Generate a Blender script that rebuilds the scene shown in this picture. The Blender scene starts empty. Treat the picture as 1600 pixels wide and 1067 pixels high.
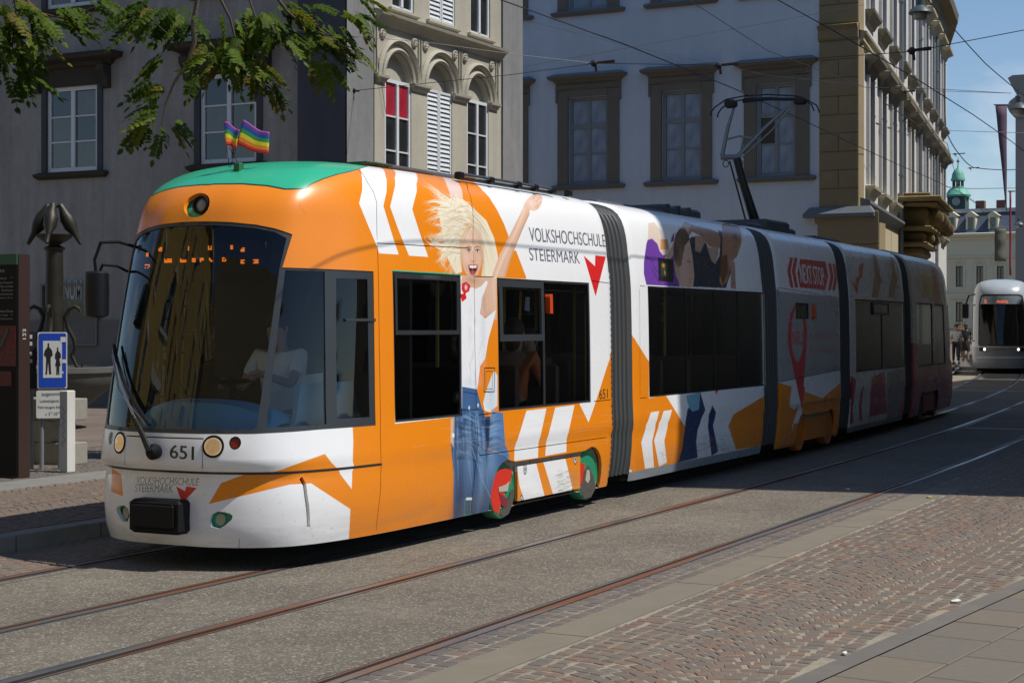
import bpy, bmesh, math, random
import numpy as np
from mathutils import Vector, Matrix
from mathutils.geometry import delaunay_2d_cdt

random.seed(7)
RNG = np.random.default_rng(7)
scene = bpy.context.scene
COL = scene.collection
R = math.radians

# ------------------------------------------------------------------ camera
# world frame: X runs along the street away from the camera, Y to the far (left) side, Z up
YAW = R(27.26); CAMH = 1.8; FPX = 2600.0; HOR = 508.0
cam_d = bpy.data.cameras.new('camera'); cam = bpy.data.objects.new('camera', cam_d); COL.objects.link(cam)
cam.location = (0, 0, CAMH); cam.rotation_euler = (R(90), 0, YAW - R(90))
cam_d.sensor_width = 36.0; cam_d.lens = 36.0 * FPX / 1600.0
cam_d.shift_y = -(533.5 - HOR) / 1600.0
cam_d.clip_start = 0.1; cam_d.clip_end = 2000
scene.camera = cam

# ------------------------------------------------------------------ sun and sky
SUN_EL = R(57.0); LDIR = Vector((-0.19, 0.98, 0)).normalized()          # horizontal travel of the light
ld = Vector((LDIR.x * math.cos(SUN_EL), LDIR.y * math.cos(SUN_EL), -math.sin(SUN_EL)))
sun_d = bpy.data.lights.new('sun', 'SUN'); sun = bpy.data.objects.new('sun', sun_d); COL.objects.link(sun)
sun_d.energy = 4.6; sun_d.angle = R(0.53); sun_d.color = (1.0, 0.955, 0.88)
sun.rotation_euler = ld.to_track_quat('-Z', 'Y').to_euler(); sun.location = (10, -20, 40)

world = bpy.data.worlds.new('World'); scene.world = world; world.use_nodes = True
wn = world.node_tree.nodes; wl = world.node_tree.links; wn.clear()
wo = wn.new('ShaderNodeOutputWorld'); wb = wn.new('ShaderNodeBackground'); wb.inputs['Strength'].default_value = 0.108
sky = wn.new('ShaderNodeTexSky'); sky.sky_type = 'NISHITA'; sky.sun_disc = False
sky.sun_elevation = SUN_EL
sky.sun_rotation = math.atan2(-LDIR.x, -LDIR.y)
sky.altitude = 350; sky.air_density = 1.0; sky.dust_density = 0.05; sky.ozone_density = 4.0
tc = wn.new('ShaderNodeTexCoord'); mp = wn.new('ShaderNodeMapping'); mp.inputs['Scale'].default_value = (1, 1, 2.6)
nz = wn.new('ShaderNodeTexNoise'); nz.inputs['Scale'].default_value = 3.2; nz.inputs['Detail'].default_value = 7; nz.inputs['Roughness'].default_value = 0.55
cr = wn.new('ShaderNodeValToRGB'); cr.color_ramp.elements[0].position = 0.60; cr.color_ramp.elements[1].position = 0.78
cr.color_ramp.elements[0].color = (0, 0, 0, 1); cr.color_ramp.elements[1].color = (0.8, 0.8, 0.8, 1)
mxw = wn.new('ShaderNodeMix'); mxw.data_type = 'RGBA'; mxw.inputs['B'].default_value = (7.5, 7.8, 8.4, 1)
wl.new(tc.outputs['Generated'], mp.inputs['Vector']); wl.new(mp.outputs['Vector'], nz.inputs['Vector'])
wl.new(nz.outputs['Fac'], cr.inputs['Fac']); wl.new(cr.outputs['Color'], mxw.inputs['Factor'])
wl.new(sky.outputs['Color'], mxw.inputs['A']); wl.new(mxw.outputs['Result'], wb.inputs['Color'])
wl.new(wb.outputs['Background'], wo.inputs['Surface'])

scene.view_settings.view_transform = 'Standard'; scene.view_settings.look = 'None'
scene.view_settings.exposure = 0.0; scene.view_settings.gamma = 1.0; scene.view_settings.use_curve_mapping = False
scene.render.engine = 'CYCLES'
scene.cycles.max_bounces = 8; scene.cycles.transparent_max_bounces = 12
# ------------------------------------------------------------------ geometry of the view, used to place things at real distances
FX, FY = math.cos(YAW), math.sin(YAW); RX, RY = math.sin(YAW), -math.cos(YAW)
def ray(px, py):
    t = (px - 800.0) / FPX; u = (HOR - py) / FPX
    return np.array([FX + RX * t, FY + RY * t, u])
def at_z(px, py, z):
    r = ray(px, py); k = (z - CAMH) / r[2]; return Vector((r[0] * k, r[1] * k, z))
def at_X(px, py, X):
    r = ray(px, py); k = X / r[0]; return Vector((X, r[1] * k, CAMH + r[2] * k))
def at_Y(px, py, Y):
    r = ray(px, py); k = Y / r[1]; return Vector((r[0] * k, Y, CAMH + r[2] * k))
def at_d(px, py, d):
    r = ray(px, py); return Vector((r[0] * d, r[1] * d, CAMH + r[2] * d))
def at_line(px, py, P, D):
    """point on the vertical plane through P with horizontal direction D; returns (c along D, z)"""
    r = ray(px, py)
    # k*r = P + c*D
    det = r[0] * (-D[1]) + D[0] * r[1]
    k = (P[0] * (-D[1]) + D[0] * P[1]) / det
    c = ((r[0] * k - P[0]) * D[0] + (r[1] * k - P[1]) * D[1])
    return c, CAMH + r[2] * k
def project(P):
    P = np.asarray(P, float)
    zc = P[..., 0] * FX + P[..., 1] * FY; xc = P[..., 0] * RX + P[..., 1] * RY
    return 800 + FPX * xc / zc, HOR - FPX * (P[..., 2] - CAMH) / zc

# ------------------------------------------------------------------ tagging
def tag(o, label=None, cat=None, group=None, kind=None):
    if label: o['label'] = label
    if cat: o['category'] = cat
    if group: o['group'] = group
    if kind: o['kind'] = kind
    return o
def thing(name, label, cat, loc=(0, 0, 0), group=None, rotz=0.0):
    o = bpy.data.objects.new(name, None); COL.objects.link(o); o.empty_display_size = 0.3
    o.location = loc; o.rotation_euler = (0, 0, rotz)
    return tag(o, label, cat, group)
def put(o, parent):
    """link o (built in world coordinates) under parent without moving it"""
    o.parent = parent
    m = Matrix.Identity(4)
    p = parent
    while p is not None:
        b = p.matrix_basis.copy()
        m = (b if p.parent is None else (p.matrix_parent_inverse @ b)) @ m
        p = p.parent
    o.matrix_parent_inverse = m.inverted()
def copy_tree(o, parent=None, kids=None):
    kids = kids if kids is not None else KIDS(o)
    c = o.copy(); COL.objects.link(c)
    if parent is not None: c.parent = parent
    for ch, sub in kids: copy_tree(ch, c, sub)
    return c
def KIDS(o):
    return [(ch, KIDS(ch)) for ch in o.children]

# ------------------------------------------------------------------ mesh builder
class MB:
    def __init__(s): s.v = []; s.f = []; s.mi = []; s.uv = None; s.cur = 0
    def add(s, vs, fs):
        n = len(s.v); s.v += [tuple(p) for p in vs]; s.f += [tuple(i + n for i in f) for f in fs]; s.mi += [s.cur] * len(fs); return s
    def box(s, x0, x1, y0, y1, z0, z1, M=None, bev=0.0):
        if bev > 0:
            b = bev
            vs = []
            for z, i in ((z0, b), (z0 + b, 0), (z1 - b, 0), (z1, b)):
                vs += [(x0 + i, y0 + i, z), (x1 - i, y0 + i, z), (x1 - i, y1 - i, z), (x0 + i, y1 - i, z)]
            fs = [(3, 2, 1, 0), (12, 13, 14, 15)]
            for k in range(3):
                for j in range(4): fs.append((k * 4 + j, k * 4 + (j + 1) % 4, k * 4 + 4 + (j + 1) % 4, k * 4 + 4 + j))
        else:
            vs = [(x0, y0, z0), (x1, y0, z0), (x1, y1, z0), (x0, y1, z0), (x0, y0, z1), (x1, y0, z1), (x1, y1, z1), (x0, y1, z1)]
            fs = [(0, 3, 2, 1), (4, 5, 6, 7), (0, 1, 5, 4), (1, 2, 6, 5), (2, 3, 7, 6), (3, 0, 4, 7)]
        if M is not None: vs = [M @ Vector(p) for p in vs]
        return s.add(vs, fs)
    def cbox(s, c, sz, M=None, bev=0.0):
        return s.box(c[0] - sz[0] / 2, c[0] + sz[0] / 2, c[1] - sz[1] / 2, c[1] + sz[1] / 2, c[2] - sz[2] / 2, c[2] + sz[2] / 2, M, bev)
    def tube(s, pts, r, n=8, caps=True):
        pts = [Vector(p) for p in pts]; rs = r if isinstance(r, (list, tuple)) else [r] * len(pts)
        base = len(s.v); prev = None; vs = []; fs = []
        for i, p in enumerate(pts):
            d = (pts[min(i + 1, len(pts) - 1)] - pts[max(i - 1, 0)])
            if d.length < 1e-9: d = Vector((0, 0, 1))
            d.normalize()
            if prev is None:
                u = d.orthogonal().normalized()
            else:
                u = (prev - d * prev.dot(d))
                u = u.normalized() if u.length > 1e-6 else d.orthogonal().normalized()
            prev = u; w = d.cross(u)
            for k in range(n):
                a = 2 * math.pi * k / n; vs.append(p + (u * math.cos(a) + w * math.sin(a)) * rs[i])
        for i in range(len(pts) - 1):
            for k in range(n):
                fs.append((i * n + k, i * n + (k + 1) % n, (i + 1) * n + (k + 1) % n, (i + 1) * n + k))
        if caps:
            fs.append(tuple(range(n - 1, -1, -1))); fs.append(tuple((len(pts) - 1) * n + k for k in range(n)))
        return s.add(vs, fs)
    def lathe(s, prof, c=(0, 0, 0), n=20, M=None, sx=1.0, sy=1.0):
        vs = []; fs = []
        for r, z in prof:
            for k in range(n):
                a = 2 * math.pi * k / n; p = Vector((r * sx * math.cos(a), r * sy * math.sin(a), z))
                if M is not None: p = M @ p
                vs.append(p + Vector(c))
        for i in range(len(prof) - 1):
            for k in range(n):
                fs.append((i * n + k, i * n + (k + 1) % n, (i + 1) * n + (k + 1) % n, (i + 1) * n + k))
        fs.append(tuple(range(n - 1, -1, -1))); fs.append(tuple((len(prof) - 1) * n + k for k in range(n)))
        return s.add(vs, fs)
    def prism(s, poly, fn0, fn1):
        """closed prism between two images of a 2d polygon"""
        n = len(poly); vs = [fn0(*p) for p in poly] + [fn1(*p) for p in poly]
        fs = [tuple(range(n - 1, -1, -1)), tuple(range(n, 2 * n))] + [(i, (i + 1) % n, n + (i + 1) % n, n + i) for i in range(n)]
        return s.add(vs, fs)
    def ball(s, c, r, n=12, m=8, sc=(1, 1, 1), M=None):
        vs = []; fs = []
        for i in range(m + 1):
            th = math.pi * i / m
            for k in range(n):
                a = 2 * math.pi * k / n
                p = Vector((r * sc[0] * math.sin(th) * math.cos(a), r * sc[1] * math.sin(th) * math.sin(a), -r * sc[2] * math.cos(th)))
                if M is not None: p = M @ p
                vs.append(p + Vector(c))
        for i in range(m):
            for k in range(n): fs.append((i * n + k, i * n + (k + 1) % n, (i + 1) * n + (k + 1) % n, (i + 1) * n + k))
        return s.add(vs, fs)
    def mesh(s, name, mat, smooth=False, fix=False):
        me = bpy.data.meshes.new(name); me.from_pydata([tuple(p) for p in s.v], [], s.f)
        mats = mat if isinstance(mat, (list, tuple)) else [mat]
        for m in mats:
            if m is not None: me.materials.append(m)
        if len(mats) > 1: me.polygons.foreach_set('material_index', s.mi)
        if fix:
            bm = bmesh.new(); bm.from_mesh(me); bmesh.ops.recalc_face_normals(bm, faces=bm.faces); bm.to_mesh(me); bm.free()
        if smooth:
            me.polygons.foreach_set('use_smooth', [True] * len(me.polygons))
            if smooth != 'full':
                try: me.set_sharp_from_angle(angle=R(35))
                except Exception: pass
        me.update(); return me
    def build(s, name, mat, parent=None, smooth=False, fix=True, kind=None, label=None):
        o = bpy.data.objects.new(name, s.mesh(name, mat, smooth, fix)); COL.objects.link(o)
        if parent is not None: put(o, parent)
        return tag(o, label, None, None, kind)
def inst(name, me, M, parent=None, label=None):
    """an object on shared mesh data, placed in world coordinates by matrix M"""
    o = bpy.data.objects.new(name, me); COL.objects.link(o)
    if parent is not None: put(o, parent)
    o.matrix_basis = M
    if label: o['label'] = label
    return o

# ------------------------------------------------------------------ materials
MATS = {}
def nmat(name):
    m = bpy.data.materials.new(name); m.use_nodes = True; m.node_tree.nodes.clear()
    nt = m.node_tree; out = nt.nodes.new('ShaderNodeOutputMaterial'); b = nt.nodes.new('ShaderNodeBsdfPrincipled')
    nt.links.new(b.outputs[0], out.inputs[0]); return m, nt, b, out
def noise(nt, scale, detail=4, rough=0.6, vec='Object', stretch=None):
    tc = nt.nodes.new('ShaderNodeTexCoord'); n = nt.nodes.new('ShaderNodeTexNoise')
    n.inputs['Scale'].default_value = scale; n.inputs['Detail'].default_value = detail; n.inputs['Roughness'].default_value = rough
    if stretch:
        mp = nt.nodes.new('ShaderNodeMapping'); mp.inputs['Scale'].default_value = stretch
        nt.links.new(tc.outputs[vec], mp.inputs['Vector']); nt.links.new(mp.outputs['Vector'], n.inputs['Vector'])
    else: nt.links.new(tc.outputs[vec], n.inputs['Vector'])
    return n
def ramp(nt, src, p0, p1, c0=(0, 0, 0, 1), c1=(1, 1, 1, 1)):
    r = nt.nodes.new('ShaderNodeValToRGB'); r.color_ramp.elements[0].position = p0; r.color_ramp.elements[1].position = p1
    r.color_ramp.elements[0].color = c0; r.color_ramp.elements[1].color = c1
    nt.links.new(src, r.inputs['Fac']); return r
def mix(nt, fac, a, b, mode='MIX'):
    m = nt.nodes.new('ShaderNodeMix'); m.data_type = 'RGBA'; m.blend_type = mode
    for key, val in (('Factor', fac), ('A', a), ('B', b)):
        if hasattr(val, 'links') or hasattr(val, 'is_linked'): nt.links.new(val, m.inputs[key])
        elif key == 'Factor': m.inputs[key].default_value = val
        else: m.inputs[key].default_value = (*val[:3], 1)
    return m.outputs['Result']
def bump(nt, b, src, strength=0.3, dist=0.01):
    bp = nt.nodes.new('ShaderNodeBump'); bp.inputs['Strength'].default_value = strength; bp.inputs['Distance'].default_value = dist
    nt.links.new(src, bp.inputs['Height']); nt.links.new(bp.outputs['Normal'], b.inputs['Normal']); return bp
def mat(name, col, rough=0.6, metal=0.0, var=0.12, scale=3.0, bumps=0.0, bscale=60, spec=0.5, coat=0.0, dirt=None, vec='Object', streak=0.0):
    if name in MATS: return MATS[name]
    m, nt, b, out = nmat(name)
    b.inputs['Roughness'].default_value = rough; b.inputs['Metallic'].default_value = metal
    b.inputs['Specular IOR Level'].default_value = spec; b.inputs['Coat Weight'].default_value = coat
    n = noise(nt, scale, 6, 0.65, vec)
    c = mix(nt, n.outputs['Fac'], [x * (1 - var) for x in col], [min(1, x * (1 + var)) for x in col])
    if dirt:
        n2 = noise(nt, scale * 0.35, 8, 0.7, vec); r2 = ramp(nt, n2.outputs['Fac'], 0.45, 0.7)
        k = nt.nodes.new('ShaderNodeMath'); k.operation = 'MULTIPLY'; k.inputs[1].default_value = dirt[3] if len(dirt) > 3 else 0.5
        nt.links.new(r2.outputs['Color'], k.inputs[0]); c = mix(nt, k.outputs[0], c, dirt[:3])
    if streak:
        n3 = noise(nt, 1.1, 7, .7, vec, (2.2, 2.2, .22)); r3 = ramp(nt, n3.outputs['Fac'], .42, .72, (1 - streak,) * 3 + (1,), (1 + streak,) * 3 + (1,)); c = mix(nt, 1.0, c, r3.outputs['Color'], 'MULTIPLY')
        n5 = noise(nt, 6, 5, .75, vec); r5 = ramp(nt, n5.outputs['Fac'], .35, .65, (1 - streak * .5,) * 3 + (1,), (1 + streak * .4,) * 3 + (1,)); c = mix(nt, 1.0, c, r5.outputs['Color'], 'MULTIPLY')
    nt.links.new(c, b.inputs['Base Color'])
    if bumps: bump(nt, b, noise(nt, bscale, 5, 0.6, vec).outputs['Fac'], bumps, 0.01)
    MATS[name] = m; return m
def glass(name, tint=(0.3, 0.32, 0.33), ior=1.5, refl=(1, 1, 1), rough=0.0, wob=0.0, wscale=2.0):
    m, nt, b, out = nmat(name); nt.nodes.remove(b)
    t = nt.nodes.new('ShaderNodeBsdfTransparent'); t.inputs[0].default_value = (*tint, 1)
    g = nt.nodes.new('ShaderNodeBsdfGlossy'); g.inputs['Color'].default_value = (*refl, 1); g.inputs['Roughness'].default_value = rough
    fr = nt.nodes.new('ShaderNodeFresnel'); fr.inputs['IOR'].default_value = ior
    mx = nt.nodes.new('ShaderNodeMixShader'); nt.links.new(fr.outputs[0], mx.inputs[0]); nt.links.new(t.outputs[0], mx.inputs[1]); nt.links.new(g.outputs[0], mx.inputs[2])
    if wob:
        bp = nt.nodes.new('ShaderNodeBump'); bp.inputs['Strength'].default_value = wob; bp.inputs['Distance'].default_value = 0.02
        nt.links.new(noise(nt, wscale, 1, 0.4).outputs['Fac'], bp.inputs['Height'])
        nt.links.new(bp.outputs['Normal'], g.inputs['Normal']); nt.links.new(bp.outputs['Normal'], fr.inputs['Normal'])
    nt.links.new(mx.outputs[0], out.inputs[0]); MATS[name] = m; return m
def emis(name, col, s=1.0):
    m, nt, b, out = nmat(name); b.inputs['Base Color'].default_value = (*col, 1); b.inputs['Emission Color'].default_value = (*col, 1)
    b.inputs['Emission Strength'].default_value = s; MATS[name] = m; return m

# ------------------------------------------------------------------ cut panels: a 2d outline with holes laid on any surface
def inpoly(P, poly):
    x, y = P[:, 0], P[:, 1]; r = np.zeros(len(P), bool); n = len(poly)
    for i in range(n):
        x0, y0 = poly[i]; x1, y1 = poly[(i + 1) % n]
        if y0 == y1: continue
        c = ((y0 > y) != (y1 > y)) & (x < (x1 - x0) * (y - y0) / (y1 - y0) + x0); r ^= c
    return r
def densify(poly, st):
    out = []
    for i in range(len(poly)):
        a = np.array(poly[i], float); b = np.array(poly[(i + 1) % len(poly)], float)
        n = max(1, int(math.ceil(np.linalg.norm(b - a) / st)))
        for k in range(n): out.append(tuple(a + (b - a) * k / n))
    return out
def panel(surf, outer, holes=(), off=0.0, rim=0.0, st=0.1, uvf=None, flip=False, gx=None, gy=None):
    """returns verts, faces, uvs ; surf(s array, v array) -> (P, N)"""
    loops = [densify(l, st) if st else list(l) for l in [outer] + list(holes)]
    pts = []; edges = []
    for l in loops:
        n0 = len(pts); pts += l; edges += [(n0 + i, n0 + (i + 1) % len(l)) for i in range(len(l))]
    if st:
        o = np.array(outer); x0, y0 = o.min(0); x1, y1 = o.max(0)
        X = np.arange(x0 + st / 2, x1, st); Y = np.arange(y0 + st / 2, y1, st * 1.0)
        if len(X) and len(Y):
            G = np.array(np.meshgrid(X, Y)).reshape(2, -1).T
            k = inpoly(G, outer)
            for h in holes: k &= ~inpoly(G, h)
            # keep clear of the outlines
            B = np.array(pts); G = G[k]
            if len(G):
                keep = np.ones(len(G), bool)
                for i0 in range(0, len(G), 2000):
                    d = ((G[i0:i0 + 2000, None, :] - B[None]) ** 2).sum(2).min(1); keep[i0:i0 + 2000] = d > (st * 0.35) ** 2
                pts += [tuple(p) for p in G[keep]]
    res = delaunay_2d_cdt([Vector(p) for p in pts], edges, [], 0, 1e-6)
    V2 = np.array([tuple(p) for p in res[0]]); F = np.array([tuple(f) for f in res[2]])
    C = V2[F].mean(1); k = inpoly(C, outer)
    for h in holes: k &= ~inpoly(C, h)
    F = F[k]
    P, N = surf(V2[:, 0], V2[:, 1]); P = P + N * off
    verts = [tuple(p) for p in P]; faces = [tuple(int(i) for i in (f[::-1] if flip else f)) for f in F]; uvp = [tuple(p) for p in V2]
    if rim:
        for l in loops:
            L = np.array(l); Pl, Nl = surf(L[:, 0], L[:, 1]); A = Pl + Nl * off; B = Pl + Nl * (off - rim)
            n0 = len(verts); n = len(l)
            verts += [tuple(p) for p in A] + [tuple(p) for p in B]; uvp += [tuple(p) for p in L] * 2
            faces += [(n0 + i, n0 + (i + 1) % n, n0 + n + (i + 1) % n, n0 + n + i) for i in range(n)]
    return verts, faces, uvp
def mkpanel(name, surf, outer, holes=(), off=0.0, rim=0.0, st=0.1, material=None, parent=None, uvf=None, smooth=True, label=None, kind=None, extra=None):
    v, f, uvp = panel(surf, outer, holes, off, rim, st)
    me = bpy.data.meshes.new(name)
    if extra:
        n0 = len(v); v = v + extra[0]; f = f + [tuple(i + n0 for i in q) for q in extra[1]]; uvp = uvp + [(0, 0)] * len(extra[0])
    me.from_pydata(v, [], f)
    if material: me.materials.append(material)
    if uvf is not None:
        U = np.array([uvf(*p) for p in uvp]); lay = me.uv_layers.new(name='uv'); idx = np.empty(len(me.loops), np.int32)
        me.loops.foreach_get('vertex_index', idx); lay.data.foreach_set('uv', U[idx].astype(np.float32).ravel())
    if smooth: me.polygons.foreach_set('use_smooth', [True] * len(me.polygons))
    me.update(); o = bpy.data.objects.new(name, me); COL.objects.link(o)
    if parent is not None: put(o, parent)
    return tag(o, label, None, None, kind)
def ring(poly, d):
    """offset a convex-ish polygon inward by d"""
    P = np.array(poly, float); c = P.mean(0); n = len(P); out = []
    area = sum(P[i][0] * P[(i + 1) % n][1] - P[(i + 1) % n][0] * P[i][1] for i in range(n)); sg = 1 if area > 0 else -1
    for i in range(n):
        a, b, e = P[i - 1], P[i], P[(i + 1) % n]
        d1 = b - a; d2 = e - b; d1 /= np.linalg.norm(d1) + 1e-12; d2 /= np.linalg.norm(d2) + 1e-12
        n1 = np.array([-d1[1], d1[0]]) * sg; n2 = np.array([-d2[1], d2[0]]) * sg; m = n1 + n2; m /= max(0.5, (1 + n1.dot(n2)))
        out.append(tuple(b + m * d))
    return out
def rect(x0, x1, y0, y1): return [(x0, y0), (x1, y0), (x1, y1), (x0, y1)]
# ------------------------------------------------------------------ street layout (metres)
def off(x): return 0.0019 * max(0.0, x - 16.0) ** 2 if x < 75 else 0.0019 * 59 ** 2 + 0.2242 * (x - 75)
def slope(x): return 0.0038 * max(0.0, min(x, 75) - 16.0)
CY = 7.90                         # centre line of the far track
RAILS = [8.62, 7.18, 6.10, 4.66]
def path_pt(x, dy, z=0.0):
    """point beside the far track centre: dy to the left of it at station x"""
    a = math.atan(slope(x)); return Vector((x - math.sin(a) * dy, CY + off(x) + math.cos(a) * dy, z))
XS = [-8 + i * 0.8 for i in range(30)] + [16 + i * 1.5 for i in range(60)]

# ------------------------------------------------------------------ tram body surface
def pchip(x, y, q):
    x = np.asarray(x, float); y = np.asarray(y, float); h = np.diff(x); d = np.diff(y, axis=0) / h.reshape(-1, *[1] * (y.ndim - 1))
    m = np.zeros_like(y); m[0] = d[0]; m[-1] = d[-1]
    for i in range(1, len(x) - 1):
        a, b = d[i - 1], d[i]; w1 = 2 * h[i] + h[i - 1]; w2 = h[i] + 2 * h[i - 1]
        ok = (a * b) > 0
        with np.errstate(divide='ignore', invalid='ignore'): mm = (w1 + w2) / (w1 / np.where(ok, a, 1) + w2 / np.where(ok, b, 1))
        m[i] = np.where(ok, mm, 0)
    j = np.clip(np.searchsorted(x, q) - 1, 0, len(x) - 2); t = (q - x[j]) / h[j]
    sh = [len(q)] + [1] * (y.ndim - 1); t = t.reshape(sh); hh = h[j].reshape(sh)
    return (2 * t ** 3 - 3 * t ** 2 + 1) * y[j] + (t ** 3 - 2 * t ** 2 + t) * hh * m[j] + (-2 * t ** 3 + 3 * t ** 2) * y[j + 1] + (t ** 3 - t ** 2) * hh * m[j + 1]
SK = [0, .3, .6, .85, 1.1, 1.4, 1.8, 2.3, 2.9, 3.6]
def blend_tip(ref, tip): ref = np.array(ref, float); return tip + (ref - ref[0]) / (12.6 - ref[0]) * (12.6 - tip)
XL = [9.78, 9.79, 9.86, 9.98, 10.15, 10.42, 10.78, 11.22, 11.85, 12.6]; HL = np.array([0, .30, .575, .775, .91, 1.0, 1.06, 1.09, 1.10, 1.10]) / 1.10
XM = [9.70, 9.73, 9.83, 9.96, 10.15, 10.42, 10.80, 11.25, 11.85, 12.6]; HM = np.array([0, .30, .575, .765, .89, .975, 1.04, 1.075, 1.095, 1.10]) / 1.10
XU = [10.05, 10.08, 10.17, 10.30, 10.5, 10.74, 11.05, 11.46, 11.97, 12.6]; HU = np.array([0, .28, .53, .725, .835, .915, .965, 1.005, 1.03, 1.045]) / 1.045
LV = [ # v, z, hmax, tip, mix (0 lower, 1 middle, 2 upper outline)
 (.20, .175, 1.045, 9.80, 0), (.32, .31, 1.07, 9.765, 0), (.50, .50, 1.09, 9.77, 0), (.64, .64, 1.095, 9.785, .1), (.712, .712, 1.095, 9.80, .2),
 (.728, .728, 1.112, 9.685, .75), (.85, .85, 1.108, 9.68, .9), (1.03, 1.03, 1.10, 9.70, 1), (1.5, 1.5, 1.095, 9.79, 1.3), (2.2, 2.2, 1.08, 9.95, 1.77),
 (2.57, 2.57, 1.045, 10.055, 2), (2.70, 2.70, 1.03, 10.10, 2), (2.80, 2.80, 1.01, 10.17, 2), (2.90, 2.895, .98, 10.28, 2), (3.0, 2.98, .93, 10.45, 2),
 (3.14, 3.055, .82, 10.68, 2), (3.36, 3.11, .60, 11.0, 2), (3.66, 3.14, .30, 11.4, 2), (3.96, 3.15, 0.0, 11.8, 2)]
VK = np.array([l[0] for l in LV]); ZK = np.array([l[1] for l in LV]); HK = np.array([l[2] for l in LV])
TX = []; TH = []
for v, z, h, tip, m in LV:
    lo = blend_tip(XL, tip), HL; mi = blend_tip(XM, tip), HM; up = blend_tip(XU, tip), HU
    a, b, t = (lo, mi, m) if m <= 1 else (mi, up, m - 1)
    TX.append(a[0] * (1 - t) + b[0] * t); TH.append((a[1] * (1 - t) + b[1] * t) * h)
SG = np.linspace(0, 3.6, 181); VG = np.linspace(.20, 3.96, 377)
TX = pchip(SK, np.array(TX).T, SG); TH = pchip(SK, np.array(TH).T, SG)             # s x levels
TX = pchip(VK, TX.T, VG); TH = pchip(VK, TH.T, VG)                                # v x s
ZG = pchip(VK, ZK, VG); HG = pchip(VK, HK, VG)
def bil(T, s, v):
    a = np.clip(s / 0.02, 0, 179.999); b = np.clip((v - .2) / 0.01, 0, 375.999); i = a.astype(int); j = b.astype(int); a = a - i; b = b - j
    return (T[j, i] * (1 - a) + T[j, i + 1] * a) * (1 - b) + (T[j + 1, i] * (1 - a) + T[j + 1, i + 1] * a) * b
Zv = lambda v: np.interp(v, VG, ZG)
Hv = lambda v: np.interp(v, VG, HG)
def endround(d):
    """slight tuck of the shell over the last 14 cm before a bellows"""
    t = np.clip(1 - d / 0.09, 0, 1); return 1 - 0.022 * (1 - np.sqrt(np.clip(1 - t * t, 0, 1)))
def with_normal(f):
    def g(s, v):
        s = np.asarray(s, float); v = np.asarray(v, float); e = 0.004
        P = f(s, v); A = f(s + e, v) - f(s - e, v); v0 = np.clip(v - e, .2, 3.96); v1 = np.clip(v + e, .2, 3.96)
        B = f(s, v1) - f(s, v0); N = np.cross(A, B); L = np.linalg.norm(N, axis=-1, keepdims=True); N = N / np.maximum(L, 1e-9)
        return P, N
    g.raw = f; return g
L1 = 6.44                          # s where module one ends
def nose_local(s, v):
    a = np.abs(s); sg = np.where(s >= 0, 1.0, -1.0)
    x = np.where(a <= 3.6, bil(TX, np.minimum(a, 3.6), v), 12.6 + (a - 3.6)) - 9.6
    h = np.where(a <= 3.6, bil(TH, np.minimum(a, 3.6), v), Hv(v)); z = Zv(v); k = endround(L1 - a)
    return np.stack([x, -sg * h * k, 1.7 + (z - 1.7) * np.where(z > 1.7, k, 1)], -1)
def box_local(L):
    def f(s, v):                   # s in 0..L near side; the far side uses s in -L..0
        a = np.abs(s); sg = np.where(s >= 0, 1.0, -1.0); k = np.minimum(endround(a), endround(L - a)); z = Zv(v)
        return np.stack([a, -sg * Hv(v) * k, 1.7 + (z - 1.7) * np.where(z > 1.7, k, 1)], -1)
    return f
MODS = [(9.60, 15.44), (15.96, 20.32), (20.86, 24.05), (24.58, 28.55), (29.08, 34.5)]
def frame(x0, x1):
    a = Vector((x0, CY + off(x0), 0)); b = Vector((x1, CY + off(x1), 0)); d = (b - a).normalized(); return a, d, (b - a).length
def to_world(f, x0, x1, mirror=False):
    A, d, L = frame(x0, x1); dx, dy = d.x, d.y
    def g(s, v):
        p = f(-s if mirror else s, v); X, Y, Z = p[..., 0], p[..., 1], p[..., 2]
        if mirror: X = L - X; Y = Y; s2 = 1
        return np.stack([A.x + dx * X - dy * Y, A.y + dy * X + dx * Y, Z], -1)
    return g
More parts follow.
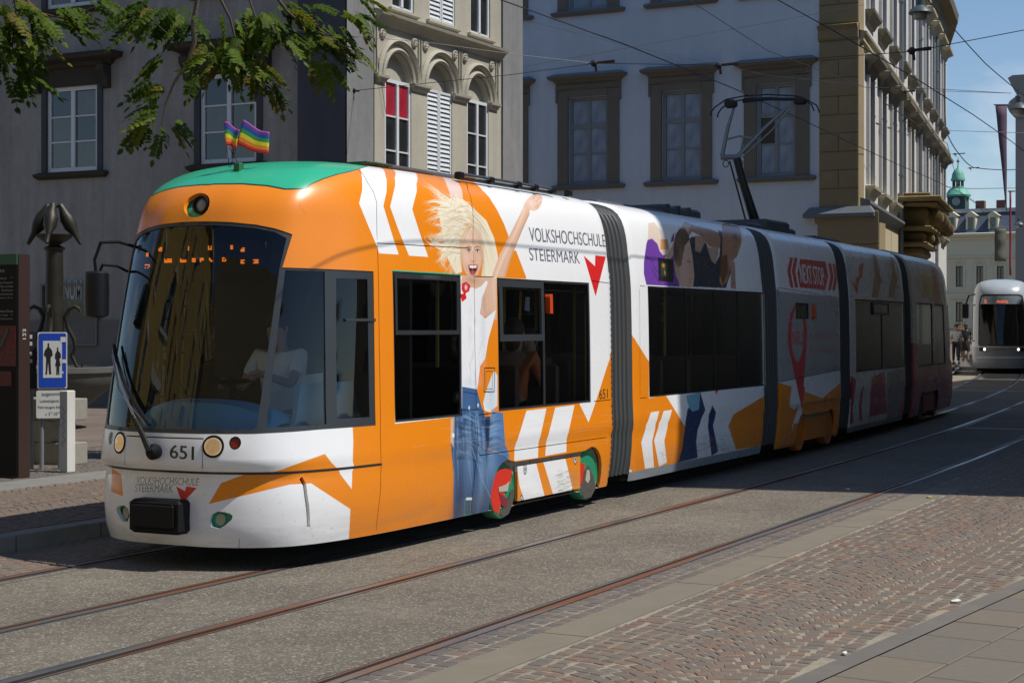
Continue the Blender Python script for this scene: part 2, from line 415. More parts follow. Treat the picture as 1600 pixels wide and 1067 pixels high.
# ------------------------------------------------------------------ printed livery: polygons and strokes rasterised into an image in surface coordinates
def srgb(*c): return [((x / 255) / 12.92 if x / 255 <= 0.04045 else ((x / 255 + 0.055) / 1.055) ** 2.4) for x in c]
WHITE = [.86, .865, .87]; ORANGE = [.84, .245, .008]; GREENC = [.03, .42, .24]; REDC = [.70, .02, .02]
class Inv:
    """finds the surface point that a view ray meets first"""
    def __init__(s, surf, s0, s1, st=0.02, v1=3.7):
        a = np.arange(s0, s1 + 1e-6, st); b = np.arange(.20, v1, st); S, V = np.meshgrid(a, b); s.S = S.ravel(); s.V = V.ravel(); s.surf = surf; s.c = {}; s.d = {}
        P, N = surf(s.S, s.V); px, py = project(P); view = P - np.array([0, 0, CAMH]); ok = (N * view).sum(1) < 0
        s.S, s.V = s.S[ok], s.V[ok]; s.px, s.py = px[ok], py[ok]; s.P = P[ok]
    def __call__(s, px, py):
        key = (int(px // 5), int(py // 5))
        if key not in s.c:
            i = int(np.argmin((s.px - key[0] * 5 - 2.5) ** 2 + (s.py - key[1] * 5 - 2.5) ** 2)); s.c[key] = (s.S[i], s.V[i])
        if (px, py) in s.d: return s.d[(px, py)]
        q = np.array(s.c[key])
        for _ in range(2):
            e = 0.004; Q = np.array([[q[0], q[1]], [q[0] + e, q[1]], [q[0], q[1] + e]]); x, y = project(s.surf.raw(Q[:, 0], Q[:, 1]))
            J = np.array([[x[1] - x[0], x[2] - x[0]], [y[1] - y[0], y[2] - y[0]]]) / e; r = np.array([px - x[0], py - y[0]])
            try: dq = np.linalg.solve(J, r)
            except Exception: break
            if np.linalg.norm(dq) > 0.05: dq *= 0.05 / np.linalg.norm(dq)
            q = q + dq
        s.d[(px, py)] = (float(q[0]), float(np.clip(q[1], .2, 3.96))); return s.d[(px, py)]
class Livery:
    def __init__(s, name, surf, s0, s1, res, base=WHITE, inv=None):
        s.name, s.s0, s.s1, s.res = name, s0, s1, res; s.W = int((s1 - s0) * res); s.H = int(3.8 * res)
        s.img = np.ones((s.H, s.W, 3)) * np.array(base); s.inv = inv; s.Hi = s.H
        s.Y, s.X = None, None
    def uvf(s, a, v): return ((a - s.s0) / (s.s1 - s.s0), (v - .18) / 3.8)
    def tx(s, q): return ((q[0] - s.s0) * s.res, (q[1] - .18) * s.res)
    def conv(s, pts, dens=14):
        """photo pixels -> surface, with extra points along long edges"""
        P = densify(pts, dens) if dens else pts
        return [s.inv(*p) for p in P]
    def conv_line(s, pts, dens=10):
        out = []
        for a, b in zip(pts[:-1], pts[1:]):
            n = max(1, int(math.hypot(b[0] - a[0], b[1] - a[1]) / dens))
            for k in range(n): out.append((a[0] + (b[0] - a[0]) * k / n, a[1] + (b[1] - a[1]) * k / n))
        out.append(pts[-1]); return [s.inv(*p) for p in out]
    def _win(s, x0, x1, y0, y1):
        x0 = max(0, int(x0)); y0 = max(0, int(y0)); x1 = min(s.W, int(x1) + 2); y1 = min(s.H, int(y1) + 2)
        if x1 <= x0 or y1 <= y0: return None
        yy, xx = np.mgrid[y0:y1, x0:x1]; return x0, x1, y0, y1, xx + .5, yy + .5
    def _put(s, w, a, col):
        x0, x1, y0, y1 = w[:4]; a = a[..., None]; s.img[y0:y1, x0:x1] = s.img[y0:y1, x0:x1] * (1 - a) + np.array(col) * a
    def fill_sv(s, poly, col, al=1.0):
        T = np.array([s.tx(q) for q in poly]); w = s._win(T[:, 0].min(), T[:, 0].max(), T[:, 1].min(), T[:, 1].max())
        if w is None: return
        xx, yy = w[4], w[5]; acc = np.zeros(xx.shape)
        for jx, jy in ((-.25, -.25), (.25, .25), (-.25, .25), (.25, -.25)):
            m = np.zeros(xx.shape, bool)
            for i in range(len(T)):
                x0, y0 = T[i]; x1, y1 = T[(i + 1) % len(T)]
                if y0 == y1: continue
                m ^= ((y0 > yy + jy) != (y1 > yy + jy)) & (xx + jx < (x1 - x0) * (yy + jy - y0) / (y1 - y0) + x0)
            acc += m
        s._put(w, acc / 4 * al, col)
    def fill(s, poly, col, al=1.0, dens=14): s.fill_sv(s.conv(poly, dens), col, al)
    def tris(s, tris, col):
        for t in tris: s.fill_sv(t, col)
    def line_sv(s, pts, wid, col, al=1.0, taper=False):
        T = [s.tx(q) for q in pts]; n = len(T) - 1
        for i, (a, b) in enumerate(zip(T[:-1], T[1:])):
            w0 = wid * s.res / 2 * ((1 - i / n) if taper else 1); w1 = wid * s.res / 2 * ((1 - (i + 1) / n) if taper else 1); w0 = max(w0, .5)
            m = max(w0, w1) + 1.5; w = s._win(min(a[0], b[0]) - m, max(a[0], b[0]) + m, min(a[1], b[1]) - m, max(a[1], b[1]) + m)
            if w is None: continue
            dx, dy = b[0] - a[0], b[1] - a[1]; L = dx * dx + dy * dy + 1e-9; t = np.clip(((w[4] - a[0]) * dx + (w[5] - a[1]) * dy) / L, 0, 1)
            d = np.hypot(w[4] - a[0] - t * dx, w[5] - a[1] - t * dy) - (w0 + (w1 - w0) * t); s._put(w, np.clip(.5 - d, 0, 1) * al, col)
    def line(s, pts, wid, col, al=1.0, taper=False, dens=8): s.line_sv(s.conv_line(pts, dens), wid, col, al, taper)
    def blob(s, c, rx, ry, col, al=1.0, ang=0.0, hard=1.0):
        """soft spot, centre and radii in photo pixels converted at the centre"""
        q = s.inv(*c); q1 = s.inv(c[0] + 4, c[1]); k = math.hypot(q1[0] - q[0], q1[1] - q[1]) / 4 * s.res; x, y = s.tx(q); rx *= k; ry *= k * .9
        m = max(rx, ry) * 2.2; w = s._win(x - m, x + m, y - m, y + m)
        if w is None: return
        ca, sa = math.cos(ang), math.sin(ang); u = ((w[4] - x) * ca + (w[5] - y) * sa) / rx; v = (-(w[4] - x) * sa + (w[5] - y) * ca) / ry
        d = u * u + v * v; a = np.exp(-d * 1.2) if hard == 1.0 else np.clip((1 - np.sqrt(d)) * hard + .5, 0, 1)
        s._put(w, a * al, col)
    def text(s, txt, col, q0, q1, h, shear=0.0, xs=None, bold=0.0):
        """text from surface point q0 (left base) to q1 (right base) with cap height h"""
        T, wd, hh = glyphs(txt); dx, dy = q1[0] - q0[0], q1[1] - q0[1]; e = h * bold
        for o_ in ((-e, 0), (0, 0), (e, 0)) if bold else ((0, 0),):
            for t in T:
                s.fill_sv([(q0[0] + o_[0] + dx * x / wd + shear * y / hh * h, q0[1] + o_[1] + dy * x / wd + y / hh * h) for x, y in t], col)
    def material(s, rough=0.22, dirt=0.0):
        im = bpy.data.images.new(s.name, s.W, s.H, alpha=False, float_buffer=False)
        g = np.clip(s.img, 0, 1); g = np.where(g <= 0.0031308, g * 12.92, 1.055 * g ** (1 / 2.4) - 0.055)
        buf = np.ones((s.H, s.W, 4), np.float32); buf[..., :3] = g; im.pixels.foreach_set(buf.ravel()); im.update()
        try: im.pack()
        except Exception: pass
        m, nt, b, out = nmat(s.name); t = nt.nodes.new('ShaderNodeTexImage'); t.image = im; t.extension = 'EXTEND'
        u = nt.nodes.new('ShaderNodeUVMap'); u.uv_map = 'uv'; nt.links.new(u.outputs[0], t.inputs[0])
        n = noise(nt, 2.2, 6, .65); c = mix(nt, ramp(nt, n.outputs['Fac'], .35, .75).outputs['Color'], (1, 1, 1), (.945, .94, .925))
        c = mix(nt, 1.0, t.outputs['Color'], c, 'MULTIPLY')
        # road film low on the skirts
        g2 = nt.nodes.new('ShaderNodeTexCoord'); sp = nt.nodes.new('ShaderNodeSeparateXYZ'); nt.links.new(g2.outputs['Object'], sp.inputs[0])
        lo = nt.nodes.new('ShaderNodeMapRange'); lo.inputs['From Min'].default_value = .55; lo.inputs['From Max'].default_value = .2; lo.inputs['To Max'].default_value = .4
        nt.links.new(sp.outputs['Z'], lo.inputs['Value']); n3 = noise(nt, 1.5, 8, .75, stretch=(1, 1, 6)); r3 = ramp(nt, n3.outputs['Fac'], .4, .75)
        k = nt.nodes.new('ShaderNodeMath'); k.operation = 'MULTIPLY'; nt.links.new(lo.outputs[0], k.inputs[0]); nt.links.new(r3.outputs['Color'], k.inputs[1])
        c = mix(nt, k.outputs[0], c, (.20, .17, .13))
        nt.links.new(c, b.inputs['Base Color']); b.inputs['Coat Weight'].default_value = .25; b.inputs['Coat Roughness'].default_value = .06
        rr = ramp(nt, n.outputs['Fac'], .3, .8, (rough, rough, rough, 1), (rough + .15, rough + .15, rough + .15, 1)); nt.links.new(rr.outputs['Color'], b.inputs['Roughness'])
        bump(nt, b, noise(nt, 1.1, 2, .5).outputs['Fac'], .12, .02)
        return m
GL = {}
def glyphs(txt, bold=0.0):
    if (txt, bold) in GL: return GL[(txt, bold)]
    cu = bpy.data.curves.new('tmp', 'FONT'); cu.body = txt; cu.size = 1.0; cu.offset = bold; cu.space_line = .95
    o = bpy.data.objects.new('tmp', cu); COL.objects.link(o); dg = bpy.context.evaluated_depsgraph_get(); dg.update()
    me = o.evaluated_get(dg).to_mesh(); me.calc_loop_triangles(); V = [tuple(v.co[:2]) for v in me.vertices]
    T = [[V[i] for i in t.vertices] for t in me.loop_triangles]; x0 = min(p[0] for p in V); x1 = max(p[0] for p in V); y0 = min(p[1] for p in V); y1 = max(p[1] for p in V)
    T = [[(p[0] - x0, p[1] - y0) for p in t] for t in T]
    o.evaluated_get(dg).to_mesh_clear(); bpy.data.objects.remove(o); bpy.data.curves.remove(cu); GL[(txt, bold)] = (T, x1 - x0, y1 - y0); return GL[(txt, bold)]
def text_mesh(mb, txt, fn, W, Hh, bold=0.0):
    """flat lettering added to a builder through fn(x, y) with x in 0..W, y in 0..Hh"""
    T, w, h = glyphs(txt, bold)
    for t in T: mb.add([fn(x / w * W, y / h * Hh) for x, y in t], [(0, 1, 2)])
# ------------------------------------------------------------------ materials used by the trams
RUB = mat('dark_rubber', (.018, .019, .021), .55, var=.25, bumps=.2)
FRAMEM = mat('window_frame_grey', (.035, .04, .045), .38, var=.15)
BLACK = mat('black_void', (.006, .006, .007), .8)
PLAST = mat('black_plastic', (.007, .0075, .008), .55, spec=.25, var=.2, bumps=.15, bscale=90)
STEEL = mat('brushed_steel', (.45, .46, .47), .32, metal=1.0, var=.12)
GREYM = mat('grey_sill', (.23, .25, .27), .5, dirt=(.12, .10, .08, .5))
UNDER = mat('underframe', (.03, .028, .026), .85)
BELL = mat('bellows_rubber', (.052, .056, .057), .6, var=.2, bumps=.2, dirt=(.07, .06, .05, .5))
ROOFM = mat('roof_equipment', (.06, .062, .066), .6, var=.25)
INTW = mat('interior_panel', (.28, .26, .20), .6); INTF = mat('interior_floor', (.06, .06, .065), .7)
SEATM = mat('seat_fabric', (.10, .07, .055), .85, bumps=.3); POLEM = mat('yellow_pole', (.45, .33, .05), .4)
BLUEP = mat('blue_console', (.20, .52, .90), .45)
GL_T = glass('tram_glass', (.78, .80, .78), 1.48, wob=.03, wscale=1.0)
GL_D = glass('dark_tram_glass', (.10, .11, .10), 1.55, wob=.06, wscale=1.2)
GL_W = glass('windscreen_glass', (.68, .72, .72), 1.52, wob=.09, wscale=1.6)
AMBER = mat('amber_lens', (.60, .07, .012), .15, coat=.6); REDL = mat('red_lens', (.16, .01, .008), .2, coat=.5)
LEDM = emis('led_dots', (1.0, .22, .015), 1.3)
def seam_poly(sv, w=.008):
    P = np.array(sv); n = len(P); L = []; Rr = []
    for i in range(n):
        d = P[min(i + 1, n - 1)] - P[max(i - 1, 0)]; d /= np.linalg.norm(d) + 1e-9; q = np.array([-d[1], d[0]]) * w / 2; L.append(tuple(P[i] + q)); Rr.append(tuple(P[i] - q))
    return L + Rr[::-1]
def window_set(root, surf, hole, glasses, gmat, st=.12, frame_off=-.006, glass_off=-.014, fmat=None, names=('window_frame', 'window_glass')):
    fr = mkpanel(names[0], surf, hole, glasses, frame_off, .03, st, fmat or FRAMEM, root)
    for g in glasses: mkpanel(names[1], surf, g, (), glass_off, 0, st, gmat, root if names[1] != 'pane' else fr)
    return fr
def mir(poly): return [(-x, y) for x, y in reversed(poly)]

# ------------------------------------------------------------------ tram: module one with the nose
TRAM = thing('tram', 'orange and white articulated tram with green roof patch and a jumping woman on its side', 'tram', (9.6, CY, 0))
S1 = with_normal(to_world(nose_local, *MODS[0])); I1 = Inv(S1, -1.7, 6.38)
lv = Livery('livery_one', S1, -2.0, 6.46, 430, WHITE, I1)
def conv(inv, pts, dens=0): return [inv(*p) for p in (densify(pts, dens) if dens else pts)]
# orange dome over the windscreen, both sides
lv.fill_sv([(-2.0, 2.2), (-2.0, 3.98), (2.0, 3.98), (2.0, 2.19), (0.9, 2.22), (0, 2.3), (-.9, 2.22)], ORANGE)
lv.fill([(445, 300), (445, 421), (585, 425), (615, 426), (822, 436), (822, 433), (806, 391), (780, 399), (795.4, 371.5), (787, 349), (776.5, 328), (763.4, 307), (745, 289), (728, 278), (650, 264), (560, 262)], ORANGE)
lv.fill_sv([(1.8, 3.0), (1.8, 3.98), (3.85, 3.98), (3.85, 3.05), (3.5, 2.95)], ORANGE)
lv.fill([(583, 420), (617, 422), (617, 662), (722, 650), (722, 830), (590, 838), (545, 842), (547.5, 795), (486, 754.8), (453.8, 756.5), (326, 787), (345, 754.6), (379, 742), (420, 738.5), (440, 733), (507.5, 709), (549.5, 764), (552, 690), (551, 668)], ORANGE, dens=10)
lv.fill([(175, 731), (189.7, 741), (192, 775), (173.5, 768)], ORANGE)
lv.fill([(720, 645), (778, 640), (960, 622), (960, 765), (715, 825)], ORANGE)
lv.fill([(742, 434), (778, 436), (780, 645), (742, 650)], ORANGE)
lv.fill([(958, 548), (960, 650), (930, 650), (921, 640)], ORANGE)
# white chevrons
lv.fill([(556, 258), (563.8, 267), (566, 282), (566, 297), (561, 318), (575, 352), (587.5, 382), (592.5, 396), (623, 398), (615, 374.5), (605, 342), (599, 322), (604, 299.5), (604, 282), (600, 267), (594, 260)], WHITE)
lv.fill([(612, 261), (616, 267), (617.5, 289.5), (609.5, 323), (622.5, 359.5), (639, 399.5), (669, 401.5), (655, 362), (644, 327), (651, 299.5), (650, 274.5), (646, 267), (640, 262)], WHITE)
lv.fill([(822.5, 641.5), (853.8, 637.8), (841, 696.5), (840.5, 715), (803.5, 720), (803.8, 702.8)], WHITE)
lv.fill([(867.5, 636.5), (897.5, 632.8), (885, 690), (885, 706), (852, 712), (853, 695)], WHITE)
lv.fill([(905, 630), (931, 627), (919.5, 660)], WHITE)
lv.fill([(921, 440), (956, 440), (956, 549), (931, 627), (922, 628)], WHITE)
lv.fill([(612, 422), (720, 428), (720, 431), (612, 425)], GREENC)
# roof patch, mirrored about the centre
gp = conv(I1, [(300, 292.5), (320, 289.5), (335.6, 287.8), (377, 287.4), (418, 290.5), (445, 295.7), (470, 295.3), (477.5, 294.5), (487.5, 287), (505, 279.5), (525, 273), (547.5, 268), (575, 260)], 8)
gi = max(range(len(gp)), key=lambda i: gp[i][0]); gp = [p for p in gp[:gi + 1] if p[0] > 0.02]
gp = [(0.0, gp[0][1])] + gp + [(gp[-1][0] + .25, 3.98), (0, 3.98)]
lv.fill_sv(gp, GREENC); lv.fill_sv([(-x, y) for x, y in gp], GREENC)
lv.line_sv(gp[:-2], .012, [.01, .03, .02]); lv.line_sv([(-x, y) for x, y in gp[:-2]], .012, [.01, .03, .02])
# --- the jumping woman
SKIN = [.72, .44, .31]; SKIND = [.50, .26, .16]; HAIR = [.80, .68, .46]; HAIRD = [.50, .34, .16]; HAIRL = [.93, .87, .72]
lv.fill([(690, 272), (712, 276), (722, 300), (724, 318), (706, 318), (702, 300)], [.80, .58, .50])       # raised arm behind
rs = random.Random(3)
def curve(a, c, b_, n=9): return [((1 - t) ** 2 * a[0] + 2 * t * (1 - t) * c[0] + t * t * b_[0], (1 - t) ** 2 * a[1] + 2 * t * (1 - t) * c[1] + t * t * b_[1]) for t in [k / n for k in range(n + 1)]]
def strand(a, c, b_, w, col, al): lv.line_sv([I1(*p) for p in curve(a, c, b_)], w, col, al, True)
HM_ = [.62, .47, .27]; HB = [.86, .78, .60]; HW = [.93, .89, .80]; HS = [.40, .26, .12]
lv.fill([(690, 318), (706, 309), (724, 312), (742, 328), (760, 345), (772, 372), (778, 402), (775, 425), (768, 434), (752, 434), (756, 398), (740, 345), (722, 352), (718, 392), (722, 425), (712, 428), (700, 405), (694, 378), (688, 348), (684, 328)], HB, dens=6)
lv.blob((705, 335), 14, 14, HW, .5); lv.blob((707, 370), 10, 26, HM_, .5); lv.blob((718, 345), 8, 16, HS, .35)
tips = [(661, 286, 690, 300), (668, 293, 694, 312), (674, 304, 696, 318), (662, 318, 680, 306), (665, 333, 676, 322), (664, 346, 684, 332), (676, 352, 692, 346), (668, 364, 662, 378), (680, 374, 694, 362), (671, 388, 668, 372), (684, 398, 690, 380), (676, 408, 700, 398), (689, 420, 684, 402), (696, 430, 712, 412), (702, 300, 712, 308)]
for (tx_, ty_, cx_, cy_) in tips:
    for k in range(16):
        j = rs.gauss(0, 3.2); q = rs.gauss(0, 3.0); a = (rs.uniform(704, 730), rs.uniform(322, 350) if ty_ < 350 else rs.uniform(350, 400))
        strand(a, (cx_ + rs.gauss(0, 5), cy_ + rs.gauss(0, 5)), (tx_ + j + abs(rs.gauss(0, 6)), ty_ + q), rs.uniform(.007, .018), rs.choice([HB, HB, HW, HM_, HAIR]), rs.uniform(.5, .9))
for k in range(260):
    y0 = rs.uniform(316, 400); strand((rs.uniform(718, 736), y0), (rs.uniform(700, 716), y0 + rs.uniform(-14, 6)), (rs.uniform(686, 700), y0 + rs.uniform(-8, 24)), rs.uniform(.004, .010), rs.choice([HB, HW, HM_, HS, HAIR, HB]), rs.uniform(.25, .6))
for k in range(300):
    t = rs.uniform(0, 1); x1 = 757 + 22 * t; strand((728 + 12 * t + rs.gauss(0, 2), 330 + rs.gauss(0, 6) + 6 * t), (744 + 22 * t, 352 + rs.gauss(0, 4)), (x1 + rs.gauss(0, 1.5), rs.uniform(395, 433)), rs.uniform(.004, .011), rs.choice([HB, HW, HM_, HAIR, HS, HB, HAIR]), rs.uniform(.25, .6))
# face, modelled with soft light and shade
FC_ = [.74, .47, .33]
lv.fill([(720, 376), (724, 364), (735, 358), (747, 361), (754, 374), (756, 396), (751, 418), (743, 437), (738, 440), (731, 434), (723, 416), (719, 396)], FC_, dens=4)
for (x, y, rx, ry, c, al) in ((731, 372, 7, 8, [.88, .66, .52], .55), (745, 372, 6, 8, [.82, .58, .44], .4), (753, 396, 3, 20, SKIND, .55), (721, 396, 2.5, 18, SKIND, .35), (729, 404, 5, 6, [.88, .58, .46], .6), (748, 404, 4, 6, [.78, .46, .34], .5), (739, 437, 7, 2.5, SKIND, .6), (733, 391, 5, 2.8, SKIND, .45), (746, 391, 4.5, 2.8, SKIND, .5), (738.5, 396, 1.6, 9, [.9, .68, .55], .7), (742, 400, 1.4, 8, SKIND, .35)): lv.blob((x, y), rx, ry, c, al)
for ex in (732.5, 746):
    lv.blob((ex, 391.8), 2.6, 1.3, [.75, .72, .70], .8, hard=4); lv.blob((ex, 391.8), 1.3, 1.25, [.06, .05, .05], .95, hard=5); lv.line([(ex - 3.6, 391.2), (ex, 389.6), (ex + 3.6, 391)], .007, [.06, .03, .02], .85, dens=2); lv.line([(ex - 4.5, 387), (ex, 384.8), (ex + 4.2, 386.6)], .012, [.26, .14, .07], .6, dens=2)
lv.line([(736.5, 407.5), (739, 409.4), (742, 407.5)], .007, [.30, .12, .08], .75, dens=2)
lv.fill([(731, 414), (735, 412.6), (739, 413.6), (743, 412.4), (747, 414), (746, 422), (742, 429.5), (738.5, 431), (735, 429.5), (732, 422)], [.62, .16, .13], dens=3); lv.fill([(732.6, 415), (739, 415), (745.4, 414.8), (744.4, 422), (741, 427.5), (738.5, 428.6), (736, 427.5), (733.4, 422)], [.07, .012, .012], dens=3)
lv.fill([(733.2, 415), (745, 414.8), (744, 418.6), (739, 419.6), (734.2, 418.6)], [.88, .85, .80], dens=3); lv.blob((739, 425.6), 3, 2, [.55, .16, .13], .9); lv.line([(728.5, 409), (728.2, 417), (730.5, 424)], .008, SKIND, .5, dens=3); lv.line([(750, 408), (750.4, 416), (748, 424)], .008, SKIND, .5, dens=3)
for k in range(60):
    lft = rs.random() < .5; x0 = 735 + rs.gauss(0, 3); strand((x0, 352 + rs.gauss(0, 3)), ((722, 366) if lft else (752, 362)), ((719 + rs.gauss(0, 1.6), rs.uniform(385, 425)) if lft else (757 + rs.gauss(0, 1.6), rs.uniform(385, 430))), rs.uniform(.004, .010), rs.choice([HB, HAIR, HM_, HS]), .6)
# neck, shirt, arms
lv.fill([(722, 432), (752, 432), (768, 434), (776, 435), (776, 500), (765, 498), (752, 490), (750, 465), (742, 450), (720, 448)], FC_, dens=8)
for (x, y, rx, ry, c, al) in ((738, 438, 14, 4, SKIND, .6), (772, 450, 4, 22, [.86, .62, .48], .5), (756, 478, 4, 14, SKIND, .5), (765, 494, 6, 4, SKIND, .4), (728, 446, 6, 3, [.85, .6, .46], .5)): lv.blob((x, y), rx, ry, c, al)
lv.fill([(719, 446), (728, 452), (742, 452), (752, 447), (760, 438), (762, 442), (753, 466), (750, 490), (758, 498), (775, 484), (770, 505), (763, 530), (758, 560), (750, 572), (747, 600), (744, 612), (722, 606)], [.86, .86, .88], dens=8)
for k in range(26):
    x, y = rs.uniform(723, 758), rs.uniform(475, 595); dx = rs.uniform(-9, 6)
    if x > 760 - (y - 475) * .1: continue
    strand((x, y), (x + dx * .3, y + 14), (x + dx, y + rs.uniform(20, 42)), rs.uniform(.02, .05), rs.choice([[.66, .68, .76], [.74, .75, .80], [.95, .95, .95]]), rs.uniform(.2, .45))
lv.blob((755, 520), 4, 26, [.62, .64, .72], .5); lv.blob((735, 598), 14, 5, [.66, .68, .74], .5)
lv.fill([(722, 443), (728, 440), (735, 446), (733, 455), (725, 460), (721, 452)], REDC, dens=5); lv.fill([(719, 460), (727, 458), (729, 466), (722, 472)], REDC, dens=5); lv.blob((728, 449), 2, 2, WHITE, .9)
ARM = [(768, 434), (778, 404), (792, 376), (806, 348), (816, 328), (819, 319), (829, 320), (827, 336), (817, 358), (807, 382), (798, 404), (790, 432)]
lv.fill(ARM, FC_, dens=5); lv.line([(774, 432), (786, 402), (800, 374), (812, 348), (821, 324)], .045, [.88, .66, .52], .35, dens=4); lv.line([(789, 430), (797, 403), (806, 381), (816, 357), (826, 334)], .020, SKIND, .45, dens=4); lv.blob((800, 384), 3, 5, SKIND, .3)
lv.fill([(818, 321), (822, 313), (829, 307), (836, 301), (840, 301), (841, 304), (846, 306), (848, 310), (846, 320), (841, 327), (834, 330), (826, 327)], [.78, .52, .39], dens=3)
for q in (((838, 303), (832, 312)), ((844, 308), (837, 316)), ((846, 315), (839, 321)), ((842, 322), (835, 325)), ((828, 309), (826, 317))): lv.line([q[0], q[1]], .008, SKIND, .65, dens=3)
lv.blob((830, 318), 4, 5, [.90, .68, .55], .5)
# jeans
JE = [.055, .13, .29]; JD = [.012, .03, .085]; JL = [.22, .36, .56]
lv.fill([(722, 604), (745, 608), (752, 634), (758, 650), (758, 700), (790, 712), (800, 722), (790, 745), (778, 770), (772, 808), (708, 818), (709, 740), (704, 690), (706, 655), (722, 640)], JE, dens=8)
lv.fill([(704, 655), (710, 652), (709, 700), (704, 690)], FC_, dens=5)
lv.fill([(765, 656), (770, 642), (786, 645), (789, 690), (797, 716), (764, 700)], [.10, .20, .40], dens=6); lv.fill([(758, 652), (766, 650), (764, 700), (758, 698)], JD, dens=6)
def soft(a, c, b_, w, col, al):
    for m_ in (1.6, 1.0, .5): strand(a, c, b_, w * m_, col, al * .45)
for k in range(26):   # long folds fanning from the hip to the hem
    t = k / 25; x = 712 + 44 * t; soft((x + rs.gauss(0, 2), 640 + rs.uniform(0, 30)), (x - 4 + 10 * t, 700), (712 + 60 * t + rs.gauss(0, 2), rs.uniform(740, 808)), rs.uniform(.02, .05), rs.choice([JL, JD, JE, JL]), rs.uniform(.25, .5))
for k in range(16): y = 640 + k * 5; soft((rs.uniform(712, 730), y), (rs.uniform(735, 745), y + rs.uniform(-2, 8)), (rs.uniform(748, 762), y + rs.uniform(12, 26)), rs.uniform(.012, .03), rs.choice([JD, JL, JD]), .5)
for k in range(9): y = 655 + k * 6; soft((765, y + 8), (775, y), (787, y + rs.uniform(2, 10)), .022, rs.choice([JD, JL]), .45)
for (x, y, rx, ry, c, al) in ((718, 780, 10, 46, JD, .8), (745, 802, 26, 16, JD, .75), (766, 722, 12, 16, JL, .5), (733, 700, 7, 30, JL, .45), (752, 760, 5, 30, JL, .3), (741, 740, 4, 40, JD, .5), (772, 670, 5, 24, JL, .35), (762, 690, 3, 26, JD, .7), (712, 690, 4, 26, JD, .5)): lv.blob((x, y), rx, ry, c, al)
lv.line([(738, 700), (752, 745), (772, 790)], .010, JL, .6); lv.line([(722, 640), (745, 640), (756, 642)], .010, JD, .8); lv.line([(724, 612), (746, 616)], .010, JD, .7); lv.blob((708, 680), 2.2, 2.2, [.8, .82, .85], 1, hard=6); lv.blob((733, 637), 1.2, 1.8, [.7, .72, .75], 1, hard=6); lv.blob((747, 633), 1.2, 1.8, [.7, .72, .75], 1, hard=6)
# shoe
lv.fill([(755, 628), (759, 612), (770, 582), (773, 580), (777, 586), (777, 634), (766, 642), (757, 640)], [.70, .76, .80], dens=4); lv.line([(756, 630), (758, 640), (766, 642)], .018, [.88, .9, .9], .9); lv.line([(763, 604), (771, 610)], .01, [.4, .5, .58], .7); lv.line([(761, 611), (769, 617)], .01, [.4, .5, .58], .7); lv.blob((768, 625), 5, 10, [.5, .6, .68], .5)
# tumbling joints and hatch outlines
lv.line([(757, 575), (773, 575), (772, 612), (756, 612), (757, 575)], .009, [.01, .01, .01]); lv.line([(759, 580), (770, 580), (769, 608), (759, 608), (759, 580)], .005, [.01, .01, .01])
lv.line([(726, 780), (736, 780), (735, 805), (725, 805), (726, 780)], .012, [.02, .3, .12], .8); lv.line([(729, 779), (737, 779)], .02, WHITE)
# lettering
LT = [.13, .14, .165]
def plane_text(L, inv, txt, a, b, top, col, bold=0.0, shear=0.0):
    q0 = inv(*a); q1 = inv(*b); h = inv(a[0], top)[1] - q0[1]; L.text(txt, col, q0, q1, h, shear, bold=bold)
plane_text(lv, I1, 'VOLKSHOCHSCHULE', (828, 377), (946.5, 386.5), 355.5, LT, .02)
plane_text(lv, I1, 'STEIERMARK', (828, 407), (906.5, 412.5), 387.5, LT, .02)
lv.fill([(912, 399.5), (929.5, 416), (930, 399), (946.5, 401), (930.5, 463)], REDC, dens=8)
plane_text(lv, I1, '651', (936.5, 624), (949.5, 622), 609, [.02, .04, .02], .02)
q0 = I1(212.5, 755.5); q1 = I1(309.5, 758.5); lv.text('VOLKSHOCHSCHULE', LT, q0, q1, I1(213, 744)[1] - q0[1], .025)
q0 = I1(210.5, 768); q1 = I1(270, 769.5); lv.text('STEIERMARK', LT, q0, q1, I1(213, 756)[1] - q0[1], .025)
lv.fill([(275, 759.5), (289, 767), (291, 759.5), (307.5, 762), (284.5, 786)], REDC, dens=5)
q0 = I1(265.5, 715.5); q1 = I1(302.5, 718.5); lv.text('651', [.02, .035, .025], q0, q1, I1(266, 694.5)[1] - q0[1], 0, bold=.03)
sd_ = I1(596, 724)[0]; lv.fill_sv([(-sd_, .709), (sd_, .709), (sd_, .730), (-sd_, .730)], [.02, .02, .022])
ve_ = I1(953, 552)[1]; lv.fill_sv([(6.36, .1), (6.5, .1), (6.5, ve_), (6.36, ve_)], ORANGE)
# grime and scratches
for k in range(60):
    x = rs.uniform(640, 955); y = rs.uniform(640, 700); lv.line([(x, y), (x + rs.uniform(10, 40), y - rs.uniform(1, 5))], .004, [.5, .48, .42], .25)
for k in range(40):
    x = rs.uniform(180, 520); y = rs.uniform(770, 845); lv.blob((x, y), rs.uniform(.5, 1.6), rs.uniform(.4, 1), [.25, .22, .18], .6)
lv.line([(374, 842), (373, 858)], .006, [.15, .12, .1], .8); lv.line([(480, 305), (468, 322), (478, 336)], .004, [.2, .12, .05], .4)
PAINT1 = lv.material()

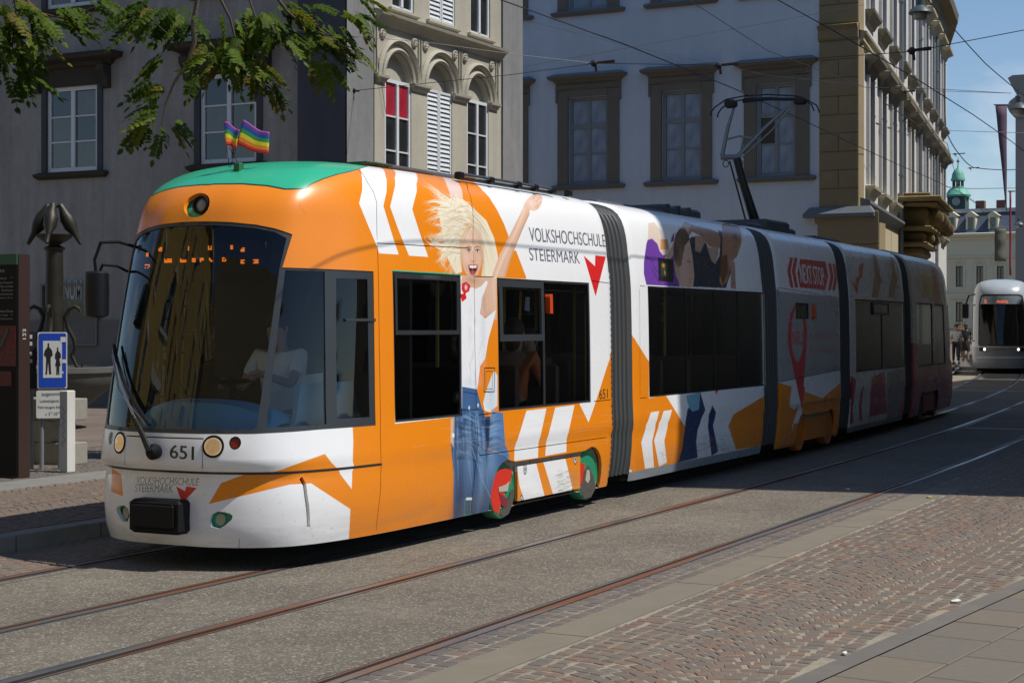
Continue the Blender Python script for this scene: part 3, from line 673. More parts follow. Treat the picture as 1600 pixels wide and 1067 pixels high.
# --- openings
half = conv(I1, [(250, 674.5), (311, 678), (397, 678), (405, 677.5), (500, 671), (587, 664.5), (585, 540), (583.5, 424), (510, 420.5), (441, 418), (449, 392), (457, 366.5), (430, 357), (400, 351), (360, 347), (330, 346), (310, 346)])
half = [p for p in half if p[0] > .03]; z0 = half[0][1]; z1 = half[-1][1]
CABHOLE = densify([(0, z0)] + half + [(0, z1)] + [(-x, y) for x, y in half[::-1]], .15)
ws = conv(I1, [(311, 671), (396, 671), (402, 666), (420, 540), (437, 418), (448, 372), (428, 362), (400, 356.5), (360, 352.5), (330, 351.5), (310, 351.5)])
WS = densify([(0, ws[0][1])] + ws + [(0, ws[-1][1])] + [(-x, y) for x, y in ws[::-1]], .1)
cab1 = conv(I1, [(417, 668), (511, 662.5), (508, 424), (446, 422)]); cab2 = conv(I1, [(528, 654), (578.5, 651.5), (575, 436), (526, 435)])
P1 = conv(I1, [(617.5, 660), (722, 650), (719.5, 430), (613, 424)]); P2 = conv(I1, [(779.5, 643), (923, 628), (920.5, 441), (776, 435)])
def straight(p):   # true up a window outline: vertical sides, level top and bottom
    xs = [q[0] for q in p]; ys = [q[1] for q in p]; x0 = (xs[0] + xs[3]) / 2; x1 = (xs[1] + xs[2]) / 2; y0 = (ys[0] + ys[1]) / 2; y1 = (ys[2] + ys[3]) / 2
    return rect(x0, x1, y0, y1)
P2 = straight(P2)
P1 = [(x + d, y) for (x, y), d in zip(P1, (0, 0, 0, 0))]
def xs_of(px): return I1(px, 700)[0]
wx = [6.38 - (15.38 - 13.12), 6.38 - (15.38 - 14.93)]   # wheel stations
def arch(x, r=.27, zc=.33, n=10): return [(x + r * math.cos(math.pi * k / n), zc + r * 1.02 * math.sin(math.pi * k / n)) for k in range(n + 1)]
a1 = arch(wx[0]); a2 = arch(wx[1])
BOGHOLE = [(wx[0] + .27 * -1, .195)] + [(wx[0] - .27, .33)] + [p for p in a1[::-1] if p[1] > .34 and not (p[0] > wx[0] and p[1] < .575)] + [(wx[0] + .17, .575), (wx[1] - .17, .575)] + [p for p in a2[::-1] if p[1] > .34 and not (p[0] < wx[1] and p[1] < .575)] + [(wx[1] + .27, .33), (wx[1] + .27, .195)]
seams1 = [seam_poly(conv(I1, [(560, 266), (572, 281), (584, 301), (588.7, 317), (589.3, 376)])), seam_poly(conv(I1, [(589.5, 384), (591, 427), (592.5, 534), (594.5, 646), (595.5, 720)])),
  seam_poly(conv(I1, [(595.5, 728), (594.5, 764), (590.5, 800), (588, 829)])), seam_poly(conv(I1, [(589, 380), (660, 384), (735, 388)])),
  seam_poly(conv(I1, [(717, 278), (731, 297), (737.5, 319.5), (738.8, 384)])), seam_poly(conv(I1, [(738.8, 392), (740.5, 428)])), seam_poly(conv(I1, [(740.8, 436), (741.8, 534), (744.3, 640)])),
  seam_poly(conv(I1, [(744.7, 652), (745.5, 706)])), seam_poly(conv(I1, [(744.5, 716), (741, 746), (737.5, 780), (736, 800)])),
  seam_poly(conv(I1, [(740, 432), (771, 433)])), seam_poly(conv(I1, [(925, 439), (955, 440.5)])), seam_poly(conv(I1, [(748, 648), (774, 645)])), seam_poly(conv(I1, [(928, 627), (956, 624)])),
  seam_poly(conv(I1, [(749, 711.5), (850, 697), (948, 683)])), seam_poly([(.36, .76), (.36, .975), (-.36, .975), (-.36, .76)], .01),
  seam_poly(conv(I1, [(470, 746), (476, 757.5), (480.5, 790), (482.5, 824)]), .030)]
far_holes = [mir(P1), mir(P2)]
def lamp_circle(cx, cy, rx, ry, n=20): return [(cx + rx * math.cos(2 * math.pi * k / n), cy + ry * math.sin(2 * math.pi * k / n)) for k in range(n)]
h2 = I1(333, 697.5); r2 = I1(367, 692); f2 = I1(343, 812)
HL_ = [(sx * h2[0], h2[1], .082) for sx in (1, -1)]; RL_ = [(sx * r2[0], r2[1], .048) for sx in (1, -1)]; FL_ = [(sx * f2[0], f2[1], .05) for sx in (1, -1)]
dome = I1(321, 320)
lamp_holes = [lamp_circle(x, y, r, r) for x, y, r in HL_ + RL_] + [[(x + sg * a, y + b) for a, b in ((-.085, -.01), (-.06, -.05), (0, -.06), (.05, -.035), (.10, .005), (.105, .03), (.08, .045), (.03, .055), (-.02, .058), (-.07, .035))][::sg] for (x, y, r), sg in zip(FL_, (1, -1))] + [[(a * .14 * math.cos(.5) - b * .09 * math.sin(.5), dome[1] + a * .14 * math.sin(.5) * .3 + b * .095) for a, b in [(math.cos(t), math.sin(t)) for t in np.linspace(0, 2 * math.pi, 20, endpoint=False)]]]
PS = parts_shell = []
body_outer = rect(-L1, L1, .20, 3.96)
body = mkpanel('body_shell', S1, body_outer, [CABHOLE, P1, P2, BOGHOLE, mir(BOGHOLE)] + far_holes + seams1 + lamp_holes, 0, .035, .06, PAINT1, TRAM, lv.uvf)
mkpanel('inner_skirt', S1, rect(-L1 + .01, L1 - .01, .21, .66), [ring(BOGHOLE, -.02), mir(ring(BOGHOLE, -.02))] + [ring(h, -.01) for h in lamp_holes if h[0][1] < .66], -.035, 0, .12, PLAST, TRAM)
back = mkpanel('inner_shell', S1, rect(-L1 + .01, L1 - .01, .80, 3.95), [ring(CABHOLE, -.02), ring(P1, -.02), ring(P2, -.02), mir(ring(P1, -.02)), mir(ring(P2, -.02))] + [ring(h, -.01) for h in lamp_holes if h[0][1] > .82], -.035, 0, .12, PLAST, TRAM)
# cab glazing
window_set(TRAM, S1, CABHOLE, [WS, cab1, cab2, mir(cab1), mir(cab2)], GL_W, st=.08, names=('cab_window_frame', 'cab_glass'))
for sg in (1, -1):     # sliding bar of the cab side window
    b = [(cab2[0][0], 1.83), (cab2[1][0], 1.83), (cab2[1][0], 1.85), (cab2[0][0], 1.85)]
    mkpanel('sliding_bar', S1, b if sg > 0 else mir(b), (), .004, .02, .1, FRAMEM, TRAM)
def quad(P, u0, u1, w0, w1):
    q = lambda u, w: tuple((P[0][i] * (1 - u) + P[1][i] * u) * (1 - w) + (P[3][i] * (1 - u) + P[2][i] * u) * w for i in (0, 1))
    return [q(u0, w0), q(u1, w0), q(u1, w1), q(u0, w1)]
def glazing(surf, P, splits, root, gm=GL_T, bar=None, m=.02):
    """frame and panes in any four cornered opening; splits are fractions across it"""
    W_ = abs(P[1][0] - P[0][0]); H_ = abs(P[2][1] - P[1][1]); us = [0] + list(splits) + [1]
    gs = [quad(P, a + m / W_, b_ - m / W_, m / H_, 1 - m / H_) for a, b_ in zip(us[:-1], us[1:])]
    return window_set(root, surf, P, gs, gm, st=.15, names=('window_frame', 'pane'), fmat=RUB)
for sg in (1, -1):
    f = (lambda p: p) if sg > 0 else mir
    us2 = (I1(851, 540)[0] - P2[0][0]) / (P2[1][0] - P2[0][0])
    glazing(S1, P1 if sg > 0 else [(-x, y) for x, y in P1], [], TRAM, m=.018); glazing(S1, P2 if sg > 0 else [(-x, y) for x, y in P2], [us2], TRAM)
    # opening top lights with heavy frames
    for (A_, u0, u1, hh, t, m_, o_) in ((P1, .03, .97, .50, .035, RUB, .0), (P2, .01, us2 - .01, .56, .06, FRAMEM, .012)):
        Hq = A_[2][1] - A_[1][1]; o2 = quad(A_, u0, u1, 1 - hh / Hq, 1 - .015); mkpanel('top_light_frame', S1, f(o2), [f(ring(o2, t))], o_, .03, .15, m_, TRAM)
lampq = I1(855, 475)
mkpanel('side_indicator', S1, rect(lampq[0] - .03, lampq[0] + .03, lampq[1] - .09, lampq[1] + .09), (), .045, .05, .05, AMBER, TRAM)
# head lamps and small lamps
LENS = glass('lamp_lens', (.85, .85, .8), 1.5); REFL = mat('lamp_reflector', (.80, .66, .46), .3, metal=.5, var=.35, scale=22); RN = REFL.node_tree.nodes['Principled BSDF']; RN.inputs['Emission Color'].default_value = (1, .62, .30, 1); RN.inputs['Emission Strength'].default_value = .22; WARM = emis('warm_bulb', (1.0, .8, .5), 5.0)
def disc_on(name, x, y, r, o_, m, parent, rim=.0, n=20):
    return mkpanel(name, S1, lamp_circle(x, y, r, r, n), (), o_, rim, .03, m, parent, smooth=False)
for (x, y, r) in HL_:
    h = disc_on('head_lamp', x, y, r + .012, -.05, PLAST, TRAM)
    mkpanel('lamp_ring', S1, lamp_circle(x, y, r, r, 24), [lamp_circle(x, y, r - .018, r - .018, 24)], .006, .05, .04, PLAST, h)
    P, N = S1(np.array([x]), np.array([y])); P = Vector(P[0]); N = Vector(N[0]); q = N.to_track_quat('Z', 'Y').to_matrix().to_4x4(); Mx = Matrix.Translation(P) @ q
    b = MB(); b.lathe([(.066, .004), (.06, -.01), (.045, -.028), (.02, -.040), (.001, -.042)], n=20, M=Mx); b.build('reflector', REFL, h, smooth=True)
    b = MB(); b.ball((0, 0, 0), .012, M=Mx @ Matrix.Translation((0, 0, -.03))); b.v = [tuple(Vector(v) + (Mx @ Vector((0, 0, -.03)))) if False else v for v in b.v]
    b = MB(); c = Mx @ Vector((0, 0, -.028)); b.ball(c, .017); b.build('bulb', WARM, h, smooth=True)
    b = MB(); b.lathe([(.001, .018), (.03, .015), (.052, .008), (.066, -.002)], n=20, M=Mx); b.build('lens', LENS, h, smooth=True)
for (x, y, r) in RL_:
    h = disc_on('tail_lamp', x, y, r + .01, -.03, PLAST, TRAM); disc_on('red_lens', x, y, r * .8, -.012, REDL, h)
GREENP = mat('green_undercoat', (.02, .36, .20), .35)
for (x, y, r), sg in zip(FL_, (1, -1)):
    h = mkpanel('fog_lamp', S1, rect(x - .14, x + .14, y - .08, y + .08), (), -.045, 0, .05, GREENP, TRAM)
    disc_on('lens', x + .0, y, .04, -.022, mat('fog_glass', (.30, .32, .20), .12, coat=.5), h, .03)
h = mkpanel('roof_lamp', S1, rect(-.2, .2, dome[1] - .13, dome[1] + .13), (), -.05, 0, .05, GREENP, TRAM)
P, N = S1(np.array([.03]), np.array([dome[1]])); P = Vector(P[0]); fwd = Vector((-1, 0, .15)).normalized(); Mx = Matrix.Translation(P + Vector((.03, 0, 0))) @ fwd.to_track_quat('Z', 'Y').to_matrix().to_4x4()
b = MB(); b.lathe([(.07, -.06), (.072, .02), (.06, .022), (.052, -.01), (.01, -.03)], n=20, M=Mx); b.build('lamp_ring', PLAST, h, smooth=True)
b = MB(); b.lathe([(.0555, -.005), (.045, .006), (.02, .012), (.001, .013)], n=20, M=Mx); b.build('lens', mat('lamp_glass', (.22, .22, .20), .08, coat=.8), h, smooth=True)
# ------------------------------------------------------------------ wheels, bogie skirt
def wheel_at(W, side_y, facing, cols, parent, r=.25):
    """printed wheel cover at world point W, axle along local Y"""
    a, d, L = W
    Mx = Matrix.Translation(a) @ Matrix(((d.x, -d.y, 0, 0), (d.y, d.x, 0, 0), (0, 0, 1, 0), (0, 0, 0, 1))) @ Matrix.Rotation(R(90), 4, 'X')
    b = MB(); b.lathe([(r * .86, -.10), (r, -.10), (r, .0), (r * .97, .012), (r * .90, .016), (r * .86, .008), (r * .3, .010), (.001, .012)], n=28, M=Mx)
    w = b.build('wheel', cols[0], parent, smooth=True)
    if len(cols) > 1:
        for ip, (poly, m) in enumerate(cols[1]):
            b = MB(); b.add([Mx @ Vector((x * r, y * r, .0175 + .0015 * ip)) for x, y in poly], [tuple(range(len(poly)))]); b.build('wheel_print', m, w, fix=False)
WGREEN = mat('wheel_green', (.02, .24, .12), .4, dirt=(.05, .05, .04, .5)); WRED = mat('wheel_red', (.62, .03, .015), .4); WDIRT = mat('wheel_grime', (.075, .068, .058), .7, var=.4, scale=20)
WMAR = mat('wheel_maroon', (.20, .02, .035), .5); WORG = mat('wheel_orange', (.55, .16, .01), .5, dirt=(.1, .08, .06, .6)); WPALE = mat('wheel_pale', (.42, .38, .30), .6)
A1, D1, LL1 = frame(*MODS[0])
def loc1(x, y, z, fr=None):
    A, D, L = fr or (A1, D1, LL1); return Vector((A.x + D.x * x - D.y * y, A.y + D.y * x + D.x * y, z))
sx1 = wx[0] - 3.6 + 3.0; sx2 = wx[1] - 3.6 + 3.0      # local x of the wheels
red = [(-.95, -.1), (-.8, .45), (-.3, .75), (.25, .78), (.7, .68), (.6, .2), (.2, .1), (.05, -.35), (-.15, -.5), (-.35, -.8), (-.75, -.6)]
dirt = [(-.25, -.80), (0, -.95), (.45, -.87), (.82, -.42), (.88, .0), (.62, -.05), (.35, -.45), (.05, -.60)]
for side in (-1, 1):
    yy = side * 1.03
    wheel_at((loc1(sx1, yy if side < 0 else yy - .05, .33), D1, 0), 0, 0, [WGREEN, [(red, WRED), (dirt, WDIRT), ([(-.3, -.05), (.4, -.35), (.3, -.65), (-.05, -.55)], WMAR), ([(-.35, .15), (.2, .2), (.5, .3), (.35, -.05), (-.3, -.02)], WPALE)] if side < 0 else []], TRAM)
    wheel_at((loc1(sx2, yy if side < 0 else yy - .05, .33), D1, 0), 0, 0, [WGREEN, [([(-.8, .1), (-.65, .5), (-.25, .45), (-.4, .0), (-.55, -.35), (-.8, -.25)], WRED), ([(-.9, -.3), (-.55, -.35), (-.3, .2), (.1, .35), (.6, -.2), (.75, -.6), (.3, -.93), (-.4, -.9)], WDIRT), ([(-.25, -.2), (-.1, .2), (.15, .15), (.2, -.2), (.0, -.35)], WPALE)] if side < 0 else []], TRAM)
    # bogie skirt panel with its own print
def flat_surf(fr, x0, yoff):
    A, D, L = fr
    def g(s, v):
        s = np.asarray(s, float); v = np.asarray(v, float)
        P = np.stack([A.x + D.x * s - D.y * yoff, A.y + D.y * s + D.x * yoff, v], -1); N = np.broadcast_to(np.array([D.y, -D.x, 0.]) * (1 if yoff < 0 else -1), P.shape); return P, N
    return g
SKS = flat_surf((A1, D1, LL1), 0, -1.075)
class InvFlat:
    def __init__(s, fr, yoff): s.A, s.D, s.L = fr; s.P = (s.A.x - s.D.y * yoff, s.A.y + s.D.x * yoff); s.d = (s.D.x, s.D.y)
    def __call__(s, px, py): return at_line(px, py, s.P, s.d)
IF = InvFlat((A1, D1, LL1), -1.075)
k0 = sx1 + .235; k1 = sx2 - .235
lk = Livery('livery_skirt', None, k0 - .05, k1 + .05, 330, ORANGE, IF)
lk.fill([(806.9, 724), (836.8, 719), (855, 791), (824.5, 798.5), (811.8, 758.7)], WHITE); lk.fill([(847.3, 716), (882, 710), (899, 782), (869, 788)], WHITE)
for k in range(90):
    x = rs.uniform(868, 898); y = rs.uniform(735, 780); lk.line([(x, y), (x + rs.uniform(3, 12), y - 1.5)], .006, [.30, .26, .18], .5)
for c in ((820.5, 733), (824.5, 789), (899, 717), (894.5, 772), (815, 781)): lk.blob(c, 2.6, 4.2, [.05, .05, .05], 1, hard=8); lk.blob(c, 1.9, 3.2, [.6, .6, .6], 1, hard=8); lk.blob(c, .8, 1.2, [.05, .05, .05], 1, hard=8)
SKP = lk.material(.3)
for side in (-1, 1):
    sf = flat_surf((A1, D1, LL1), 0, 1.075 * side)
    mkpanel('bogie_skirt', sf, rect(k0, k1, .215, .525), (), 0, .03, .15, SKP, TRAM, lk.uvf, smooth=False)
    b = MB(); b.box(sx1 - .34, sx2 + .34, side * .80, side * .84, .2, .7, Matrix.Translation(A1) @ Matrix(((D1.x, -D1.y, 0, 0), (D1.y, D1.x, 0, 0), (0, 0, 1, 0), (0, 0, 0, 1)))); b.build('bogie_well', BLACK, TRAM)
    for xx in (.55, 1.0):
        b = MB(); b.box(sx1 + xx, sx1 + xx + .02, side * 1.0, side * 1.04, .5, .6, Matrix.Translation(A1) @ Matrix(((D1.x, -D1.y, 0, 0), (D1.y, D1.x, 0, 0), (0, 0, 1, 0), (0, 0, 0, 1)))); b.build('skirt_bracket', mat('primer_ochre', (.25, .2, .1), .7), TRAM)

# ------------------------------------------------------------------ interior
def FM(fr): A, D, L = fr; return Matrix.Translation(A) @ Matrix(((D.x, -D.y, 0, 0), (D.y, D.x, 0, 0), (0, 0, 1, 0), (0, 0, 0, 1)))
def interior(fr, x0, x1, parent, seats=True, cab=False):
    M = FM(fr); b = MB(); b.box(x0, x1, -1.0, 1.0, .34, .38, M); b.build('floor', INTF, parent)
    b = MB(); b.box(x0, x1, -.85, .85, 2.48, 2.52, M); b.build('ceiling', INTW, parent)
    for y in (-1.02, 1.02): b = MB(); b.box(x0, x1, y - .015, y + .015, .38, .98, M); b.build('inner_wall', INTW, parent)
    if seats:
        me = MB(); me.box(-.22, .22, -.42, .42, .40, .46, bev=.02); me.box(.17, .25, -.42, .42, .44, 1.05, bev=.03); me.box(-.2, .2, -.05, .05, 0, .4); me = me.mesh('seat', SEATM, False, True)
        x = x0 + .72
        while x < x1 - .4:
            for y in (-.56, .56): inst('seat', me, M @ Matrix.Translation((x, y, .38)), parent)
            x += .85
    x = x0 + .4
    pm = MB(); pm.tube([(0, 0, .38), (0, 0, 2.5)], .017, 8); pm = pm.mesh('grab_pole', POLEM, True)
    while x < x1:
        for y in (-.16, .3): inst('grab_pole', pm, M @ Matrix.Translation((x, y, 0)), parent)
        x += 1.35
M1M = FM((A1, D1, LL1))
interior((A1, D1, LL1), 2.15, 5.78, TRAM)
b = MB(); b.box(2.02, 2.06, -.98, .98, .3, 2.5, M1M); b.build('cab_partition', mat('partition', (.045, .043, .04), .6), TRAM)
b = MB(); b.box(.9, 2.05, -.80, .80, .34, .38, M1M); b.box(.4, .9, -.40, .40, .34, .38, M1M); b.build('cab_floor', INTF, TRAM)
b = MB(); b.box(.75, 2.03, -.7, .7, 2.42, 2.45, M1M); b.build('cab_ceiling', PLAST, TRAM)
# blue driver's console: rises behind the windscreen
b = MB(); prof = [(.30, .62, .98), (.34, .60, 1.10), (.45, .66, 1.22), (.62, .72, 1.24), (.80, .78, 1.12), (.95, .84, 1.05)]; vs = []; n = 13
for x, w, z in prof:
    for k in range(n):
        t = -1 + 2 * k / (n - 1); vs.append(M1M @ Vector((x + .22 * t * t, w * t, z - .16 * abs(t) ** 3)))
b.add(vs, [(i * n + k, i * n + k + 1, (i + 1) * n + k + 1, (i + 1) * n + k) for i in range(len(prof) - 1) for k in range(n - 1)]); b.build('console', BLUEP, TRAM, smooth=True)
b = MB(); b.prism([(.66, .7), (1.62, .7), (1.42, 1.36), (.80, 1.36)], lambda x, z: M1M @ Vector((x, -.74 - (x - .66) * .10, z)), lambda x, z: M1M @ Vector((x, -.70 - (x - .66) * .10, z))); b.build('door_console', mat('light_blue_panel', (.42, .66, .86), .5), TRAM)
b = MB(); b.lathe([(.03, -.25), (.03, -.02), (.14, 0), (.16, .02), (.14, .03), (.02, .03)], n=18, M=Matrix.Translation(M1M @ Vector((.95, .0, 1.35)))); b.build('cab_control', PLAST, TRAM, smooth=True)
b = MB(); b.box(1.35, 1.8, -.26, .26, .8, .9, M1M, .03); b.box(1.72, 1.84, -.26, .26, .85, 1.55, M1M, .04); b.build('driver_seat', SEATM, TRAM)
# destination display behind the glass: sparse amber dots
b = MB(); b.box(.56, .62, -.60, .60, 2.12, 2.42, M1M); disp = b.build('destination_display', BLACK, TRAM)
b = MB(); rs2 = random.Random(11)
pat = [(-.42, 2.37, 3), (-.12, 2.37, 1), (.08, 2.37, 3), (.30, 2.37, 2), (.40, 2.35, 3), (-.56, 2.33, 3), (-.56, 2.24, 4), (-.36, 2.28, 6), (-.20, 2.28, 5), (-.08, 2.28, 3), (.0, 2.28, 3), (.09, 2.28, 3), (.22, 2.28, 3), (.40, 2.26, 3), (.52, 2.26, 4)]
for y, z, wn_ in pat:
    for i in range(wn_):
        for j in range(3):
            if rs2.random() < .82: b.box(.554, .558, y * .95 + i * .0125, y * .95 + i * .0125 + .009, z + j * .011, z + j * .011 + .007, M1M @ Matrix.Diagonal((1, -1, 1, 1)))
b.build('display_dots', LEDM, disp, kind='stuff')

# ------------------------------------------------------------------ nose fittings
def S1p(s, v, o_=0.0):
    P, N = S1(np.array([float(s)]), np.array([float(v)])); return Vector(P[0] + N[0] * o_)
b = MB(); c = S1p(-.02, .40); b.box(-.13, .03, -.225, .225, -.125, .125, Matrix.Translation(c), .025); b.box(-.15, -.12, -.19, .19, -.09, .10, Matrix.Translation(c), .02); b.build('buffer', PLAST, TRAM)
# wiper
wa = S1p(-.03, .87, .03); we = S1p(-.74, 1.62, .03)
b = MB(); b.lathe([(.055, -.03), (.06, .02), (.035, .05), (.001, .055)], n=16, M=Matrix.Translation(wa) @ Matrix.Rotation(R(-90), 4, 'Y')); b.tube([wa + Vector((-.04, 0, 0)), S1p(-.12, .98, .06), S1p(-.25, 1.12, .05)], [.028, .022, .016], 8); b.build('wiper_arm_base', PLAST, TRAM, smooth=True)
b = MB(); b.tube([S1p(-.22, 1.10, .055), S1p(-.45, 1.34, .05), S1p(-.70, 1.60, .045)], [.010, .008, .006], 6); b.tube([S1p(-.14, 1.08, .045), S1p(-.48, 1.30, .04), S1p(-.74, 1.57, .03)], .006, 6); b.build('wiper_arm', STEEL, TRAM)
b = MB(); b.tube([S1p(-.10 - .066 * k, 1.06 + .058 * k, .022) for k in range(11)], .014, 6); b.build('wiper_blade', PLAST, TRAM)
# rear view mirrors on bent stalks
def mirror(sg):
    hd = M1M @ Vector((.28, sg * .775, 2.04)); at0 = S1p(-sg * .86, 2.42, .0); at1 = S1p(-sg * .86, 2.22, .0)
    b = MB(); w = Vector((0, sg * 1, 0))
    b.tube([at0, at0 + Vector((-.14, sg * .03, .03)), Vector((hd.x - .02, hd.y - sg * .06, at0.z + .01)), Vector((hd.x - .02, hd.y - sg * .0, at0.z - .12)), hd + Vector((0, 0, .12))], .013, 8); b.build('mirror_stalk', STEEL if False else PLAST, TRAM, smooth=True)
    b = MB(); b.tube([at1, at1 + Vector((-.10, sg * .02, .04)), Vector((hd.x + .0, hd.y - sg * .06, at1.z + .04)), hd + Vector((0, 0, .10))], .011, 8); b.build('mirror_stalk', PLAST, TRAM, smooth=True)
    b = MB(); b.lathe([(.06, -.185), (.10, -.17), (.105, .0), (.10, .155), (.08, .172), (.001, .175)], n=18, sx=.8, sy=1.0, c=hd); h = b.build('mirror_housing', mat('mirror_shell', (.008, .009, .011), .42, spec=.3), TRAM, smooth=True)
    b = MB(); b.cbox(hd + Vector((.068, 0, 0)), (.01, .13, .30)); b.build('mirror_glass', STEEL, h)
mirror(1)
# antenna foot and whip
ANT = S1p(.12, 3.03); b = MB(); b.box(-.03, .03, -.025, .025, -.02, .06, Matrix.Translation(ANT), .008); b.build('antenna_foot', mat('antenna_green', (.02, .12, .05), .5), TRAM)

# ------------------------------------------------------------------ the other modules
def ends(surf_near, s, L, parent, fr, out):   # closing ring walls at a module end, cut with the gangway
    pass
def bellows(m0, m1, parent):
    (a0, a1), (b0, b1) = MODS[m0], MODS[m1]; A, D, L = frame(a0, a1); B, E, L2 = frame(b0, b1); P0 = A + D * L; P1_ = B
    nr = 5; prof = []; vv = np.linspace(.22, 3.96, 44); hz = [(float(Hv(v)), float(Zv(v))) for v in vv]; loop = [(-h, z) for h, z in hz] + [(h, z) for h, z in hz[::-1]][1:]
    b = MB(); n = len(loop); ks = []
    K = nr * 4 + 1
    for i in range(K):
        t = i / (K - 1); c = P0.lerp(P1_, t); d = D.lerp(E, t).normalized(); ph = (i % 4); sc = [.925, .965, .972, .965][ph]
        if i in (0, K - 1): sc = .985
        for y, z in loop:
            zz = 1.6 + (z - 1.6) * (sc if z > 1.6 else (sc * .99 if ph else .97)); yy = y * sc; b.v.append(tuple(Vector((c.x - d.y * yy, c.y + d.x * yy, zz))))
    for i in range(K - 1):
        for k in range(n - 1): b.f.append((i * n + k, (i + 1) * n + k, (i + 1) * n + k + 1, i * n + k + 1)); b.mi.append(0)
    b.build('bellows', BELL, parent, smooth=True, fix=False)
    b = MB(); Mx = FM((P0, D, 0)); b.box(-.3, (P1_ - P0).length + .3, -.7, .7, .3, .36, Mx); b.build('gangway_floor', INTF, parent)
def roof_box(fr, x0, x1, w, h, parent, name='roof_equipment', m=ROOFM, z0=3.08, ribs=True):
    b = MB(); M = FM(fr); b.box(x0, x1, -w, w, z0, z0 + h, M, .03)
    if ribs:
        k = x0 + .15
        while k < x1 - .1: b.box(k, k + .03, -w - .012, w + .012, z0 + .03, z0 + h + .012, M); k += .35
    b.build(name, m, parent)
FR = [frame(*m) for m in MODS]
for i in range(4): bellows(i, i + 1, TRAM)
# dark end collars of each module
def module(k, inv_polys, livery_fn, splits=None):
    pass
ends_s = []
def end_cap(fr, x, parent, scale=.97):
    vv = np.linspace(.22, 3.96, 40); out = [(-float(Hv(v)) * scale, float(Zv(v)) * .99) for v in vv] + [(float(Hv(v)) * scale, float(Zv(v)) * .99) for v in vv[::-1]][1:]
    gang = [(-.55, .4), (-.55, 2.2), (.55, 2.2), (.55, .4)]; M = FM(fr)
    def g(s, v): s = np.asarray(s, float); v = np.asarray(v, float); P = np.stack([np.full(s.shape, x), s, v], -1); P = P @ np.array(M.to_3x3()).T + np.array(M.translation); return P, np.zeros(P.shape)
    mkpanel('end_wall', g, out, [gang], 0, 0, 0, RUB, parent, smooth=False)
end_cap(FR[0], L1 - .03, TRAM)
DARKBAND = [.05, .055, .06]
def run_module(k, name, paint_fn, wins, hoppers=(), res=200, skirt=True, bog=None, seams=(), mirror=False):
    fr = FR[k]; L = fr[2]; x0, x1 = MODS[k]
    if not mirror:
        surf = with_normal(to_world(box_local(L), x0, x1)); inv = Inv(surf, .0, L, .03)
        near = lambda p: p; far = mir; outer_n = rect(0.001, L, .2, 3.96); s0, s1 = -.02, L + .02
        far_uv = lambda a, v, l: l.uvf(abs(a), v)
    lvk = Livery(name, surf, s0, s1, res, WHITE, inv); 
    wl_ = [straight([inv(*p) for p in w]) for w in wins]
    paint_fn(lvk, inv); pm = lvk.material()
    bh = []
    if bog:
        w0, w1 = bog; A_, B_ = arch(w0, .26), arch(w1, .26)
        bh = [[(w0 - .26, .195), (w0 - .26, .33)] + [p for p in A_[::-1] if p[1] > .34 and not (p[0] > w0 and p[1] < .57)] + [(w0 + .16, .57), (w1 - .16, .57)] + [p for p in B_[::-1] if p[1] > .34 and not (p[0] < w1 and p[1] < .57)] + [(w1 + .26, .33), (w1 + .26, .195)]]
    sm = [seam_poly([inv(*p) for p in q], .007) for q in seams]
    for nm, f in (('near', near), ('far', far)):
        o_ = outer_n if nm == 'near' else mir(outer_n)
        mkpanel('body_shell', surf, o_, [f(w) for w in wl_] + [f(q) for q in bh] + ([q for q in sm] if nm == 'near' else []), 0, .03, .09, pm, TRAM, (lvk.uvf if nm == 'near' else (lambda a, v: lvk.uvf(-a, v))))
        mkpanel('inner_shell', surf, ring(o_, .012), [f(ring(w, -.02)) for w in wl_] + [f(ring(q, -.02)) for q in bh], -.032, 0, .2, PLAST, TRAM)
        for w, sp in zip(wl_, [w[4:] if False else [] for w in wl_]): pass
        for i, w in enumerate(wl_):
            spl = SPL.get((k, i), []); xs_ = spl if nm == 'near' else [1 - x for x in spl[::-1]]
            ww = f(w); ww = rect(min(p[0] for p in ww), max(p[0] for p in ww), w[0][1], w[2][1]); glazing(surf, ww, xs_, TRAM, GL_D if k > 2 else GL_T, m=.018 if len(xs_) < 3 else .014)
    for (hx0, hx1, hy0, hy1) in hoppers:
        q = straight([inv(hx0, hy1), inv(hx1, hy1), inv(hx1, hy0), inv(hx0, hy0)]); fr_ = mkpanel('top_light_frame', surf, q, [ring(q, .035)], .014, .03, .1, FRAMEM, TRAM); mkpanel('pane', surf, ring(q, .035), (), .006, 0, .2, GL_T, fr_)
    interior(fr, .15, L - .15, TRAM, seats=(k != 2))
    end_cap(fr, .03, TRAM); end_cap(fr, L - .03, TRAM)
    if bog:
        for side in (-1, 1):
            for wxx in bog: wheel_at((loc1(wxx, side * 1.03, .33, fr), fr[1], 0), 0, 0, [WORG if k == 2 else WDIRT], TRAM, .25)
            sf = flat_surf(fr, 0, 1.07 * side); mkpanel('bogie_skirt', sf, rect(bog[0] + .22, bog[1] - .22, .215, .52), (), 0, .03, .2, BSK, TRAM, smooth=False)
            b = MB(); b.box(bog[0] - .33, bog[1] + .33, side * .80, side * .84, .2, .66, FM(fr)); b.build('bogie_well', BLACK, TRAM)
    b = MB(); b.box(.1, L - .1, -.9, .9, .16, .33, FM(fr)); b.build('underframe', UNDER, TRAM)
    return surf, inv
SPL = {(1, 0): [.29, .52, .73], (3, 0): [.5], (2, 0): []}
BSK = mat('skirt_orange', (.62, .18, .01), .4, dirt=(.12, .08, .05, .5))
b = MB(); b.box(1.1, 5.7, -.85, .85, .18, .33, M1M); b.build('underframe', UNDER, TRAM)
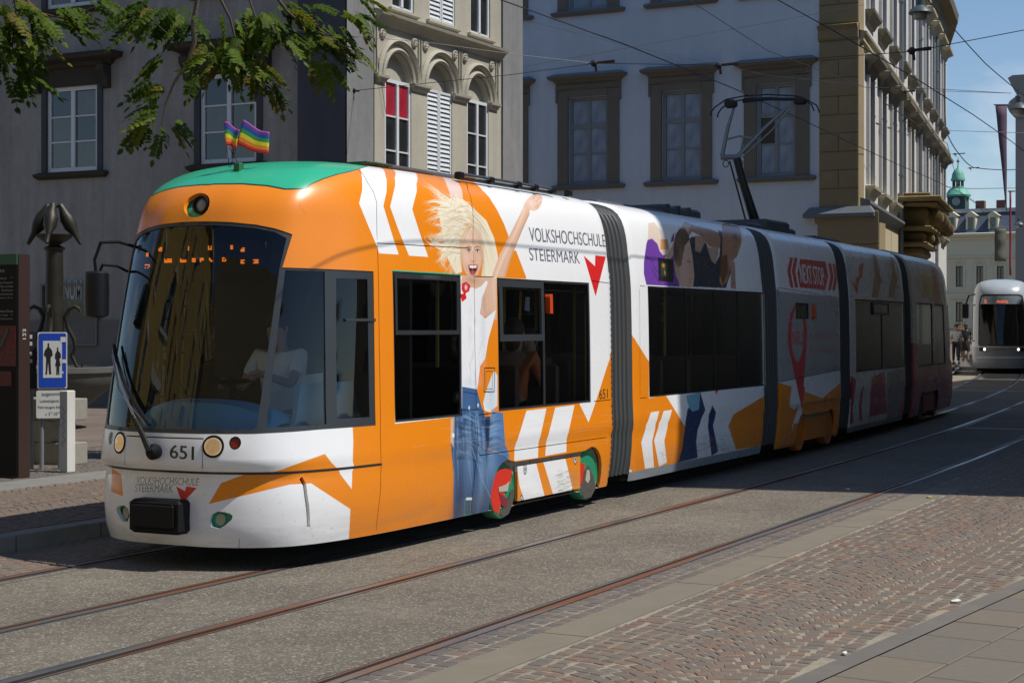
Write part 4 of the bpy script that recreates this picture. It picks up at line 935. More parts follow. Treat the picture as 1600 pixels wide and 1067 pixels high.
def paint2(L, inv):
    PUR = [.16, .05, .36]; NAVY = [.012, .02, .045]; SK = [.66, .42, .31]; SKS_ = [.42, .20, .12]
    L.fill([(1013, 349), (1022, 347), (1033, 360), (1040, 385), (1046, 392), (1046, 405), (1030, 402), (1012, 385)], [.75, .62, .52])
    L.fill([(1010, 381), (1012, 375), (1019, 373), (1027, 381), (1031, 393), (1036, 399), (1052, 396), (1060, 420), (1062, 448), (1010, 445), (1006, 428), (1006, 410)], PUR)
    L.line([(1011, 402), (1020, 408), (1022, 418), (1028, 425)], .03, [.10, .03, .26], .8); L.line([(1018, 420), (1030, 440)], .03, [.10, .03, .26], .8)
    L.fill([(1032, 374), (1043, 374), (1046, 390), (1032, 390)], [.65, .30, .14]); L.fill([(1054, 362), (1049, 372), (1048, 380), (1053, 376)], PUR)
    L.fill([(1038, 404), (1050, 385), (1056, 365), (1062, 370), (1056, 390), (1048, 405)], SK)
    L.fill([(1063, 357), (1072, 347), (1085, 352), (1110, 358), (1126, 365), (1130, 380), (1122, 390), (1108, 385), (1096, 370), (1082, 362), (1076, 370)], SKS_)
    L.fill([(1066, 350), (1072, 346), (1080, 350), (1076, 362), (1068, 362)], SK)
    L.fill([(1075, 380), (1080, 370), (1092, 370), (1100, 375), (1106, 385), (1112, 400), (1118, 412), (1124, 400), (1126, 375), (1122, 359), (1128, 362), (1131, 380), (1130, 400), (1140, 402), (1142, 425), (1134, 450), (1082, 448), (1082, 400)], NAVY)
    L.fill([(1104, 385), (1114, 388), (1122, 385), (1123, 398), (1118, 413), (1112, 408)], [.50, .33, .24])
    L.fill([(1127, 352), (1135, 348), (1150, 352), (1158, 362), (1159, 378), (1152, 400), (1143, 410), (1136, 440), (1128, 448), (1124, 440), (1128, 400), (1129, 375)], SKS_); L.fill([(1141, 405), (1148, 410), (1150, 452), (1142, 450)], [.45, .28, .2])
    L.blob((1150, 372), 4, 3, [.10, .05, .03], .8); L.line([(1146, 385), (1152, 386)], .012, [.10, .05, .03], .7); L.fill([(1127, 400), (1136, 398), (1138, 425), (1130, 445), (1125, 430)], [.16, .06, .015]); L.fill([(1086, 368), (1098, 370), (1102, 378), (1094, 395), (1086, 392)], [.45, .28, .2])
    L.fill([(1060, 358), (1068, 357), (1076, 364), (1078, 378), (1082, 400), (1085, 430), (1083, 449), (1064, 448), (1056, 430), (1052, 400), (1054, 375)], SK)
    L.fill([(1056, 366), (1062, 358), (1070, 357), (1076, 366), (1078, 374), (1070, 384), (1067, 400), (1065, 415), (1058, 418), (1053, 405), (1052, 388)], [.10, .055, .03])
    for k in range(30): x = rs.uniform(1055, 1072); y = rs.uniform(362, 385); L.line([(x, y), (x + rs.uniform(-3, 2), y + rs.uniform(10, 22))], .008, rs.choice([[.20, .13, .08], [.05, .03, .02]]), .6)
    L.blob((1060, 423), 3, 6, [.55, .30, .2], .9); L.line([(1074, 408), (1080, 410)], .012, [.10, .05, .03], .8); L.line([(1078, 414), (1082, 424), (1079, 427)], .01, SKS_, .8); L.line([(1076, 436), (1083, 435)], .012, SKS_, .9); L.blob((1069, 430), 6, 14, [.80, .55, .42], .4)
    L.fill([(1028, 403), (1052, 405), (1052, 441), (1029, 439)], [.015, .016, .018], dens=0); L.fill([(1033, 411), (1044, 411), (1044, 432), (1033, 431)], [.04, .045, .045], dens=0); L.blob((1037, 415), 2.3, 1.3, [.8, .4, .03], .9); L.blob((1039, 426), 1, 1.6, [.8, .4, .03], .9)
    # lower part
    L.fill([(980, 520), (997, 530), (1014, 565), (1014, 622), (1040, 617), (1074, 672), (1060, 742), (980, 752)], ORANGE, dens=8)
    L.fill([(985, 440), (1013, 447), (1013, 565), (990, 527), (985, 520)], WHITE); L.fill([(980, 520), (990, 527), (1014, 565), (1014, 622), (980, 626)], ORANGE)
    L.fill([(1017, 644), (1030, 642), (1019, 689), (1022, 730), (1008, 732), (1002, 691)], WHITE, dens=8); L.fill([(1037, 642), (1050, 640), (1038, 688), (1042, 722), (1030, 729), (1022, 688)], WHITE, dens=8)
    L.fill([(1074, 640), (1094, 612), (1102, 640), (1090, 672), (1088, 690), (1090, 715), (1060, 722), (1066, 700)], [.03, .05, .13]); L.fill([(1072, 618), (1094, 612), (1092, 640), (1082, 643), (1076, 636)], [.20, .45, .58])
    L.fill([(1108, 648), (1113, 633), (1119, 645), (1114, 665), (1122, 705), (1112, 712), (1106, 665)], [.02, .04, .12])
    L.fill([(1138, 665), (1146, 648), (1204, 612), (1204, 695), (1150, 702)], ORANGE, dens=8); L.fill([(1118, 609), (1124, 608), (1118, 617)], REDC, dens=0)
    for k in range(70): x = rs.uniform(1085, 1140); y = rs.uniform(680, 705); L.line([(x, y), (x + rs.uniform(3, 9), y - 1)], .006, [.30, .27, .20], .5)
    for k in range(40): x = rs.uniform(1030, 1056); y = rs.uniform(695, 728); L.line([(x, y), (x + rs.uniform(3, 9), y - 1)], .006, [.30, .27, .20], .4)
    L.fill_sv([(-.1, .1), (5, .1), (5, .285), (-.1, .285)], [.24, .27, .30])
S2, I2 = run_module(1, 'livery_two', paint2, [[(1014.5, 622), (1197, 601), (1196, 456.5), (1012, 448)]], res=230, seams=[[(1000, 446.5), (1009, 447.5)], [(1000, 622), (1011, 621)], [(999, 452), (1000, 617)]])
def paint3(L, inv):
    Lr = .0
    L.fill([(1208, 454), (1316, 466), (1316, 578), (1208, 599)], [.36, .37, .38], dens=10)
    L.fill([(1210, 454), (1217, 455), (1217, 597), (1210, 598)], [.20, .21, .23])
    RD = [.62, .015, .04]
    for dx in (0, 7.2): L.fill([(1234 + dx, 402 + dx * .12), (1239 + dx, 402.5 + dx * .12), (1235.5 + dx, 424), (1240 + dx, 450), (1235 + dx, 449), (1230 + dx, 424)], RD, dens=5)
    L.fill([(1250, 404.5), (1290, 409), (1294, 432), (1289, 453.5), (1250, 449), (1246, 428)], RD, dens=6)
    for dx in (0, 6.5): L.fill([(1294 + dx, 411 + dx * .15), (1299 + dx, 412 + dx * .15), (1302.5 + dx, 433), (1298 + dx, 454), (1293.5 + dx, 453.5), (1297.5 + dx, 432)], RD, dens=5)
    q0 = inv(1251.5, 442); q1 = inv(1289, 446.5); L.text('NEXT STOP', WHITE, q0, q1, inv(1251, 412.5)[1] - q0[1], bold=.03)
    pin = [(1246 + 15 * math.cos(t), 525 - 50 * math.sin(t)) for t in np.linspace(-.3, math.pi + .3, 30)]
    L.fill(pin + [(1253, 640)], RD, dens=6); L.fill([(1246 + 9.5 * math.cos(t), 523 - 42 * math.sin(t)) for t in np.linspace(0, 2 * math.pi, 30)], [.36, .37, .38], dens=6)
    q0 = inv(1238, 539); q1 = inv(1254.5, 538.5); L.text('NEU', RD, q0, q1, inv(1238, 518)[1] - q0[1], bold=.01)
    for (y, y1, t, c) in ((529, 521, 'KURSPROGRAMM', [.45, .03, .03]), (551, 543, 'VOLKSHOCHSCHULE', [.45, .03, .03]), (580, 571, 'erfahren Sie mehr', [.2, .2, .22])):
        q0 = inv(1265, y); q1 = inv(1311, y - 1.5); L.text(t, c, q0, q1, inv(1265, y1)[1] - q0[1])
    L.fill([(1205, 598), (1218, 598), (1237, 604), (1233, 635), (1240, 640), (1248, 634), (1238, 665), (1240, 700), (1205, 703)], ORANGE, dens=8)
    L.fill([(1256, 611), (1285, 622), (1318, 594), (1318, 690), (1235, 702), (1240, 662), (1252, 660)], ORANGE, dens=8); L.fill([(1247, 606), (1253, 640), (1258, 604)], RD, dens=5)
    L.fill_sv([(-.1, .1), (5, .1), (5, .23), (-.1, .23)], [.5, .16, .02])
S3, I3 = run_module(2, 'livery_three', paint3, [[(1243, 499), (1264, 498), (1264, 474.5), (1243, 472.5)]], res=200, bog=(1.15, 2.62), seams=[[(1209, 453.5), (1309, 465)], [(1218, 597), (1312, 577)], [(1235, 634), (1306, 622)]])
lq = I3(1270, 487)
mkpanel('side_indicator', S3, rect(lq[0] - .05, lq[0] + .05, lq[1] - .1, lq[1] + .1), (), .04, .045, .05, AMBER, TRAM)
def paint4(L, inv):
    L.fill([(1322, 400), (1424, 410), (1424, 660), (1322, 680)], [.62, .60, .58], dens=10)
    L.fill([(1330, 437), (1336, 445), (1338, 433), (1342, 433), (1342, 415), (1350, 410), (1347, 432), (1342, 440), (1339, 462)], [.50, .05, .03], dens=5)
    for x, w in ((1364, 9), (1390, 8)): L.fill([(x, 396), (x + 6, 402), (x + w + 4, 440), (x + w - 2, 466), (x - 2, 464), (x + 3, 430)], [.24, .10, .05], dens=6); L.blob((x + 6, 430), 8, 20, [.35, .14, .06], .4)
    L.fill([(1323, 590), (1332, 588), (1338, 594), (1332, 640), (1334, 660), (1323, 664)], [.42, .015, .03], dens=6); L.fill([(1347, 605), (1350, 604), (1346, 632), (1347, 656), (1343, 657), (1342, 630)], [.42, .015, .03], dens=4)
    L.fill([(1362, 590), (1382, 580), (1386, 645), (1358, 652)], [.40, .02, .035], dens=6); L.fill([(1386, 582), (1420, 574), (1422, 648), (1386, 655)], [.30, .24, .19], dens=6); L.blob((1400, 610), 6, 22, [.2, .22, .26], .8); L.fill([(1410, 620), (1422, 590), (1422, 642), (1405, 646)], [.38, .03, .03], dens=5)
    L.fill_sv([(-.1, .1), (6, .1), (6, .27), (-.1, .27)], [.16, .16, .17])
S4, I4 = run_module(3, 'livery_four', paint4, [[(1337, 583), (1417, 573), (1416, 473), (1337, 466)]], [(1364, 1388, 473, 492)], res=160, seams=[[(1326, 463), (1334, 464)]])
# tail module: the nose shape turned round
fr5 = FR[4]; surf5 = with_normal(to_world(nose_local, MODS[4][0], MODS[4][0] + 6.0, True))
MODS5 = (MODS[4][0], MODS[4][0] + 5.84); FR[4] = frame(*MODS5); surf5 = with_normal(to_world(nose_local, *MODS5, True)); inv5 = Inv(surf5, -6.44, -.2, .04)
l5 = Livery('livery_five', surf5, -6.5, 2.0, 120, [.50, .44, .40], inv5)
l5.fill_sv([(-5.9, .1), (3, .1), (3, 1.0), (-2.6, 1.0), (-3.0, 1.6), (-3.2, 3.0), (-3.9, 3.0), (-4.1, 1.35), (-5.3, 1.2), (-5.8, 1.45), (-6.5, 1.5), (-6.5, .1)], [.36, .02, .035])
l5.fill_sv([(-2.9, 1.0), (2, 1.0), (2, 3.98), (-2.6, 3.98)], [.30, .07, .06]); l5.fill_sv([(-5.3, 2.3), (-3.8, 2.3), (-3.9, 2.7), (-5.2, 2.75)], [.55, .32, .05])
p5 = l5.material(); w5 = [rect(-5.9, -4.3, 1.05, 2.2), rect(-4.1, -2.9, 1.05, 2.2)]; cab5 = densify([(-2.2, 1.02), (2.2, 1.02), (2.2, 2.2), (.85, 2.25), (.85, 2.5), (-.85, 2.5), (-.85, 2.25), (-2.2, 2.2)], .2)
b5 = [x for x in (-5.35, -3.85)]; A_, B_ = arch(b5[0], .26), arch(b5[1], .26)
bh5 = [(b5[0] - .26, .195), (b5[0] - .26, .33)] + [p for p in A_[::-1] if p[1] > .34 and not (p[0] > b5[0] and p[1] < .57)] + [(b5[0] + .16, .57), (b5[1] - .16, .57)] + [p for p in B_[::-1] if p[1] > .34 and not (p[0] < b5[1] and p[1] < .57)] + [(b5[1] + .26, .33), (b5[1] + .26, .195)]
mkpanel('body_shell', surf5, rect(-L1, L1, .2, 3.96), w5 + [mir(w) for w in w5] + [cab5, bh5, mir(bh5)], 0, .03, .10, p5, TRAM, l5.uvf)
mkpanel('inner_shell', surf5, rect(-L1 + .01, L1 - .01, .8, 3.95), [ring(w, -.02) for w in w5 + [mir(w) for w in w5]] + [ring(cab5, -.02)], -.035, 0, .2, PLAST, TRAM)
window_set(TRAM, surf5, cab5, [rect(-.8, .8, 1.06, 2.45), rect(-2.1, -.95, 1.08, 2.14), rect(.95, 2.1, 1.08, 2.14)], GL_W, names=('cab_window_frame', 'cab_glass'))
for w in w5 + [mir(w) for w in w5]: glazing(surf5, rect(min(p[0] for p in w), max(p[0] for p in w), 1.05, 2.2), [], TRAM, GL_D)
LM5 = FR[4][2]
for side in (-1, 1):
    for xx in (LM5 - 5.35 + .6, LM5 - 3.85 + .6): wheel_at((loc1(xx, side * 1.03, .33, FR[4]), FR[4][1], 0), 0, 0, [WDIRT], TRAM, .25)
    mkpanel('bogie_skirt', flat_surf(FR[4], 0, 1.07 * side), rect(LM5 - 5.35 + .82, LM5 - 3.85 + .38, .215, .52), (), 0, .03, .2, mat('skirt_red', (.25, .05, .03), .5, dirt=(.1, .07, .05, .6)), TRAM, smooth=False)
    b = MB(); b.box(LM5 - 5.1, LM5 - 2.9, side * .80, side * .84, .2, .66, FM(FR[4])); b.build('bogie_well', BLACK, TRAM)
interior(FR[4], .1, 3.9, TRAM); end_cap(FR[4], .03, TRAM)
b = MB(); b.box(.1, 5.2, -.9, .9, .16, .33, FM(FR[4])); b.build('underframe', UNDER, TRAM)
# roof equipment
roof_box(FR[1], .3, 2.3, .55, .07, TRAM, ribs=False); roof_box(FR[1], 2.35, 3.6, .5, .15, TRAM)
roof_box(FR[2], .25, .9, .6, .10, TRAM, ribs=False); roof_box(FR[2], 2.1, 3.0, .45, .14, TRAM, ribs=False); roof_box(FR[3], .3, 1.8, .5, .10, TRAM, ribs=False); roof_box(FR[4], .6, 2.6, .5, .08, TRAM, ribs=False)
# rail with clamps along the roof edge of module one
b = MB(); b.box(3.05, 4.9, -.845, -.80, 3.075, 3.10, M1M); b.tube([M1M @ Vector((3.05, -.86, 3.115)), M1M @ Vector((4.95, -.86, 3.115))], .016, 8); b.build('roof_rail', STEEL, TRAM)
cm = MB(); cm.box(-.035, .035, -.03, .03, -.03, .035, bev=.01); cm = cm.mesh('rail_clamp', PLAST, False, True)
for x in (3.08, 3.65, 4.2, 4.55, 4.93, 5.3): inst('rail_clamp', cm, M1M @ Matrix.Translation((x, -.85, 3.10)), TRAM)
b = MB(); b.box(2.3, 5.4, -.5, .5, 3.12, 3.17, M1M, .02); b.build('roof_hatch', ROOFM, TRAM)
# green roof grille
b = MB()
for i in range(9): b.box(2.05 + i * .05, 2.075 + i * .05, -.55, -.1, 3.142, 3.152, M1M)
b.build('roof_grille', mat('grille_dark', (.01, .10, .07), .6), TRAM)
# ------------------------------------------------------------------ ground, road, rails, paving
def asphalt_mat(name, c0, c1, c2):
    m, nt, b, out = nmat(name); b.inputs['Roughness'].default_value = .88
    n1 = noise(nt, 95, 3, .7); n2 = noise(nt, .8, 7, .65); n3 = noise(nt, 7, 6, .7)
    v = nt.nodes.new('ShaderNodeTexVoronoi'); v.inputs['Scale'].default_value = 75; tc_ = nt.nodes.new('ShaderNodeTexCoord'); nt.links.new(tc_.outputs['Object'], v.inputs['Vector'])
    c = mix(nt, ramp(nt, n2.outputs['Fac'], .38, .64).outputs['Color'], c0, c1)
    c = mix(nt, ramp(nt, n3.outputs['Fac'], .35, .8).outputs['Color'], c, [x * .8 for x in c0])
    st = ramp(nt, v.outputs['Color'], .62, .92); f = nt.nodes.new('ShaderNodeMath'); f.operation = 'MULTIPLY'; f.inputs[1].default_value = .75
    nt.links.new(st.outputs['Color'], f.inputs[0]); c = mix(nt, f.outputs[0], c, c2)
    c = mix(nt, ramp(nt, n1.outputs['Fac'], .52, .66, (0, 0, 0, 1), (.6, .6, .6, 1)).outputs['Color'], c, [x * .35 for x in c0])
    n4 = noise(nt, 5, 3, .5, stretch=(.35, 2.2, 1)); c = mix(nt, ramp(nt, n4.outputs['Fac'], .70, .74, (0, 0, 0, 1), (.5, .5, .5, 1)).outputs['Color'], c, [x * .3 for x in c0])
    nt.links.new(c, b.inputs['Base Color'])
    bump(nt, b, v.outputs['Distance'], .5, .004)
    return m
ASPH = asphalt_mat('asphalt_road', (.108, .092, .071), (.180, .155, .118), (.36, .32, .25))
def var_mat(name, cols, rough=.8, bumps=.25, bscale=45, nvar=.2):
    """stone whose colour varies piece by piece"""
    m, nt, b, out = nmat(name); b.inputs['Roughness'].default_value = rough
    g = nt.nodes.new('ShaderNodeNewGeometry'); oi = nt.nodes.new('ShaderNodeObjectInfo'); a = nt.nodes.new('ShaderNodeMath'); a.operation = 'ADD'; f = nt.nodes.new('ShaderNodeMath'); f.operation = 'FRACT'
    nt.links.new(g.outputs['Random Per Island'], a.inputs[0]); nt.links.new(oi.outputs['Random'], a.inputs[1]); nt.links.new(a.outputs[0], f.inputs[0])
    r = nt.nodes.new('ShaderNodeValToRGB'); r.color_ramp.interpolation = 'CONSTANT'
    while len(r.color_ramp.elements) < len(cols): r.color_ramp.elements.new(.5)
    for i, c in enumerate(cols): r.color_ramp.elements[i].position = i / len(cols); r.color_ramp.elements[i].color = (*c, 1)
    nt.links.new(f.outputs[0], r.inputs['Fac'])
    n = noise(nt, 18, 6, .7); c = mix(nt, ramp(nt, n.outputs['Fac'], .3, .75).outputs['Color'], [1 - nvar] * 3, [1 + nvar] * 3); c = mix(nt, 1.0, r.outputs['Color'], c, 'MULTIPLY')
    n2 = noise(nt, .7, 5, .6); c = mix(nt, ramp(nt, n2.outputs['Fac'], .4, .75, (.12, .12, .12, 1), (.6, .6, .6, 1)).outputs['Color'], c, (.140, .120, .096))
    nt.links.new(c, b.inputs['Base Color']); bump(nt, b, noise(nt, bscale, 4, .6).outputs['Fac'], bumps, .006); return m
SETT = var_mat('porphyry_setts', [(.160, .106, .078), (.135, .108, .086), (.145, .116, .088), (.185, .112, .070), (.125, .102, .086), (.155, .096, .072), (.145, .120, .094), (.170, .124, .090)])
SETTG = var_mat('grey_setts', [(.115, .098, .088), (.095, .085, .08), (.135, .115, .10), (.15, .11, .09)])
SLABM = var_mat('paving_slabs', [(.150, .128, .100), (.135, .118, .095), (.160, .130, .095), (.145, .122, .096), (.138, .120, .096)], bumps=.2, nvar=.1)
MORT = mat('mortar_joints', (.27, .235, .175), .95, var=.35, scale=9, bumps=.3, dirt=(.10, .085, .065, .85))
BAND = mat('smooth_stone_band', (.180, .155, .112), .8, var=.22, scale=2.5, bumps=.15, bscale=120, dirt=(.14, .125, .10, .5))
KERB = mat('granite_kerb', (.20, .195, .18), .8, var=.2, scale=12, bumps=.2, dirt=(.12, .11, .10, .5))
RAILM, nt_, b_, o_ = nmat('rail_steel'); b_.inputs['Metallic'].default_value = .85
n_ = noise(nt_, 1.1, 4, .6, stretch=(.25, 4, 1)); c_ = mix(nt_, ramp(nt_, n_.outputs['Fac'], .50, .60).outputs['Color'], (.34, .33, .31), (.30, .13, .065)); nt_.links.new(c_, b_.inputs['Base Color'])
r_ = ramp(nt_, n_.outputs['Fac'], .45, .6, (.32, .32, .32, 1), (.62, .62, .62, 1)); nt_.links.new(r_.outputs['Color'], b_.inputs['Roughness'])
GROOVE = mat('rail_groove', (.035, .028, .022), .9); SEAL = mat('joint_sealant', (.045, .048, .052), .75, var=.3, scale=8)

def yo(x, y): return y + off(x)
def strip(name, prof, m, x0=-8, x1=100, kind='structure', parent=None, xs=None):
    """sweep a cross profile [(y, z), ...] along the curving street"""
    xs = xs or [x for x in XS if x0 <= x <= x1]; b = MB(); n = len(prof)
    for x in xs:
        for y, z in prof: b.v.append((x, yo(x, y), z))
    for i in range(len(xs) - 1):
        for k in range(n - 1): b.f.append((i * n + k, (i + 1) * n + k, (i + 1) * n + k + 1, i * n + k + 1)); b.mi.append(0)
    o = b.build(name, m, parent, fix=False); 
    if kind and parent is None: o['kind'] = kind
    return o
b = MB(); b.add([(-300, -300, -.07), (900, -300, -.07), (900, 900, -.07), (-300, 900, -.07)], [(0, 1, 2, 3)]); tag(b.build('ground', mat('earth', (.10, .09, .08), .95)), kind='structure')
g_ = .105                                                # half width of the rail slot in the road
RW = .085
edges = [8.70 + .02, 8.62 - RW, 8.62 + .05, 7.18 + RW]
strip('road', [(6.10 + RW, 0), (7.18 - RW, 0)], ASPH)
strip('road', [(7.18 + RW, 0), (8.62 - RW, 0)], ASPH); strip('road', [(4.66 + RW, 0), (6.10 - RW, 0)], ASPH)
for i, (y, flip) in enumerate(((8.62, 1), (7.18, -1), (6.10, 1), (4.66, -1))):   # running edge faces the track centre
    q = -1 if flip > 0 else 1
    prof = [(y + q * .012, .002), (y + q * .012, -.035), (y + q * .052, -.035), (y + q * .052, 0.0), (y + q * .072, 0.0), (y + q * .075, -.004), (y + q * RW, -.004)]
    head = [(y - q * RW, -.003), (y - q * .058, -.003), (y - q * .058, .002), (y + q * .012, .002)]
    if q < 0: head = head[::-1]; prof = prof[::-1]
    rail = strip('rail', [(y - q * .056, .003), (y + q * .012, .003)][::1 if q > 0 else -1], RAILM)
    strip('rail_lip', [(y + q * .052, .001), (y + q * .072, .001)][::1 if q > 0 else -1], RAILM, parent=rail); strip('groove', [(y + q * .012, .001), (y + q * .012, -.03), (y + q * .052, -.03), (y + q * .052, .0)][::1 if q > 0 else -1], GROOVE, parent=rail)
    strip('sealant', [(y - q * RW, .0), (y - q * .056, .0)][::1 if q > 0 else -1], SEAL, parent=rail); strip('sealant', [(y + q * .072, -.001), (y + q * RW, -.001)][::1 if q > 0 else -1], SEAL, parent=rail)
# small joint lines painted white across the road far down the street
PAINTW = mat('road_paint', (.55, .55, .52), .7, var=.2, scale=6)
def cross_line(x, y0, y1, w=.10):
    b = MB(); b.add([(x, yo(x, y0), .004), (x + w, yo(x, y0), .004), (x + w, yo(x, y1), .004), (x, yo(x, y1), .004)], [(0, 1, 2, 3)]); tag(b.build('road_marking', PAINTW), kind='structure')
cross_line(29.5, 4.85, 5.95, .14); cross_line(46.5, 6.4, 9.4, .16); cross_line(47.5, 4.5, 5.9, .16)

# ---- setts: one kind of stone, thousands laid
SM = []
for k in range(6):
    rr = random.Random(k); b = MB(); w, l = .0445 + rr.uniform(-.004, .003), .047 + rr.uniform(-.006, .005); j = lambda: rr.uniform(-.005, .005)
    lo = [(-w + j(), -l + j()), (w + j(), -l + j()), (w + j(), l + j()), (-w + j(), l + j())]; tz = rr.uniform(-.001, .001)
    b.v = [(x, y, -.03) for x, y in lo] + [(x, y, -.004) for x, y in lo] + [(x * .88, y * .88, .003 + tz * (1 if x > 0 else -1)) for x, y in lo]
    b.f = [(0 + i, (i + 1) % 4, 4 + (i + 1) % 4, 4 + i) for i in range(4)] + [(4 + i, 4 + (i + 1) % 4, 8 + (i + 1) % 4, 8 + i) for i in range(4)] + [(8, 9, 10, 11)]
    SM.append((np.array(b.v), b.f))
def lay_setts(spots, parent, m, nobj, name='sett', joined='sett_field'):
    """spots: (x, y, z, angle, sx, sy); the nearest nobj become objects, the rest one joined piece"""
    dist = [math.hypot(s[0], s[1]) for s in spots]; order = sorted(range(len(spots)), key=lambda i: dist[i])
    vis = [i for i in order if (lambda p: -20 < p[0] < 1620 and 480 < p[1] < 1100)(project(np.array(spots[i][:3])))]
    ind = set(vis[:nobj]); meshes = []
    for V, F in SM:
        me = bpy.data.meshes.new(name); me.from_pydata([tuple(p) for p in V], [], F); me.materials.append(m); me.update(); meshes.append(me)
    for i in vis[:nobj]:
        x, y, z, a, sx, sy = spots[i]; inst(name, meshes[i % 6], Matrix.Translation((x, y, z)) @ Matrix.Rotation(a, 4, 'Z') @ Matrix.Diagonal((sx, sy, 1, 1)), parent)
    VV = []; FF = []; n = 0
    for i in range(len(spots)):
        if i in ind: continue
        x, y, z, a, sx, sy = spots[i]; V, F = SM[i % 6]; ca, sa = math.cos(a), math.sin(a); P = V * np.array([sx, sy, 1]); Q = np.stack([P[:, 0] * ca - P[:, 1] * sa + x, P[:, 0] * sa + P[:, 1] * ca + y, P[:, 2] + z], -1)
        VV.append(Q); FF.append(np.array([list(f) for f in F]) + n); n += len(V)
    if VV:
        me = bpy.data.meshes.new(joined); me.from_pydata(np.concatenate(VV).tolist(), [], np.concatenate(FF).tolist()); me.materials.append(m); me.update()
        o = bpy.data.objects.new(joined, me); COL.objects.link(o); put(o, parent); o['kind'] = 'stuff'
def fan_field(x0, x1, ylo, yhi, z, W=1.25, seed=1, step=.104):
    """segmental arcs: every column of arcs is W wide across the street"""
    rr = random.Random(seed); out = []; Rr = W * .62; ymin = -3
    half = W / 2; ang_max = math.asin(half / Rr)
    ncol = int((yhi(x0) - ymin) / W) + 4
    for c in range(-2, ncol + 2):
        yc = ymin + c * W + half
        k = 0; x = x0 - .8 + (c % 2) * 0.03
        while x < x1 + .8:
            n = int(2 * Rr * ang_max / .1); 
            for i in range(n):
                a = -ang_max + (i + .5 + rr.uniform(-.12, .12)) * 2 * ang_max / n; px_ = x + Rr * (math.cos(a) - math.cos(ang_max)); py_ = yc + Rr * math.sin(a)
                # rows squeeze towards the flanks of each arc
                yy = yo(px_, py_)
                if x0 < px_ < x1 and ylo(px_) + .015 < yy < yhi(px_) - .04:
                    out.append((px_, yy, z + rr.uniform(-.0025, .0025), a + rr.uniform(-.09, .09), (.97 if abs(a) < .5 else .86) * rr.uniform(.9, 1.05), rr.uniform(.84, 1.03)))
            x += step
    return out
edge_y = lambda x: yo(x, 2.63 - (x - 8) * .108) if x < 30 else yo(x, .25)
XN = [x * .5 for x in range(-8, 70)] + [35 + 2 * i for i in range(33)]
def sheet(name, f0, f1, z, m, x0, x1, kind='structure', step=.5):
    xs = np.arange(x0, x1 + 1e-6, step); b = MB()
    for x in xs: b.v += [(x, f0(x), z), (x, f1(x), z)]
    for i in range(len(xs) - 1): b.f.append((2 * i, 2 * i + 2, 2 * i + 3, 2 * i + 1)); b.mi.append(0)
    o = b.build(name, m, None, fix=False); o['kind'] = kind; return o
near = sheet('near_pavement', lambda x: min(edge_y(x) - .0, yo(x, 4.0)), lambda x: yo(x, 4.575), -.001, MORT, -4, 40)
band = sheet('stone_band', lambda x: yo(x, 4.01), lambda x: yo(x, 4.305), .002, BAND, -4, 19)
spots = fan_field(6.2, 34, edge_y, lambda x: yo(x, 4.01) if x < 18.5 else yo(x, 4.3), 0.0, 1.25, 3)
lay_setts(spots, near, SETT, 300)
rr = random.Random(5); sp2 = []
x = -2.0
while x < 40:
    for j, y in enumerate((4.355, 4.455, 4.545)):
        sp2.append((x + (j % 2) * .06 + rr.uniform(-.01, .01), yo(x, y), rr.uniform(-.002, .002), slope(x) + rr.uniform(-.05, .05), 1.15, .92))
    x += .118
row = sheet('sett_row_bed', lambda x: yo(x, 4.305), lambda x: yo(x, 4.575), -.0035, MORT, -4, 40); lay_setts(sp2, row, SETTG, 110)
# joints in the stone band: cut lines
for k in range(7):
    x = 6.6 + k * 1.9 + (k * 37 % 5) * .12; b = MB(); b.box(x, x + .004, yo(x, 4.01), yo(x, 4.305), 0, .0035); b.build('band_joint', GROOVE, band)
# dark blot shapes (drain slots) beside the band
# edge band and slabs
eb = sheet('edge_band', lambda x: edge_y(x) - .14, lambda x: edge_y(x), .003, mat('edge_stone', (.140, .125, .104), .85, var=.15, scale=5, bumps=.15, dirt=(.09, .085, .08, .5)), -4, 30)
slabbed = sheet('slab_pavement', lambda x: -6.0, lambda x: edge_y(x) - .12, -.006, mat('slab_joint', (.06, .052, .045), .95), -4, 100)
def slab_mesh(l, w):
    b = MB(); c = .006; b.v = [(c, c, -.04), (l - c, c, -.04), (l - c, w - c, -.04), (c, w - c, -.04), (c, c, -.002), (l - c, c, -.002), (l - c, w - c, -.002), (c, w - c, -.002), (2 * c, 2 * c, .003), (l - 2 * c, 2 * c, .003), (l - 2 * c, w - 2 * c, .003), (2 * c, w - 2 * c, .003)]
    b.f = [(i, (i + 1) % 4, 4 + (i + 1) % 4, 4 + i) for i in range(4)] + [(4 + i, 4 + (i + 1) % 4, 8 + (i + 1) % 4, 8 + i) for i in range(4)] + [(8, 9, 10, 11)]; b.mi = [0] * len(b.f)
    return b.mesh('paving_slab', SLABM, False, False)
SL = {l: slab_mesh(l, .40) for l in (.52, .62, .74)}; rr = random.Random(9); ea = math.atan(-.108); cnt = 0; rest = MB()
for r_i in range(20):
    t = rr.uniform(0, .5) - 8
    while t < 26:
        l = rr.choice([.52, .62, .62, .74]); ox, oy = 6.0, 2.63 + 2 * .108 - .14 - .403 * (r_i + 1)
        p = Vector((ox + t * math.cos(ea) + math.sin(-ea) * 0, oy + t * math.sin(ea), rr.uniform(-.002, .001))); pj = project(np.array(p))
        if p.x > 5 and pj[0] < 1750 and pj[0] > 500 and cnt < 290 and p.x * .889 + p.y * .458 > 6:
            inst('paving_slab', SL[l], Matrix.Translation(p) @ Matrix.Rotation(ea, 4, 'Z'), slabbed); cnt += 1
        else: rest.box(.006, l - .006, .006, .394, -.04, .003, Matrix.Translation(p) @ Matrix.Rotation(ea, 4, 'Z'))
        t += l + .004
